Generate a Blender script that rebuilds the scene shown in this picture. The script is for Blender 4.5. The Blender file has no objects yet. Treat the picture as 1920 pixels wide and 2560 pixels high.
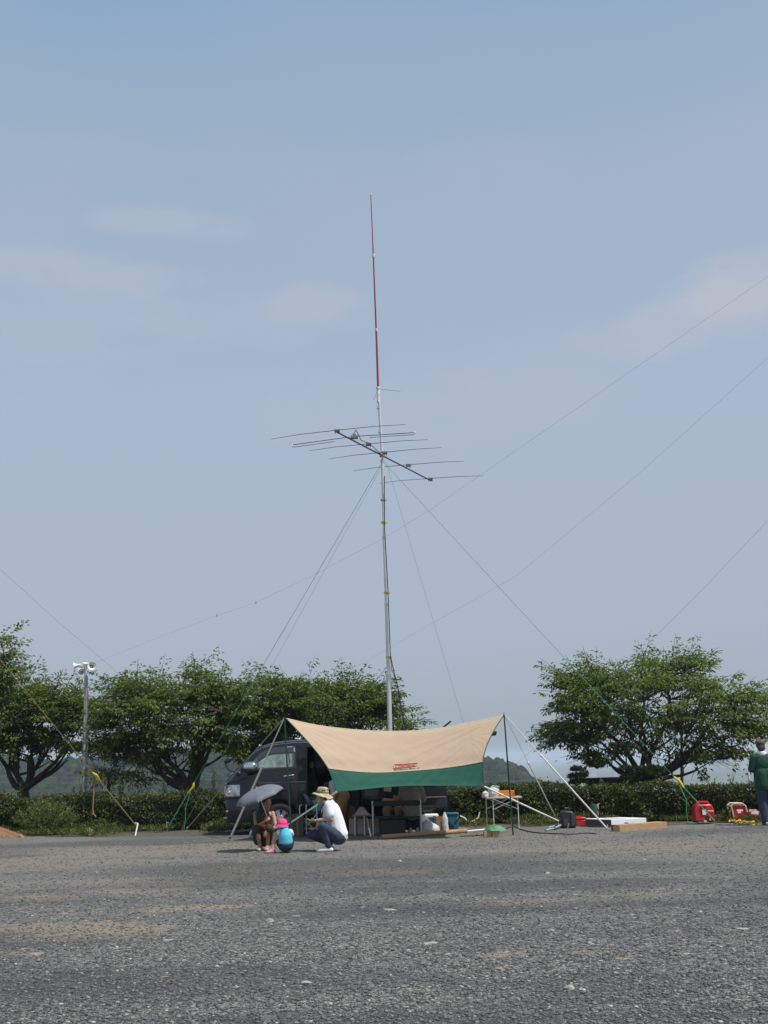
import bpy, bmesh, math, random
import numpy as np
from mathutils import Vector, Matrix, noise
SC = bpy.context.scene
COL = SC.collection
PI = math.pi
V = Vector
rng = np.random.default_rng(7)
random.seed(7)

# ------------------------------------------------------------------ camera
F, CX, CY, HZ, CAMH, ROLL = 2800.0, 960.0, 1280.0, 1895.0, 1.55, math.radians(1.5)
pitch = math.atan((HZ - CY) / F)
fwd = V((0, math.cos(pitch), math.sin(pitch)))
u0 = V((0, -math.sin(pitch), math.cos(pitch)))
r0 = V((1, 0, 0))
CR = math.cos(ROLL) * r0 - math.sin(ROLL) * u0
CU = math.sin(ROLL) * r0 + math.cos(ROLL) * u0
EYE = V((0, 0, CAMH))
cam = bpy.data.cameras.new('camera')
cam.sensor_fit = 'VERTICAL'; cam.sensor_height = 36; cam.sensor_width = 27
cam.lens = 36 * F / 2560
cam.clip_start = 0.1; cam.clip_end = 30000
camo = bpy.data.objects.new('camera', cam); COL.objects.link(camo)
M = Matrix((CR, CU, -fwd)).transposed().to_4x4(); M.translation = EYE
camo.matrix_world = M
SC.camera = camo

def ray(px, py):
    return fwd + CR * ((px - CX) / F) + CU * ((CY - py) / F)
def at(px, py, D):
    d = ray(px, py); return EYE + d * (D / d.y)
def onz(px, py, z=0.0):
    d = ray(px, py); return EYE + d * ((z - CAMH) / d.z)
gnd = onz

# ------------------------------------------------------------------ objects
ORG = {}
def tag(o, label=None, cat=None, group=None, kind=None):
    if label: o['label'] = label
    if cat: o['category'] = cat
    if group: o['group'] = group
    if kind: o['kind'] = kind
    return o
def thing(name, label, cat, base, group=None):
    o = bpy.data.objects.new(name, None); COL.objects.link(o)
    o.empty_display_size = 0.2
    o.location = base; ORG[o] = V(base)
    return tag(o, label, cat, group)

class MB:
    def __init__(s): s.v = []; s.f = []; s.mi = []
    def add(s, vs, fs, m=0):
        b = len(s.v); s.v += [V(p) for p in vs]
        s.f += [tuple(b + i for i in f) for f in fs]; s.mi += [m] * len(fs)
        return s
    def box(s, c, d, R=None, m=0):
        c = V(c); hx, hy, hz = d[0] / 2, d[1] / 2, d[2] / 2
        vs = [V((x * hx, y * hy, z * hz)) for z in (-1, 1) for y in (-1, 1) for x in (-1, 1)]
        if R is not None: vs = [R @ p for p in vs]
        return s.add([c + p for p in vs], [(0, 2, 3, 1), (4, 5, 7, 6), (0, 1, 5, 4), (2, 6, 7, 3), (0, 4, 6, 2), (1, 3, 7, 5)], m)
    def beam(s, p0, p1, w, h, up=V((0, 0, 1)), m=0):
        p0, p1 = V(p0), V(p1); d = (p1 - p0); L = d.length; d.normalize()
        a = d.cross(up)
        if a.length < 1e-4: a = d.cross(V((0, 1, 0)))
        a.normalize(); b = a.cross(d)
        R = Matrix((d, a, b)).transposed()
        return s.box((p0 + p1) / 2, (L, w, h), R, m)
    def tube(s, pts, r, n=8, caps=True, m=0):
        pts = [V(p) for p in pts]; k = len(pts)
        rs = [r] * k if not hasattr(r, '__len__') else list(r)
        vs = []; prev = None
        for i, p in enumerate(pts):
            d = (pts[min(i + 1, k - 1)] - pts[max(i - 1, 0)])
            if d.length < 1e-9: d = V((0, 0, 1))
            d.normalize()
            if prev is None:
                a = d.cross(V((0, 0, 1)))
                if a.length < 1e-3: a = d.cross(V((1, 0, 0)))
            else:
                a = prev - d * prev.dot(d)
                if a.length < 1e-4: a = d.cross(V((1, 0, 0)))
            a.normalize(); prev = a; b = d.cross(a)
            for j in range(n):
                t = 2 * PI * j / n
                vs.append(p + (a * math.cos(t) + b * math.sin(t)) * rs[i])
        fs = [(i * n + j, i * n + (j + 1) % n, (i + 1) * n + (j + 1) % n, (i + 1) * n + j) for i in range(k - 1) for j in range(n)]
        if caps: fs += [tuple(range(n))[::-1], tuple((k - 1) * n + j for j in range(n))]
        return s.add(vs, fs, m)
    def capsule(s, p0, r0, p1, r1, n=12, m=0):
        p0, p1 = V(p0), V(p1); d = p1 - p0; L = d.length
        if L < 1e-6: d = V((0, 0, 1)); L = 1e-6
        d = d / L; pts = []; rs = []
        for a in (-80, -55, -28): pts.append(p0 + d * (math.sin(math.radians(a)) * r0)); rs.append(r0 * math.cos(math.radians(a)))
        pts.append(p0); rs.append(r0)
        pts.append(p1); rs.append(r1)
        for a in (28, 55, 80): pts.append(p1 + d * (math.sin(math.radians(a)) * r1)); rs.append(r1 * math.cos(math.radians(a)))
        return s.tube(pts, rs, n, True, m)
    def ell(s, c, r, R=None, nu=14, nv=9, m=0):
        c = V(c); vs = []; fs = []
        for i in range(nv + 1):
            th = PI * i / nv
            for j in range(nu):
                ph = 2 * PI * j / nu
                p = V((r[0] * math.sin(th) * math.cos(ph), r[1] * math.sin(th) * math.sin(ph), r[2] * math.cos(th)))
                vs.append(c + (R @ p if R is not None else p))
        for i in range(nv):
            for j in range(nu):
                fs.append((i * nu + j, (i + 1) * nu + j, (i + 1) * nu + (j + 1) % nu, i * nu + (j + 1) % nu))
        return s.add(vs, fs, m)
    def lathe(s, prof, c=(0, 0, 0), axis=(0, 0, 1), n=20, m=0):
        c = V(c); ax = V(axis).normalized()
        a = ax.cross(V((0, 0, 1)))
        if a.length < 1e-3: a = V((1, 0, 0))
        a.normalize(); b = ax.cross(a)
        vs = [c + ax * z + (a * math.cos(2 * PI * j / n) + b * math.sin(2 * PI * j / n)) * r for r, z in prof for j in range(n)]
        k = len(prof)
        fs = [(i * n + j, i * n + (j + 1) % n, (i + 1) * n + (j + 1) % n, (i + 1) * n + j) for i in range(k - 1) for j in range(n)]
        return s.add(vs, fs, m)
    def prism(s, poly, d, m=0):
        """closed polygon of 3-D points swept along vector d"""
        n = len(poly); d = V(d); vs = [V(p) for p in poly] + [V(p) + d for p in poly]
        fs = [tuple(range(n))[::-1], tuple(range(n, 2 * n))] + [(i, (i + 1) % n, n + (i + 1) % n, n + i) for i in range(n)]
        return s.add(vs, fs, m)
    def grid(s, P, m=0):
        """P: rows of points"""
        k, n = len(P), len(P[0])
        return s.add([p for r in P for p in r], [(i * n + j, i * n + j + 1, (i + 1) * n + j + 1, (i + 1) * n + j) for i in range(k - 1) for j in range(n - 1)], m)
    def xf(s, Mx):
        s.v = [Mx @ p for p in s.v]; return s

def mesh_of(name, mb, org):
    me = bpy.data.meshes.new(name)
    me.from_pydata([tuple(p - org) for p in mb.v], [], mb.f); me.update()
    return me
def finish(o, mats, smooth=True, bevel=0, solid=0, fixn=True):
    me = o.data
    for m in (mats if isinstance(mats, (list, tuple)) else [mats]): me.materials.append(m)
    if fixn:
        bm = bmesh.new(); bm.from_mesh(me); bmesh.ops.recalc_face_normals(bm, faces=bm.faces); bm.to_mesh(me); bm.free()
    if smooth:
        me.polygons.foreach_set('use_smooth', [True] * len(me.polygons))
        try: me.set_sharp_from_angle(angle=math.radians(38))
        except Exception: pass
    if solid:
        md = o.modifiers.new('solid', 'SOLIDIFY'); md.thickness = solid; md.offset = 0
    if bevel:
        md = o.modifiers.new('bevel', 'BEVEL'); md.width = bevel; md.segments = 2; md.limit_method = 'ANGLE'; md.angle_limit = math.radians(40)
    return o
def part(name, mb, mats, parent, label=None, **k):
    org = ORG[parent]
    o = bpy.data.objects.new(name, mesh_of(name, mb, org)); COL.objects.link(o)
    o.parent = parent; ORG[o] = org
    if any(mb.mi): o.data.polygons.foreach_set('material_index', mb.mi)
    finish(o, mats, **k)
    if label: o['label'] = label
    return o
def single(name, mb, mats, label, cat, base=None, group=None, kind=None, **k):
    if base is None:
        base = V((sum(p.x for p in mb.v) / len(mb.v), sum(p.y for p in mb.v) / len(mb.v), min(p.z for p in mb.v)))
    base = V(base)
    o = bpy.data.objects.new(name, mesh_of(name, mb, base)); COL.objects.link(o)
    o.location = base; ORG[o] = base
    if any(mb.mi): o.data.polygons.foreach_set('material_index', mb.mi)
    finish(o, mats, **k)
    return tag(o, label, cat, group, kind)
def npmesh(name, verts, faces, mats, parent=None, base=(0, 0, 0), smooth=False):
    """numpy verts (n,3), faces (m,k)"""
    base = ORG[parent] if parent is not None else V(base)
    verts = np.asarray(verts, dtype=np.float32) - np.array(base, dtype=np.float32)
    faces = np.asarray(faces, dtype=np.int32); k = faces.shape[1]
    me = bpy.data.meshes.new(name)
    me.vertices.add(len(verts)); me.vertices.foreach_set('co', verts.ravel())
    me.loops.add(faces.size); me.loops.foreach_set('vertex_index', faces.ravel())
    me.polygons.add(len(faces)); me.polygons.foreach_set('loop_start', np.arange(0, faces.size, k, dtype=np.int32))
    me.polygons.foreach_set('loop_total', np.full(len(faces), k, dtype=np.int32))
    if smooth: me.polygons.foreach_set('use_smooth', [True] * len(faces))
    me.update(calc_edges=True); me.validate()
    for m in (mats if isinstance(mats, (list, tuple)) else [mats]): me.materials.append(m)
    o = bpy.data.objects.new(name, me); COL.objects.link(o)
    if parent is not None: o.parent = parent
    else: o.location = base
    ORG[o] = base
    return o
def bake(mb, voxel=0.008, smooth=4, fac=0.5):
    """union of closed shapes -> one continuous smooth surface (returns MB)"""
    me = mesh_of('tmp', mb, V((0, 0, 0))); o = bpy.data.objects.new('tmp', me); COL.objects.link(o)
    r = o.modifiers.new('r', 'REMESH'); r.mode = 'VOXEL'; r.voxel_size = voxel; r.use_smooth_shade = True
    if smooth:
        q = o.modifiers.new('s', 'SMOOTH'); q.factor = fac; q.iterations = smooth
    dg = bpy.context.evaluated_depsgraph_get(); dg.update()
    m2 = bpy.data.meshes.new_from_object(o.evaluated_get(dg))
    out = MB(); out.v = [v.co.copy() for v in m2.vertices]; out.f = [tuple(p.vertices) for p in m2.polygons]; out.mi = [0] * len(out.f)
    bpy.data.objects.remove(o); bpy.data.meshes.remove(me); bpy.data.meshes.remove(m2)
    return out

# ------------------------------------------------------------------ materials
def nmat(name):
    m = bpy.data.materials.new(name); m.use_nodes = True
    nt = m.node_tree; b = nt.nodes['Principled BSDF']
    return m, nt, b
def N(nt, t, **kw):
    n = nt.nodes.new(t)
    for k, v in kw.items(): setattr(n, k, v)
    return n
def mix_rgb(nt, fac, a, b, blend='MIX'):
    n = N(nt, 'ShaderNodeMix', data_type='RGBA', blend_type=blend)
    for i, x in ((0, fac), (6, a), (7, b)):
        if hasattr(x, 'links'): nt.links.new(x, n.inputs[i])
        elif i == 0: n.inputs[0].default_value = x
        else: n.inputs[i].default_value = tuple(x) + (1,) if len(x) == 3 else x
    return n.outputs[2]
def math_n(nt, op, a, b=None, clamp=False):
    n = N(nt, 'ShaderNodeMath', operation=op, use_clamp=clamp)
    for i, x in ((0, a), (1, b)):
        if x is None: continue
        if hasattr(x, 'links'): nt.links.new(x, n.inputs[i])
        else: n.inputs[i].default_value = x
    return n.outputs[0]
def ramp(nt, src, stops, interp='LINEAR'):
    n = N(nt, 'ShaderNodeValToRGB'); e = n.color_ramp.elements; n.color_ramp.interpolation = interp
    while len(e) < len(stops): e.new(0.5)
    for i, (p, c) in enumerate(stops):
        e[i].position = p
        e[i].color = (c, c, c, 1) if not hasattr(c, '__len__') else tuple(c) + (1,)
    nt.links.new(src, n.inputs[0]); return n.outputs[0]
def noise_n(nt, scale, detail=3, rough=0.55, vec=None, out='Fac', dist=0):
    n = N(nt, 'ShaderNodeTexNoise'); n.inputs['Scale'].default_value = scale; n.inputs['Detail'].default_value = detail
    n.inputs['Roughness'].default_value = rough; n.inputs['Distortion'].default_value = dist
    if vec is not None: nt.links.new(vec, n.inputs['Vector'])
    return n.outputs[out]
def coords(nt, scale=(1, 1, 1), out='Object'):
    tc = N(nt, 'ShaderNodeTexCoord'); mp = N(nt, 'ShaderNodeMapping'); mp.inputs['Scale'].default_value = scale
    nt.links.new(tc.outputs[out], mp.inputs[0]); return mp.outputs[0]
def bump(nt, b, h, strength=0.3, dist=0.01):
    n = N(nt, 'ShaderNodeBump'); n.inputs['Strength'].default_value = strength; n.inputs['Distance'].default_value = dist
    nt.links.new(h, n.inputs['Height']); nt.links.new(n.outputs[0], b.inputs['Normal'])
_mc = {}
def mat(name, c, rough=0.6, metal=0.0, var=0.15, scale=9, bmp=0.15, coat=0.0, spec=0.5, trans=0.0, bscale=None):
    if name in _mc: return _mc[name]
    m, nt, b = nmat(name)
    co = coords(nt)
    f = noise_n(nt, scale, 4, 0.6, co)
    c = tuple(c)
    lo = tuple(max(0, x * (1 - var)) for x in c); hi = tuple(min(1, x * (1 + var)) for x in c)
    nt.links.new(mix_rgb(nt, ramp(nt, f, [(0.3, 0.0), (0.7, 1.0)]), lo, hi), b.inputs['Base Color'])
    b.inputs['Roughness'].default_value = rough; b.inputs['Metallic'].default_value = metal
    b.inputs['Coat Weight'].default_value = coat; b.inputs['Coat Roughness'].default_value = 0.05
    b.inputs['Specular IOR Level'].default_value = spec
    if bmp: bump(nt, b, noise_n(nt, bscale or scale * 5, 3, 0.6, co), bmp, 0.01)
    if trans:
        t = N(nt, 'ShaderNodeBsdfTranslucent'); t.inputs[0].default_value = c + (1,)
        x = N(nt, 'ShaderNodeMixShader'); x.inputs[0].default_value = trans
        nt.links.new(b.outputs[0], x.inputs[1]); nt.links.new(t.outputs[0], x.inputs[2])
        nt.links.new(x.outputs[0], nt.nodes['Material Output'].inputs[0])
    _mc[name] = m
    return m
def leafmat(name, c1, c2, trans=0.35, rough=0.5, c3=None):
    """foliage: colour varies leaf by leaf and clump by clump"""
    m, nt, b = nmat(name)
    g = N(nt, 'ShaderNodeNewGeometry')
    f = noise_n(nt, 1.3, 2, 0.5, coords(nt))
    s = math_n(nt, 'ADD', math_n(nt, 'MULTIPLY', g.outputs['Random Per Island'], 0.6), math_n(nt, 'MULTIPLY', f, 0.5))
    st = [(0.2, c1), (0.8, c2)]
    if c3: st.append((0.97, c3))
    col = ramp(nt, s, st)
    nt.links.new(col, b.inputs['Base Color']); b.inputs['Roughness'].default_value = rough; b.inputs['Specular IOR Level'].default_value = 0.25
    t = N(nt, 'ShaderNodeBsdfTranslucent')
    nt.links.new(mix_rgb(nt, 1.0, col, (1.0, 1.15, 0.55), 'MULTIPLY'), t.inputs[0])
    x = N(nt, 'ShaderNodeMixShader'); x.inputs[0].default_value = trans
    nt.links.new(b.outputs[0], x.inputs[1]); nt.links.new(t.outputs[0], x.inputs[2])
    nt.links.new(x.outputs[0], nt.nodes['Material Output'].inputs[0])
    return m

# ------------------------------------------------------------------ light and sky
SUN_EL, SUN_AZ = math.radians(60), math.radians(119)     # azimuth clockwise from +Y: right and behind the camera
to_sun = V((math.sin(SUN_AZ) * math.cos(SUN_EL), math.cos(SUN_AZ) * math.cos(SUN_EL), math.sin(SUN_EL)))
sl = bpy.data.lights.new('sun', 'SUN'); sl.energy = 4.3; sl.angle = math.radians(0.6); sl.color = (1.0, 0.95, 0.86)
so = bpy.data.objects.new('sun', sl); COL.objects.link(so)
so.rotation_euler = (-to_sun).to_track_quat('-Z', 'Y').to_euler(); so.location = (30, -30, 60)

w = bpy.data.worlds.new('World'); SC.world = w; w.use_nodes = True
nt = w.node_tree; bg = nt.nodes['Background']; bg.inputs[1].default_value = 0.1
sky = N(nt, 'ShaderNodeTexSky', sky_type='NISHITA'); sky.sun_disc = False
sky.sun_elevation = SUN_EL; sky.sun_rotation = SUN_AZ; sky.altitude = 60; sky.air_density = 1.0; sky.dust_density = 2.5; sky.ozone_density = 1.0
tc = N(nt, 'ShaderNodeTexCoord')
sp = N(nt, 'ShaderNodeSeparateXYZ'); nt.links.new(tc.outputs['Generated'], sp.inputs[0])
# summer haze: thick near the horizon, thinner overhead
hz = ramp(nt, sp.outputs['Z'], [(0.0, (3.65, 4.25, 5.05)), (0.12, (4.2, 4.88, 5.95)), (0.30, (4.3, 5.18, 6.5)), (0.50, (3.62, 4.88, 6.35)), (0.62, (2.75, 4.25, 6.25)), (1.0, (2.1, 3.4, 6.0))])
base = mix_rgb(nt, 0.82, sky.outputs[0], hz)
# thin cumulus veils seen through the haze
mp = N(nt, 'ShaderNodeMapping'); mp.inputs['Scale'].default_value = (1.0, 1.0, 2.6); mp.inputs['Location'].default_value = (0.37, 0.2, 0.11)
nt.links.new(tc.outputs['Generated'], mp.inputs[0])
n1 = noise_n(nt, 3.1, 7, 0.52, mp.outputs[0], dist=0.25)
c1 = ramp(nt, n1, [(0.50, 0.0), (0.66, 1.0)])
n2 = noise_n(nt, 1.3, 3, 0.5, mp.outputs[0])
band = ramp(nt, sp.outputs['Z'], [(0.08, 0.0), (0.25, 1.0), (0.5, 1.0), (0.62, 0.25)])
fac = math_n(nt, 'MULTIPLY', math_n(nt, 'MULTIPLY', c1, band), 0.10)
fac2 = math_n(nt, 'MULTIPLY', ramp(nt, n2, [(0.42, 0.0), (0.62, 1.0)]), 0.20)
cl = mix_rgb(nt, fac2, base, (4.5, 5.0, 6.0))
cl = mix_rgb(nt, fac, cl, (5.2, 5.4, 6.1))
nt.links.new(cl, bg.inputs[0])

SC.render.engine = 'CYCLES'
SC.view_settings.view_transform = 'Standard'; SC.view_settings.look = 'None'; SC.view_settings.gamma = 1.0; SC.view_settings.exposure = 0.0
SC.cycles.use_denoising = True
SC.cycles.max_bounces = 6; SC.cycles.volume_bounces = 1; SC.cycles.transparent_max_bounces = 12
SC.cycles.sample_clamp_indirect = 6
# clouds standing where the photograph has them: soft banks given by their bearing in the sky
def cloud_bank(cl, px, py, wx, wy, amt, tilt=0.0):
    d = ray(px, py).normalized(); r_ = d.cross(V((0, 0, 1))).normalized(); u_ = r_.cross(d)
    r2 = r_ * math.cos(tilt) + u_ * math.sin(tilt); u2 = u_ * math.cos(tilt) - r_ * math.sin(tilt)
    def dotn(v):
        n = N(nt, 'ShaderNodeVectorMath', operation='DOT_PRODUCT'); nt.links.new(tc.outputs['Generated'], n.inputs[0]); n.inputs[1].default_value = v; return n.outputs['Value']
    a = math_n(nt, 'DIVIDE', dotn(r2), wx / F); b_ = math_n(nt, 'DIVIDE', dotn(u2), wy / F)
    q = math_n(nt, 'ADD', math_n(nt, 'MULTIPLY', a, a), math_n(nt, 'MULTIPLY', b_, b_))
    q = math_n(nt, 'ADD', q, math_n(nt, 'MULTIPLY', math_n(nt, 'SUBTRACT', ncl, 0.5), 6.0))
    m = math_n(nt, 'MULTIPLY', math_n(nt, 'MULTIPLY', ramp(nt, math_n(nt, 'MULTIPLY', q, 0.42), [(0.0, 1.0), (1.0, 0.0)], 'EASE'), math_n(nt, 'GREATER_THAN', dotn(d), 0.0)), amt)
    return mix_rgb(nt, m, cl, (5.35, 5.5, 6.1))
ncl = noise_n(nt, 11.0, 8, .6, mp.outputs[0], dist=.3)
for a in ((440, 560, 140, 30, .26, 0), (160, 665, 230, 40, .30, 0), (120, 790, 260, 110, .16, 0), (770, 755, 80, 45, .24, .15), (620, 800, 220, 60, .14, .1), (1740, 790, 200, 70, .34, .12), (1860, 705, 110, 60, .42, .1), (1330, 970, 200, 80, .12, 0), (1000, 1030, 300, 80, .10, 0)):
    cl = cloud_bank(cl, *a)
nt.links.new(cl, bg.inputs[0])
# ================================================================== SETTING
def smooth01(t): t = np.clip(t, 0, 1); return t * t * (3 - 2 * t)
# hill crest seen over the hedge: photo bearing -> crest height (at ~620 m)
RD = 640.0
crest_px = [(-900, 1905), (-300, 1893), (0, 1900), (120, 1906), (230, 1890), (420, 1884), (600, 1872), (900, 1860), (1100, 1868), (1215, 1888), (1290, 1912), (1340, 1936), (1400, 1962), (1470, 1992), (1560, 2022), (1700, 2060)]
_cb = []; _cz = []
for px, py in crest_px:
    p = at(px, py, RD); _cb.append(p.x / p.y); _cz.append(p.z - 7.0)
PLAIN = -52.0
def hill_h(x, y):
    d = np.sqrt(x * x + y * y); b = x / np.maximum(y, 1.0)
    cz = np.interp(b, _cb, _cz)
    up = smooth01((d - 250) / (RD - 250)); dn = 1 - smooth01((d - RD) / 700)
    prof = np.where(d < RD, up ** 0.8, dn)
    wav = 3.0 * np.sin(x * 0.021 + 1.3) * np.sin(y * 0.017) + 2.0 * np.sin(x * 0.05 + y * 0.03)
    return PLAIN + np.maximum(cz - PLAIN, 0) * prof + wav * prof * (d < RD + 200) * 0.7
def terr(x, y):
    site = -0.03
    h = np.where(y > 60, hill_h(x, y), PLAIN)
    r = np.maximum(y - 42, np.maximum(np.abs(x) - 90, -y - 120))
    t = smooth01(r / 110.0)
    return site * (1 - t) + h * t
ys = np.concatenate([np.arange(-260, -60, 25), np.arange(-60, 60, 6), np.arange(60, 1500, 14), np.geomspace(1500, 9000, 26)])
xs = np.concatenate([-np.geomspace(9000, 620, 16), np.arange(-600, -90, 16), np.arange(-90, 90, 8), np.arange(90, 500, 16), np.geomspace(500, 9000, 16)])
XX, YY = np.meshgrid(xs, ys); ZZ = terr(XX, YY)
nx = len(xs); ny = len(ys)
idx = np.arange(nx * ny).reshape(ny, nx)
fq = np.stack([idx[:-1, :-1], idx[:-1, 1:], idx[1:, 1:], idx[1:, :-1]], -1).reshape(-1, 4)
m_terr, nt, b = nmat('terrain_soil_and_fields')
co = coords(nt)
nf = noise_n(nt, 0.9, 5, 0.6, co); nfar = noise_n(nt, 0.012, 4, 0.6, co)
near = ramp(nt, nf, [(0.3, (0.055, 0.06, 0.03)), (0.55, (0.10, 0.085, 0.055)), (0.75, (0.05, 0.075, 0.025))])
far = ramp(nt, nfar, [(0.35, (0.05, 0.075, 0.035)), (0.55, (0.09, 0.10, 0.06)), (0.7, (0.17, 0.165, 0.15))])
g = N(nt, 'ShaderNodeNewGeometry'); sx = N(nt, 'ShaderNodeSeparateXYZ'); nt.links.new(g.outputs['Position'], sx.inputs[0])
nt.links.new(mix_rgb(nt, math_n(nt, 'GREATER_THAN', sx.outputs['Y'], 150.0), near, far), b.inputs['Base Color'])
b.inputs['Roughness'].default_value = 0.95; bump(nt, b, nf, 0.4, 0.03)
terrain = npmesh('terrain', np.stack([XX.ravel(), YY.ravel(), ZZ.ravel()], -1), fq, m_terr, smooth=True)
tag(terrain, 'low green ground falling away behind the hedge to a hazy plain', 'terrain', kind='structure')

# gravel lot -------------------------------------------------------------
m_grav, nt, b = nmat('grey_gravel')
co = coords(nt)
def vor(scale, out='Color', feat='F1', rnd=1.0, vec=None):
    n = N(nt, 'ShaderNodeTexVoronoi', feature=feat); n.inputs['Scale'].default_value = scale; n.inputs['Randomness'].default_value = rnd
    nt.links.new(vec if vec is not None else co, n.inputs['Vector']); return n.outputs[out]
wob = noise_n(nt, 30, 2, 0.5, co, 'Color')
vm = N(nt, 'ShaderNodeVectorMath', operation='MULTIPLY_ADD'); nt.links.new(wob, vm.inputs[0]); vm.inputs[1].default_value = (0.02, 0.02, 0.0); nt.links.new(co, vm.inputs[2])
cw = vm.outputs[0]
def grey(c): 
    n = N(nt, 'ShaderNodeSeparateColor'); nt.links.new(c, n.inputs[0]); return n.outputs[0], n.outputs[1], n.outputs[2]
r1, g1, b1 = grey(vor(75, vec=cw)); r2, g2, b2 = grey(vor(40, vec=cw)); r3, g3, b3 = grey(vor(9, vec=cw))
stone = ramp(nt, r1, [(0.0, (0.038, 0.038, 0.038)), (0.35, (0.105, 0.105, 0.102)), (0.7, (0.195, 0.192, 0.182)), (0.92, (0.35, 0.335, 0.30)), (1.0, (0.56, 0.535, 0.48))])
stone2 = ramp(nt, r2, [(0.0, (0.048, 0.048, 0.048)), (0.4, (0.115, 0.115, 0.112)), (0.8, (0.205, 0.20, 0.188)), (0.95, (0.37, 0.352, 0.315)), (1.0, (0.54, 0.515, 0.465))])
c = mix_rgb(nt, math_n(nt, 'GREATER_THAN', g2, 0.62), stone, stone2)
r4, g4, b4 = grey(vor(26, vec=cw)); sz4 = math_n(nt, 'LESS_THAN', vor(26, 'Distance', vec=cw), 0.42)
c = mix_rgb(nt, math_n(nt, 'MULTIPLY', math_n(nt, 'MULTIPLY', math_n(nt, 'GREATER_THAN', r4, 0.80), sz4), 0.8), c, mix_rgb(nt, g4, (0.17, 0.165, 0.15), (0.48, 0.455, 0.40)))
c = mix_rgb(nt, math_n(nt, 'MULTIPLY', math_n(nt, 'MULTIPLY', math_n(nt, 'LESS_THAN', r4, 0.12), sz4), 0.8), c, (0.03, 0.03, 0.031))
big = ramp(nt, r3, [(0.955, 0.0), (0.96, 1.0)], 'CONSTANT')
c = mix_rgb(nt, math_n(nt, 'MULTIPLY', big, 0.4), c, (0.30, 0.285, 0.25))
# paler tan grey tone over the stones, stronger with distance
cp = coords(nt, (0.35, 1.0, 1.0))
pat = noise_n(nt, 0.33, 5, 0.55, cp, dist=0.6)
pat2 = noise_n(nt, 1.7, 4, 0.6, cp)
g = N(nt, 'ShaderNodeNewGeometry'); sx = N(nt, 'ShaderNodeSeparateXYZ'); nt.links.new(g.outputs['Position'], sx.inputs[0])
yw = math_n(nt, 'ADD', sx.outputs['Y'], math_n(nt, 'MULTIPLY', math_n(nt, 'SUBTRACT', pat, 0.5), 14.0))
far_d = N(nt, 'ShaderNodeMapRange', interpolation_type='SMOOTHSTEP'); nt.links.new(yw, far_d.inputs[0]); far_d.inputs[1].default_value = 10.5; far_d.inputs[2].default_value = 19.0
far_tone = mix_rgb(nt, pat2, (0.185, 0.178, 0.158), (0.285, 0.270, 0.234))
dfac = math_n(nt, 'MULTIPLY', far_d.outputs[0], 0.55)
c = mix_rgb(nt, dfac, c, far_tone)
tanp = ramp(nt, noise_n(nt, 0.62, 4, 0.6, coords(nt, (0.28, 1.0, 1.0)), dist=0.3), [(0.62, 0.0), (0.68, 1.0)])
c = mix_rgb(nt, math_n(nt, 'MULTIPLY', tanp, 0.62), c, (0.27, 0.225, 0.165))
def dirt_patch(c, px, py, wx, wy, amt, col=(0.33, 0.275, 0.20)):
    p = gnd(px, py); hx = (gnd(px + wx, py) - p).length; hy = abs(gnd(px, py - wy).y - gnd(px, py + wy).y) / 2
    a = math_n(nt, 'DIVIDE', math_n(nt, 'SUBTRACT', sx.outputs['X'], p.x), hx); b_ = math_n(nt, 'DIVIDE', math_n(nt, 'SUBTRACT', sx.outputs['Y'], p.y), hy)
    q = math_n(nt, 'ADD', math_n(nt, 'ADD', math_n(nt, 'MULTIPLY', a, a), math_n(nt, 'MULTIPLY', b_, b_)), math_n(nt, 'MULTIPLY', math_n(nt, 'SUBTRACT', pat3, 0.5), 3.0))
    return mix_rgb(nt, math_n(nt, 'MULTIPLY', ramp(nt, q, [(0.25, 1.0), (0.95, 0.0)]), amt), c, col)
pat3 = noise_n(nt, 3.2, 5, .65, coords(nt, (.45, 1, 1)))
for a_ in ((90, 2246, 150, 9, 1.0), (350, 2226, 130, 8, .85), (480, 2270, 180, 9, .8), (180, 2322, 300, 20, .75), (960, 2180, 190, 10, .75), (420, 2200, 400, 8, .4), (620, 2175, 260, 14, .3), (1260, 2388, 90, 7, .7), (1470, 2380, 60, 6, .6), (60, 2384, 70, 7, .6), (880, 2100, 500, 16, .35), (1500, 2120, 500, 16, .3), (200, 2140, 420, 30, .35)): c = dirt_patch(c, *a_)
for a_ in ((1250, 2215, 620, 22, .62), (1000, 2285, 500, 16, .45), (500, 2450, 700, 50, .5), (1500, 2460, 500, 50, .45), (1050, 2545, 1100, 45, .4)): c = dirt_patch(c, *a_, col=(0.060, 0.061, 0.063))
drk = ramp(nt, pat, [(0.40, 1.0), (0.52, 0.0)])
c = mix_rgb(nt, math_n(nt, 'MULTIPLY', drk, 0.50), c, (0.050, 0.052, 0.056))
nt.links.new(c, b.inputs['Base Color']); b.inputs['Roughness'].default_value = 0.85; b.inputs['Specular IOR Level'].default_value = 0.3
h = math_n(nt, 'ADD', math_n(nt, 'MULTIPLY', vor(75, 'Distance', vec=cw), -1.0), math_n(nt, 'MULTIPLY', vor(40, 'Distance', vec=cw), -0.9))
h = math_n(nt, 'ADD', h, math_n(nt, 'MULTIPLY', pat2, 0.5))
bump(nt, b, h, 0.75, 0.03)
EDGE = [(-500, 2104), (0, 2095), (300, 2090), (560, 2082), (900, 2070), (1250, 2066), (1500, 2068), (1750, 2062), (1920, 2056), (2500, 2040)]
_ex = [gnd(*p).x for p in EDGE]; _ey = [gnd(*p).y for p in EDGE]
def edge_y(x): return float(np.interp(x, _ex, _ey)) + 0.25 * math.sin(x * 2.1) + 0.18 * math.sin(x * 5.3 + 1)
gx = np.arange(-45, 45.01, 0.3)
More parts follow.
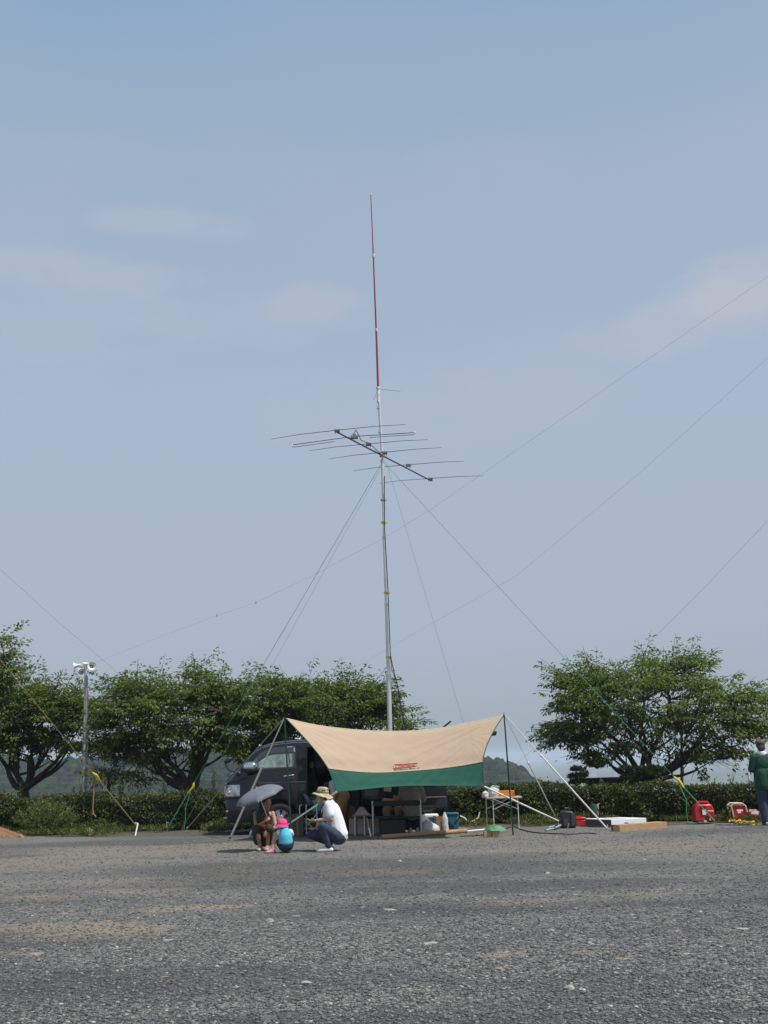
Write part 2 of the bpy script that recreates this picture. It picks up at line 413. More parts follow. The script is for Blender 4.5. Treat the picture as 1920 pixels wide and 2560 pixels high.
rows = [[V((x, -40, 0)) for x in gx], [V((x, 0, 0)) for x in gx], [V((x, 12, 0)) for x in gx], [V((x, edge_y(x) - 0.5, 0)) for x in gx], [V((x, edge_y(x), -0.002)) for x in gx], [V((x, edge_y(x) + 0.15, -0.05)) for x in gx]]
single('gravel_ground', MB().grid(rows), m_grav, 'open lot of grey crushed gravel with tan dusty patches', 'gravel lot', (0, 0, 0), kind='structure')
# the nearest stones as real pebbles
def pebbles(n, y0, y1, sz, seed):
    r = np.random.default_rng(seed)
    yy = np.exp(r.uniform(np.log(y0), np.log(y1), n)); xx = r.uniform(-0.45, 0.45, n) * yy + r.normal(0, 0.4, n)
    s = sz[0] + (sz[1] - sz[0]) * r.random(n) ** 2.5
    base = np.array([(-1, -1, -.4), (1, -1, -.4), (1, 1, -.4), (-1, 1, -.4), (-.6, -.6, .75), (.7, -.5, .6), (.55, .6, .8), (-.6, .55, .6)])
    P = base[None] * (1 + r.normal(0, .18, (n, 8, 3))) * s[:, None, None] * np.stack([np.ones(n), r.uniform(.6, 1, n), r.uniform(.35, .7, n)], -1)[:, None, :]
    a = r.random(n) * 2 * PI; ca, sa = np.cos(a)[:, None], np.sin(a)[:, None]
    X = P[:, :, 0] * ca - P[:, :, 1] * sa + xx[:, None]; Y = P[:, :, 0] * sa + P[:, :, 1] * ca + yy[:, None]; Z = P[:, :, 2] + 0.002 + 0.1 * s[:, None]
    f = np.array([(3, 2, 1, 0), (4, 5, 6, 7), (0, 1, 5, 4), (1, 2, 6, 5), (2, 3, 7, 6), (3, 0, 4, 7)])
    return np.stack([X, Y, Z], -1).reshape(-1, 3), (f[None] + (np.arange(n) * 8)[:, None, None]).reshape(-1, 4)
m_peb, nt, b = nmat('loose_pebbles')
g = N(nt, 'ShaderNodeNewGeometry')
nt.links.new(ramp(nt, g.outputs['Random Per Island'], [(0.0, (0.045, 0.045, 0.045)), (0.4, (0.10, 0.10, 0.098)), (0.8, (0.155, 0.153, 0.146)), (0.97, (0.26, 0.25, 0.228)), (1.0, (0.44, 0.42, 0.38))]), b.inputs['Base Color'])
b.inputs['Roughness'].default_value = 0.8
pv, pf = pebbles(60000, 5.6, 24.0, (0.0045, 0.017), 3)
tag(npmesh('gravel_stones', pv, pf, m_peb), 'loose crushed stones scattered over the grey gravel lot', 'gravel', kind='stuff')
# single larger stones that stand out
m_pale = mat('pale_stone', (0.33, 0.315, 0.28), 0.85, var=0.2, scale=30, bmp=0.4)
m_tanst = mat('tan_stone', (0.26, 0.205, 0.145), 0.9, var=0.25, scale=24, bmp=0.4)
def rock_mb(c, r, seed, flat=0.45):
    mb = MB(); mb.ell((0, 0, 0), (1, 1, 1), nu=12, nv=8)
    o = V((seed * 1.7, seed * 0.9, 0))
    for i, p in enumerate(mb.v):
        k = 1 + 0.62 * noise.noise(p * 1.3 + o) + 0.22 * noise.noise(p * 3.1 + o)
        mb.v[i] = V((p.x * r * k, p.y * r * 0.75 * k, max(p.z, -0.5) * r * flat * k))
    a = seed * 1.3; R = Matrix.Rotation(math.sin(a) * 0.6, 3, 'Z')
    mb.v = [R @ p + V(c) + V((0, 0, r * flat * 0.35)) for p in mb.v]
    return mb
spots = [(1370, 2184, .045, 0), (1076, 2358, .085, 1), (1422, 2473, .05, 0), (975, 2275, .09, 1), (1260, 2380, .10, 2), (1312, 2378, .06, 2), (1250, 2420, .07, 2), (1475, 2360, .035, 0), (1378, 2328, .035, 0), (1555, 2397, .09, 2), (1690, 2328, .09, 2), (1855, 2322, .08, 1), (675, 2305, .06, 0), (740, 2290, .05, 1), (765, 2459, .04, 0), (88, 2384, .10, 2), (60, 2372, .07, 2), (270, 2302, .08, 2), (420, 2350, .06, 1), (310, 2414, .06, 2), (410, 2441, .06, 2), (160, 2284, .09, 2), (1710, 2272, .06, 2), (1650, 2316, .05, 2), (930, 2202, .07, 2), (1250, 2254, .06, 2), (560, 2110, .04, 0), (240, 2182, .035, 0), (340, 2197, .05, 1), (110, 2240, .08, 2), (1440, 2236, .05, 1), (1000, 2154, .04, 0), (1610, 2150, .04, 0), (770, 2553, .05, 1), (1660, 2505, .05, 2), (1120, 2385, .05, 1), (590, 2470, .035, 0), (1720, 2385, .06, 1)]
for i, (px, py, r, k) in enumerate(spots):
    p = gnd(px, py)
    g_ = ['pale stones lying loose on the gravel', 'flat grey stones lying on the gravel', 'tan stones showing through the gravel'][k]
    l_ = ['small pale rounded stone lying loose on the grey gravel', 'flat light grey stone half sunk in the gravel', 'flat tan stone showing through the grey gravel'][k]
    single('stone', rock_mb((p.x, p.y, -0.004), r * [.8, .78, .72][k], i + 1, [0.55, 0.15, 0.10][k]), [m_pale, m_pale, m_tanst][k], l_, 'stone', (p.x, p.y, 0), g_)
p = gnd(223, 2086); mb = rock_mb((p.x, p.y, 0), 0.17, 5, 0.5)
single('rock', mb, m_tanst, 'tan oblong rock at the gravel edge below the left bush', 'rock', (p.x, p.y, 0))
p = gnd(52, 2094); single('rock', rock_mb((p.x, p.y, 0), 0.06, 8, 0.9), m_tanst, 'small orange tan rock beside the red soil mound', 'rock', (p.x, p.y, 0))
p = gnd(-75, 2098); mb = MB(); n_ = 22
P = []
for i in range(n_):
    row = []
    for j in range(n_):
        x = (i / (n_ - 1) - .5) * 2.2; y = (j / (n_ - 1) - .5) * 1.6
        rr = math.hypot(x / 1.05, y / .75)
        z = 0.42 * max(0, 1 - rr) ** 0.85 + (0.03 * noise.noise(V((x * 6, y * 6, 0))) if rr < 1 else 0)
        row.append(V((p.x + x, p.y + .5 + y, z - 0.02)))
    P.append(row)
mb.grid(P)
single('soil_mound', mb, mat('red_soil', (0.20, 0.105, 0.06), 0.95, var=0.3, scale=14, bmp=0.6), 'mound of reddish brown soil at the left end of the gravel', 'soil mound', (p.x, p.y + .5, 0))

# ------------------------------------------------------------------ foliage
def leaves(c, d, nrm, L, W, r, fold=0.25):
    """diamond leaves with a fold: arrays of centre, direction, normal"""
    n = len(c)
    d = d / np.linalg.norm(d, axis=1, keepdims=True)
    s = np.cross(d, nrm); s /= np.linalg.norm(s, axis=1, keepdims=True) + 1e-9
    u = np.cross(s, d)
    L = L * r.uniform(.7, 1.25, n)[:, None]; W = W * r.uniform(.75, 1.2, n)[:, None]
    a = c; t = c + d * L - u * L * .12
    l = c + d * L * .45 + s * W * .5 + u * W * fold; q = c + d * L * .45 - s * W * .5 + u * W * fold
    vs = np.stack([a, l, t, q], 1).reshape(-1, 3)
    o = (np.arange(n) * 4)[:, None]
    return vs, np.concatenate([o + np.array([[0, 1, 2]]), o + np.array([[0, 2, 3]])], 1).reshape(-1, 3)
def rnd_unit(r, n):
    v = r.normal(0, 1, (n, 3)); return v / np.linalg.norm(v, axis=1, keepdims=True)
m_cherry = leafmat('cherry_leaf', (0.050, 0.079, 0.018), (0.180, 0.240, 0.052), 0.44, c3=(0.24, 0.28, 0.075))
m_cherry2 = leafmat('cherry_leaf_deep', (0.045, 0.072, 0.018), (0.160, 0.216, 0.046), 0.42, c3=(0.22, 0.24, 0.065))
m_bark = mat('cherry_bark', (0.060, 0.050, 0.042), 0.9, var=0.35, scale=12, bmp=0.6)
def px_ell(D0):
    return None
def tree(name, label, cat, base, ells, D, nspray, per, lmat, seed, L=.105, W=.055, trunk_r=.16, fork=.75, lean=0.0, group=None, nlimb=8, dz=2.3, low=None):
    """ells: list of (px, py, rx_px, ry_px, weight[, dy]) in photo pixels at depth D"""
    r = np.random.default_rng(seed); rd = random.Random(seed)
    E = []
    sc = F / D
    for e in ells:
        px, py, rx, ry, wt = e[:5]; dy = e[5] if len(e) > 5 else 0
        c = at(px, py, D + dy); E.append((np.array(c), np.array([max(rx - 20, rx * .45) / sc, min(rx / sc, dz), max(ry - 26, ry * .45) / sc]), wt))
    root = thing(name, label, cat, base, group)
    B = V(base); mb = MB()
    top = B + V((lean, 0, fork))
    tp = [B + V((0, 0, -.1)), B + V((lean * .25, 0.02, fork * .35)), B + V((lean * .6, -.02, fork * .7)), top]
    mb.tube(tp, [trunk_r * 1.35, trunk_r * 1.05, trunk_r * .95, trunk_r * .9], 12)
    nodes = [(np.array(top), trunk_r * .6)]
    cen = sum(e[0] * e[2] for e in E) / sum(e[2] for e in E)
    tg = []
    for k in range(nlimb):
        e = E[k % len(E)] if k < len(E) else E[rd.choices(range(len(E)), [x[2] for x in E])[0]]
        o = rnd_unit(r, 1)[0] * 0.45
        tg.append(V(e[0] + o * e[1] * np.array([1, 1, .6])))
    for t in tg:
        t = V(t); d = t - top
        n = 9; pts = []; rs = []
        bowl = rd.uniform(.1, .3) * d.length
        ph = rd.uniform(0, 6)
        for i in range(n):
            s = i / (n - 1)
            q = top + d * s + V((0, 0, -math.sin(PI * s) * bowl * (0.5 if d.z > 1 else .2))) + V((math.sin(ph + s * 7), math.cos(ph * 2 + s * 6), math.sin(ph + 5 * s) * .5)) * .055 * d.length * math.sin(PI * s)
            pts.append(q); rs.append(trunk_r * (.46 * (1 - s) ** 1.1 + .07))
        mb.tube(pts, rs, 8)
        nodes += [(np.array(p), q) for p, q in zip(pts[2:], rs[2:])]
        # side boughs
        for q in range(3):
            i = rd.randint(3, 7); p0 = pts[i]
            o = V(rnd_unit(r, 1)[0]); o.z = abs(o.z) * .5
            L2 = rd.uniform(.7, 1.6); pp = [p0 + o * (L2 * s) + V((0, 0, .25 * L2 * s * s)) for s in (0, .3, .6, 1)]
            mb.tube(pp, [rs[i] * .7, rs[i] * .5, rs[i] * .35, .012], 6)
            nodes += [(np.array(p), .02) for p in pp[1:]]
    NP = np.array([n[0] for n in nodes])
    wt = np.array([e[2] for e in E], float); wt /= wt.sum()
    C = []; Dd = []; Nn = []
    for k in range(nspray):
        e = E[r.choice(len(E), p=wt)]
        u = rnd_unit(r, 1)[0]; rad = r.uniform(.2, 1.0) ** .42
        p = e[0] + u * rad * e[1]
        dist = np.linalg.norm(NP - p, axis=1) + np.maximum(0, NP[:, 2] - p[2]) * .8
        j = int(np.argmin(dist)); q = NP[j]
        out = p - q; ln = np.linalg.norm(out) + 1e-6
        oc = p - cen; oc = oc / (np.linalg.norm(oc) + 1e-6)
        # spray: continues outward, level or rising, tips droop low in the crown
        sd = out / ln * .6 + oc * .7 + np.array([0, 0, .12 if p[2] > cen[2] - .3 else -.2]) + rnd_unit(r, 1)[0] * .45
        if p[2] > cen[2] + .35 and r.random() < .25: sd = sd + np.array([0, 0, .55])
        else: sd[2] *= .55
        sd /= np.linalg.norm(sd); sl_ = r.uniform(.35, .8) if r.random() < .75 else r.uniform(.8, 1.2)
        tip = p + sd * sl_
        if ln > .15:
            mid = (q + p) / 2 + np.array([0, 0, -.08 * ln]) + rnd_unit(r, 1)[0] * .06 * ln
            mb.tube([q, mid, p, p + sd * sl_ * .55, tip], [.017, .013, .009, .006, .003], 4, False)
        n = per
        s = r.random(n)
        side = rnd_unit(r, n); side[:, 2] *= .25
        spread = (.10 + .24 * np.sin(PI * np.clip(s * .8 + .2, 0, 1)))[:, None] * r.random((n, 1)) ** .6
        pos = p + sd * (sl_ * s[:, None]) + side * spread + np.array([0, 0, -.10]) * (s[:, None] ** 2)
        dr = side * .7 + sd * .5 + np.array([0, 0, -.35]) + rnd_unit(r, n) * .35
        C.append(pos); Dd.append(dr)
        Nn.append(np.array([0, 0, 1.0]) + rnd_unit(r, n) * .55)
    C = np.concatenate(C); Dd = np.concatenate(Dd); Nn = np.concatenate(Nn)
    if low is not None:     # the crown is browsed clean below this level but for a few hanging twigs
        zl = at(base[0] / base[1] * F + CX, low, D).z + .12 * np.sin(C[:, 0] * 2.1) + .1 * np.sin(C[:, 0] * 5.3 + 1)
        kp = (C[:, 2] > zl) | ((np.sin(C[:, 0] * 6.1 + 2) > .93) & (C[:, 2] > zl - .55))
        C, Dd, Nn = C[kp], Dd[kp], Nn[kp]
    part('trunk', mb, m_bark, root, fixn=False)
    vs, fs = leaves(C, Dd, Nn, L, W, r)
    npmesh('crown', vs, fs, lmat, root)
    return root
GA = 'cherry trees along the hedge'
DT = 30.0
def tb(px, D, z=-0.03): p = at(px, 1900, D); return (p.x, p.y, z)
tree('cherry_tree', 'broad cherry tree standing alone at right behind the hedge, its trunk clear of the bowl', 'tree', tb(1607, 30),
     [(1600, 1760, 215, 95, 9), (1640, 1710, 165, 50, 3.0), (1650, 1674, 95, 40, 1.3), (1480, 1735, 105, 75, 3), (1450, 1828, 95, 48, 2.4), (1790, 1800, 120, 75, 3.2), (1845, 1745, 80, 28, 1.2), (1770, 1880, 100, 48, 2), (1500, 1888, 46, 42, .8), (1745, 1925, 22, 40, .45), (1620, 1858, 150, 40, 1.6), (1725, 1678, 30, 36, .35), (1440, 1710, 40, 34, .5), (1850, 1810, 70, 32, .8)],
     30, 650, 48, m_cherry, 11, trunk_r=.17, fork=.85, lean=.1, low=1893, group=GA, nlimb=10)
tree('cherry_tree', 'wide cherry tree left of the van with its forked trunk showing below the crown', 'tree', tb(508, 30.5),
     [(455, 1790, 175, 80, 8), (480, 1742, 115, 46, 3), (345, 1745, 80, 70, 2.6), (330, 1850, 68, 54, 1.8), (580, 1760, 90, 75, 3), (400, 1880, 90, 40, 1.3), (492, 1698, 34, 28, .5), (545, 1850, 80, 45, 1.5), (330, 1722, 36, 26, .5), (292, 1800, 34, 34, .5)],
     30.5, 580, 48, m_cherry, 12, trunk_r=.17, fork=.8, lean=-.25, low=1888, group=GA, nlimb=10)
tree('cherry_tree', 'cherry tree directly behind the van and the tan canopy, lower crown hidden', 'tree', tb(800, 31.5),
     [(790, 1775, 185, 70, 8), (740, 1742, 115, 38, 2.6), (880, 1745, 100, 48, 2.8), (960, 1800, 70, 42, 1.6), (690, 1820, 80, 60, 2.2), (830, 1840, 150, 40, 2), (920, 1742, 48, 26, .6), (650, 1860, 60, 36, .8), (1000, 1815, 34, 20, .35), (690, 1715, 36, 22, .35)],
     31.5, 580, 48, m_cherry2, 13, trunk_r=.16, fork=.9, low=1885, group=GA, nlimb=9)
tree('cherry_tree', 'cherry tree with dark crown behind the loudspeaker pole at left', 'tree', tb(70, 31.4),
     [(95, 1805, 135, 78, 8), (60, 1750, 95, 50, 2.6), (150, 1765, 72, 50, 2.2), (15, 1835, 90, 70, 3), (175, 1862, 58, 34, 1.0), (200, 1790, 26, 20, .25), (-60, 1800, 90, 80, 2)],
     31.4, 520, 48, m_cherry2, 14, trunk_r=.17, fork=.95, lean=-.1, low=1885, group=GA, nlimb=9)
tree('cherry_tree', 'tall cherry tree cut off by the left edge of the picture', 'tree', tb(-75, 28),
     [(-110, 1680, 95, 70, 5), (-30, 1700, 50, 45, 1.3), (-8, 1655, 26, 30, .5), (-130, 1770, 110, 80, 4), (18, 1672, 30, 14, .2), (-8, 1605, 16, 22, .15)],
     28, 300, 48, m_cherry, 15, trunk_r=.16, fork=1.2, group=GA, nlimb=7)
# small crape myrtle with red blossoms
root_cm = tree('crape_myrtle', 'small slim tree with a few red blossoms between the speaker pole and the wide cherry', 'tree', tb(273, 29.8),
     [(290, 1880, 40, 52, 2), (275, 1930, 45, 28, 1), (330, 1930, 55, 26, .9), (262, 1845, 24, 40, .7), (350, 1895, 35, 30, .7)], 29.8, 90, 34, m_cherry2, 16, L=.075, W=.042, trunk_r=.045, fork=1.05, nlimb=5, dz=.8)
mb = MB()
for px, py in ((253, 1937), (254, 1940), (322, 1950), (320, 1955), (355, 1885), (345, 1925), (270, 1878)):
    for k in range(5):
        p = at(px + random.uniform(-3, 3), py + random.uniform(-4, 4), 29.4); mb.ell(p, (.02, .02, .018), nu=6, nv=4)
part('blossom', mb, mat('red_blossom', (0.42, 0.06, 0.09), 0.7), root_cm)

# hedge ------------------------------------------------------------------
m_hedge = leafmat('hedge_leaf', (0.021, 0.030, 0.009), (0.120, 0.145, 0.040), 0.25, c3=(0.19, 0.17, 0.075))
m_core = mat('hedge_twigs', (0.018, 0.017, 0.011), 0.95, var=.4, scale=20)
HTOP = [(-600, 2002), (0, 1996), (150, 1994), (300, 1993), (420, 1987), (540, 1985), (760, 1980), (1120, 1968), (1300, 1966), (1500, 1966), (1750, 1965), (1920, 1962), (2600, 1950)]
_HYX, _HYY = [-20, -9.6, -3.9, 1.4, 8.7, 16], [28.5, 28.3, 28.1, 27.6, 26.1, 24.8]
def HYf(x): return np.interp(x, _HYX, _HYY)
def hpt(px, py):
    D = 27.5
    for _ in range(6): D = float(HYf(at(px, py, D).x))
    return at(px, py, D)
_hx = [hpt(px, py).x for px, py in HTOP]; _hz = [hpt(px, py).z for px, py in HTOP]
def hz_at(x): return float(np.interp(x, _hx, _hz))
root = thing('hedge', 'long trimmed dark green hedge running along the back of the gravel lot', 'hedge', (0, 28.1, 0))
X0, X1, DEP = -14.5, 12.5, .8
core = MB(); hx = np.arange(X0 + .1, X1 - .1, .4)
core.grid([[V((x, HYf(x) + .12, -.03)) for x in hx], [V((x, HYf(x) + .12, hz_at(x) - .13)) for x in hx], [V((x, HYf(x) + DEP - .12, hz_at(x) - .13)) for x in hx], [V((x, HYf(x) + DEP - .12, -.03)) for x in hx]])
part('hedge_core', core, m_core, root, smooth=False)
r = np.random.default_rng(21); n = 95000
xx = r.uniform(X0, X1, n); HY = HYf(xx); zt = np.interp(xx, _hx, _hz); zt = zt + .045 * np.sin(xx * 2.3) + .03 * np.sin(xx * 5.1 + 1)
face = r.random(n); yy = np.empty(n); zz = np.empty(n); nr = np.zeros((n, 3))
ft = face < .60; tp_ = (face >= .60) & (face < .88); bk = face >= .88
lump = .05 * np.sin(xx * 3.1 + .5) + .04 * np.sin(xx * 7.3)
zz[ft] = r.uniform(0, 1, ft.sum()) * zt[ft]
yy[ft] = HY[ft] + lump[ft] + .05 * np.sin(zz[ft] * 9 + xx[ft] * 4) + r.normal(.05, .055, ft.sum()); nr[ft] = (0, -1, .3)
yy[tp_] = HY[tp_] + r.uniform(0, DEP, tp_.sum()); zz[tp_] = zt[tp_] + r.normal(-.03, .035, tp_.sum()) + (r.random(tp_.sum()) > .985) * r.uniform(0, .16, tp_.sum()); nr[tp_] = (0, -.1, 1)
zz[bk] = r.uniform(0, 1, bk.sum()) * zt[bk]; yy[bk] = HY[bk] + DEP + r.normal(-.03, .04, bk.sum()); nr[bk] = (0, 1, .3)
keep = ~(ft & (np.sin(xx * 11 + 3 * np.sin(xx * 2.7)) + np.sin(zz * 17 + xx * 5) > 1.55))
c = np.stack([xx, yy, zz], -1)[keep]; nr = nr[keep]; k = len(c)
vs, fs = leaves(c, nr * .5 + rnd_unit(r, k) * .8, nr + rnd_unit(r, k) * .8, .062, .036, r)
npmesh('foliage', vs, fs, m_hedge, root)

# weeds and grass in front of the hedge -----------------------------------
m_weed = leafmat('weed_leaf', (0.045, 0.062, 0.016), (0.15, 0.175, 0.042), 0.32, c3=(0.27, 0.25, 0.09))
r = np.random.default_rng(31); n = 40000
xx = r.uniform(X0, X1, n); ey = np.array([edge_y(x) for x in xx]); t = r.random(n)
yy = ey + .05 + t * (HYf(xx) - .02 - ey)
dens = noise_n and (np.sin(xx * 1.7 + 1) * .5 + np.sin(xx * 4.3) * .3 + np.sin(xx * .6 + 2) * .5)
hgt = (.06 + .28 * t) * np.clip(.65 + .5 * dens, .12, 1.5)
hgt = hgt * np.where((xx > 5.2), .55, 1.0)
zz = r.random(n) ** 1.3 * hgt
kp = hgt > .07
c = np.stack([xx, yy, zz], -1)[kp]; k = len(c)
up = np.array([0, 0, 1.0]) * r.uniform(.2, 1.3, (k, 1)) + rnd_unit(r, k) * .7
vs, fs = leaves(c, up, rnd_unit(r, k) + np.array([0, -.6, .5]), .085, .022, r)
tag(npmesh('weeds', vs, fs, m_weed), 'rough green weeds growing between the gravel and the hedge foot', 'weeds', kind='stuff')

def shrub(name, label, cat, base, rx, ry, h, n, lm, L, W, seed, up=.8, group=None):
    r = np.random.default_rng(seed); root = thing(name, label, cat, base, group); B = np.array(base)
    mb = MB(); C = []; Dd = []
    ns = max(8, n // 60)
    for i in range(ns):
        a = r.random() * 2 * PI; rad = math.sqrt(r.random())
        tip = B + np.array([math.cos(a) * rx * rad, math.sin(a) * ry * rad, h * (1 - .55 * rad ** 2) * r.uniform(.75, 1.1)])
        bs = B + np.array([math.cos(a) * rx * rad * .35, math.sin(a) * ry * rad * .35, 0])
        mid = bs * .5 + tip * .5 + np.array([0, 0, .12 * h])
        mb.tube([bs, mid, tip], [.008, .006, .002], 4, False)
        m = n // ns; s = r.random(m) ** .8
        p = (bs * (1 - s[:, None]) ** 2 + 2 * mid * (s * (1 - s))[:, None] + tip * (s[:, None] ** 2))
        p = p + rnd_unit(r, m) * (.05 + .05 * rx) * r.random((m, 1))
        C.append(p); Dd.append((tip - bs) / np.linalg.norm(tip - bs) * up + rnd_unit(r, m) * .8)
    part('stem', mb, m_bark, root, fixn=False)
    C = np.concatenate(C); Dd = np.concatenate(Dd)
    vs, fs = leaves(C, Dd, rnd_unit(r, len(C)) + np.array([0, -.3, .7]), L, W, r)
    npmesh('foliage', vs, fs, lm, root); return root
m_bush = leafmat('bush_leaf', (0.075, 0.105, 0.026), (0.23, 0.285, 0.080), 0.35, c3=(0.27, 0.30, 0.10))
p = V((at(112, 2050, 27.5).x, 0, 0)); p.y = float(HYf(p.x)) - 1.05; shrub('shrub', 'feathery light green bush in front of the hedge beside the red soil mound', 'bush', (p.x, p.y + .45, 0), .82, .5, .80, 5200, m_bush, .06, .02, 41)
m_dry = leafmat('dry_leaf', (0.08, 0.075, 0.025), (0.2, 0.17, 0.06), .3)
GS = 'tall seedy weeds standing up behind the hedge'
for i, (px, h_, dry) in enumerate([(172, .5, 0), (195, .36, 0), (297, .62, 0), (402, .72, 1), (443, .5, 1), (500, .45, 1), (527, .66, 1), (40, .5, 0), (1740, .25, 0), (1775, .3, 0), (1860, .32, 0), (1545, .3, 0), (1480, .3, 0)]):
    q = tb(px, 28.8)
    z0 = hz_at(q[0]) - .25
    shrub('tall_weed', 'tall thin seedy weed poking above the hedge top' if dry == 0 else 'tall dry yellowish weed poking above the hedge top', 'weed', (q[0], float(HYf(q[0])) + 1.0, 0), .13, .13, z0 + .15 + h_, 420, m_dry if dry else m_bush, .07, .02, 50 + i, 1.2, GS if not dry else 'tall dry yellowish weeds behind the hedge')

# vines on the hedge face
for i, (px, py) in enumerate([(1582, 2010)]):
    q = hpt(px, py); hy = float(HYf(q.x)); r = np.random.default_rng(77)
    k = 420; s = r.random(k); c = np.stack([q.x - .2 + s * .55 + r.normal(0, .05, k), np.full(k, hy - .07) + r.normal(0, .04, k), .72 - s * .62 + r.normal(0, .05, k)], -1)
    vs, fs = leaves(c, rnd_unit(r, k) + np.array([0, -.3, -.3]), rnd_unit(r, k) + np.array([0, -1, .4]), .075, .055, r)
    o = npmesh('creeper', vs, fs, m_weed, base=(q.x, hy - .07, 0)); tag(o, 'light green creeper trailing down the hedge face behind the white box', 'creeper')

# far wooded hill ---------------------------------------------------------
def forest():
    r = np.random.default_rng(5)
    bm = bmesh.new(); bmesh.ops.create_icosphere(bm, subdivisions=2, radius=1)
    bv = np.array([v.co for v in bm.verts]); bf = np.array([[v.index for v in f.verts] for f in bm.faces]); bm.free()
    n = 15000
    bb = r.uniform(-.62, .24, n); d = 300 + 380 * r.random(n) ** .8
    x = d * bb / np.sqrt(1 + bb * bb); y = d / np.sqrt(1 + bb * bb)
    z = hill_h(x, y); cz = np.interp(bb, _cb, _cz)
    keep = (z > PLAIN + 8) & (np.abs(bb) < .62); x, y, z, d = x[keep], y[keep], z[keep], d[keep]
    n = len(x); s = r.uniform(1.5, 3.5, n); s[r.random(n) > .93] *= 1.35
    ph = r.random((n, 3)) * 6.3
    k = 1 + .20 * np.sin(bv[None, :, 0] * 4.1 + ph[:, 0:1]) * np.sin(bv[None, :, 1] * 3.7 + ph[:, 1:2]) + .17 * np.sin(bv[None, :, 2] * 5.3 + ph[:, 2:3] + bv[None, :, 0] * 3) + r.normal(0, .10, (n, len(bv)))
    P = bv[None] * k[:, :, None] * (s[:, None] * np.array([1, 1, 1.05]))[:, None, :]
    P[:, :, 0] += x[:, None]; P[:, :, 1] += y[:, None]; P[:, :, 2] += (z + s * .75)[:, None]
    F_ = (bf[None] + (np.arange(n) * len(bv))[:, None, None]).reshape(-1, 3)
    return P.reshape(-1, 3), F_
m_for, nt, b = nmat('far_wood')
g = N(nt, 'ShaderNodeNewGeometry')
nn = noise_n(nt, .9, 4, .65, coords(nt))
cc = ramp(nt, g.outputs['Random Per Island'], [(0, (0.009, 0.019, 0.010)), (.5, (0.019, 0.034, 0.014)), (.9, (0.036, 0.055, 0.019)), (1, (0.055, 0.068, 0.022))])
nt.links.new(mix_rgb(nt, math_n(nt, 'MULTIPLY', ramp(nt, nn, [(.35, 1.0), (.6, 0.0)]), .55), cc, (0.012, 0.020, 0.010)), b.inputs['Base Color'])
b.inputs['Roughness'].default_value = .9; b.inputs['Specular IOR Level'].default_value = .1; bump(nt, b, nn, .9, 1.2)
fv, ff = forest()
tag(npmesh('wooded_hill', fv, ff, m_for), 'dense green wood covering the hazy hill behind the lot', 'woods', kind='stuff')

# far town on the plain: pale blocks in the haze
m_town = mat('pale_render', (0.62, 0.6, 0.57), .8, scale=.05, bmp=0)
r = random.Random(4)
for i, px in enumerate((1478, 1545, 1652, 1690, 1716, 1815, 1830, 1842, 1858)):
    D = r.uniform(2300, 3300); p = at(px, 1950, D); wd = r.uniform(18, 42); hh = r.uniform(14, 40)
    mb = MB(); mb.box((p.x, D, PLAIN + hh / 2), (wd, 18, hh)); mb.box((p.x + wd * .2, D, PLAIN + hh + 2), (wd * .25, 8, 4))
    for k in range(int(hh // 5)): mb.box((p.x, D - 9.4, PLAIN + 4 + k * 5), (wd * .94, .8, 1.4))
    single('apartment_block', mb, m_town, 'pale apartment block far off on the hazy plain at right', 'building', (p.x, D, PLAIN), 'far town blocks in the haze', smooth=False)

# the summer air
hb = MB(); hb.box((0, 4400, -19), (18600, 9800, 72))
m_hz = bpy.data.materials.new('haze'); m_hz.use_nodes = True; nt = m_hz.node_tree; nt.nodes.remove(nt.nodes['Principled BSDF'])
pv_ = N(nt, 'ShaderNodeVolumePrincipled'); pv_.inputs['Color'].default_value = (0.74, 0.85, 1.0, 1); pv_.inputs['Density'].default_value = 0.00026; pv_.inputs['Anisotropy'].default_value = 0.0
nt.links.new(pv_.outputs[0], nt.nodes['Material Output'].inputs['Volume'])
single('haze', hb, m_hz, 'pale summer haze over the lot, the hill and the plain', 'haze', (0, 4400, -55), kind='stuff', smooth=False)
# ================================================================== ANTENNAS AND ROPES
m_alu = mat('aluminium_tube', (0.70, 0.70, 0.69), 0.42, 0.45, var=.08, scale=3, bmp=.05)
m_galv = mat('galvanised_steel', (0.50, 0.50, 0.50), 0.55, 0.35, var=.15, scale=6, bmp=.08)
m_dkmetal = mat('weathered_boom', (0.13, 0.125, 0.11), 0.5, 0.3, var=.2)
m_elem = mat('antenna_element', (0.15, 0.15, 0.15), 0.45, 0.4, var=.1, bmp=0)
m_redfg = mat('red_fibreglass', (0.30, 0.025, 0.045), 0.35, var=.1, bmp=0, coat=.3)
m_white = mat('white_paint', (0.78, 0.78, 0.76), 0.45, var=.05, bmp=.05)
m_blk = mat('black_rubber', (0.018, 0.018, 0.018), 0.6, var=.2, bmp=.1)
m_yel = mat('yellow_plastic', (0.72, 0.52, 0.02), 0.5, var=.1, bmp=.05)
m_grope = mat('green_rope', (0.04, 0.34, 0.16), 0.7, var=.25, scale=40, bmp=.3)
m_trope = mat('tan_rope', (0.36, 0.25, 0.12), 0.85, var=.25, scale=40, bmp=.3)
m_wrope = mat('white_webbing', (0.90, 0.88, 0.84), 0.8, var=.12, scale=30, bmp=.25)
m_grrope = mat('grey_cord', (0.33, 0.32, 0.29), 0.85, var=.2, scale=40, bmp=.3)
m_wire = mat('thin_wire', (0.17, 0.20, 0.21), 0.6, bmp=0)
m_peg = mat('peg_steel', (0.55, 0.55, 0.53), 0.5, .5)

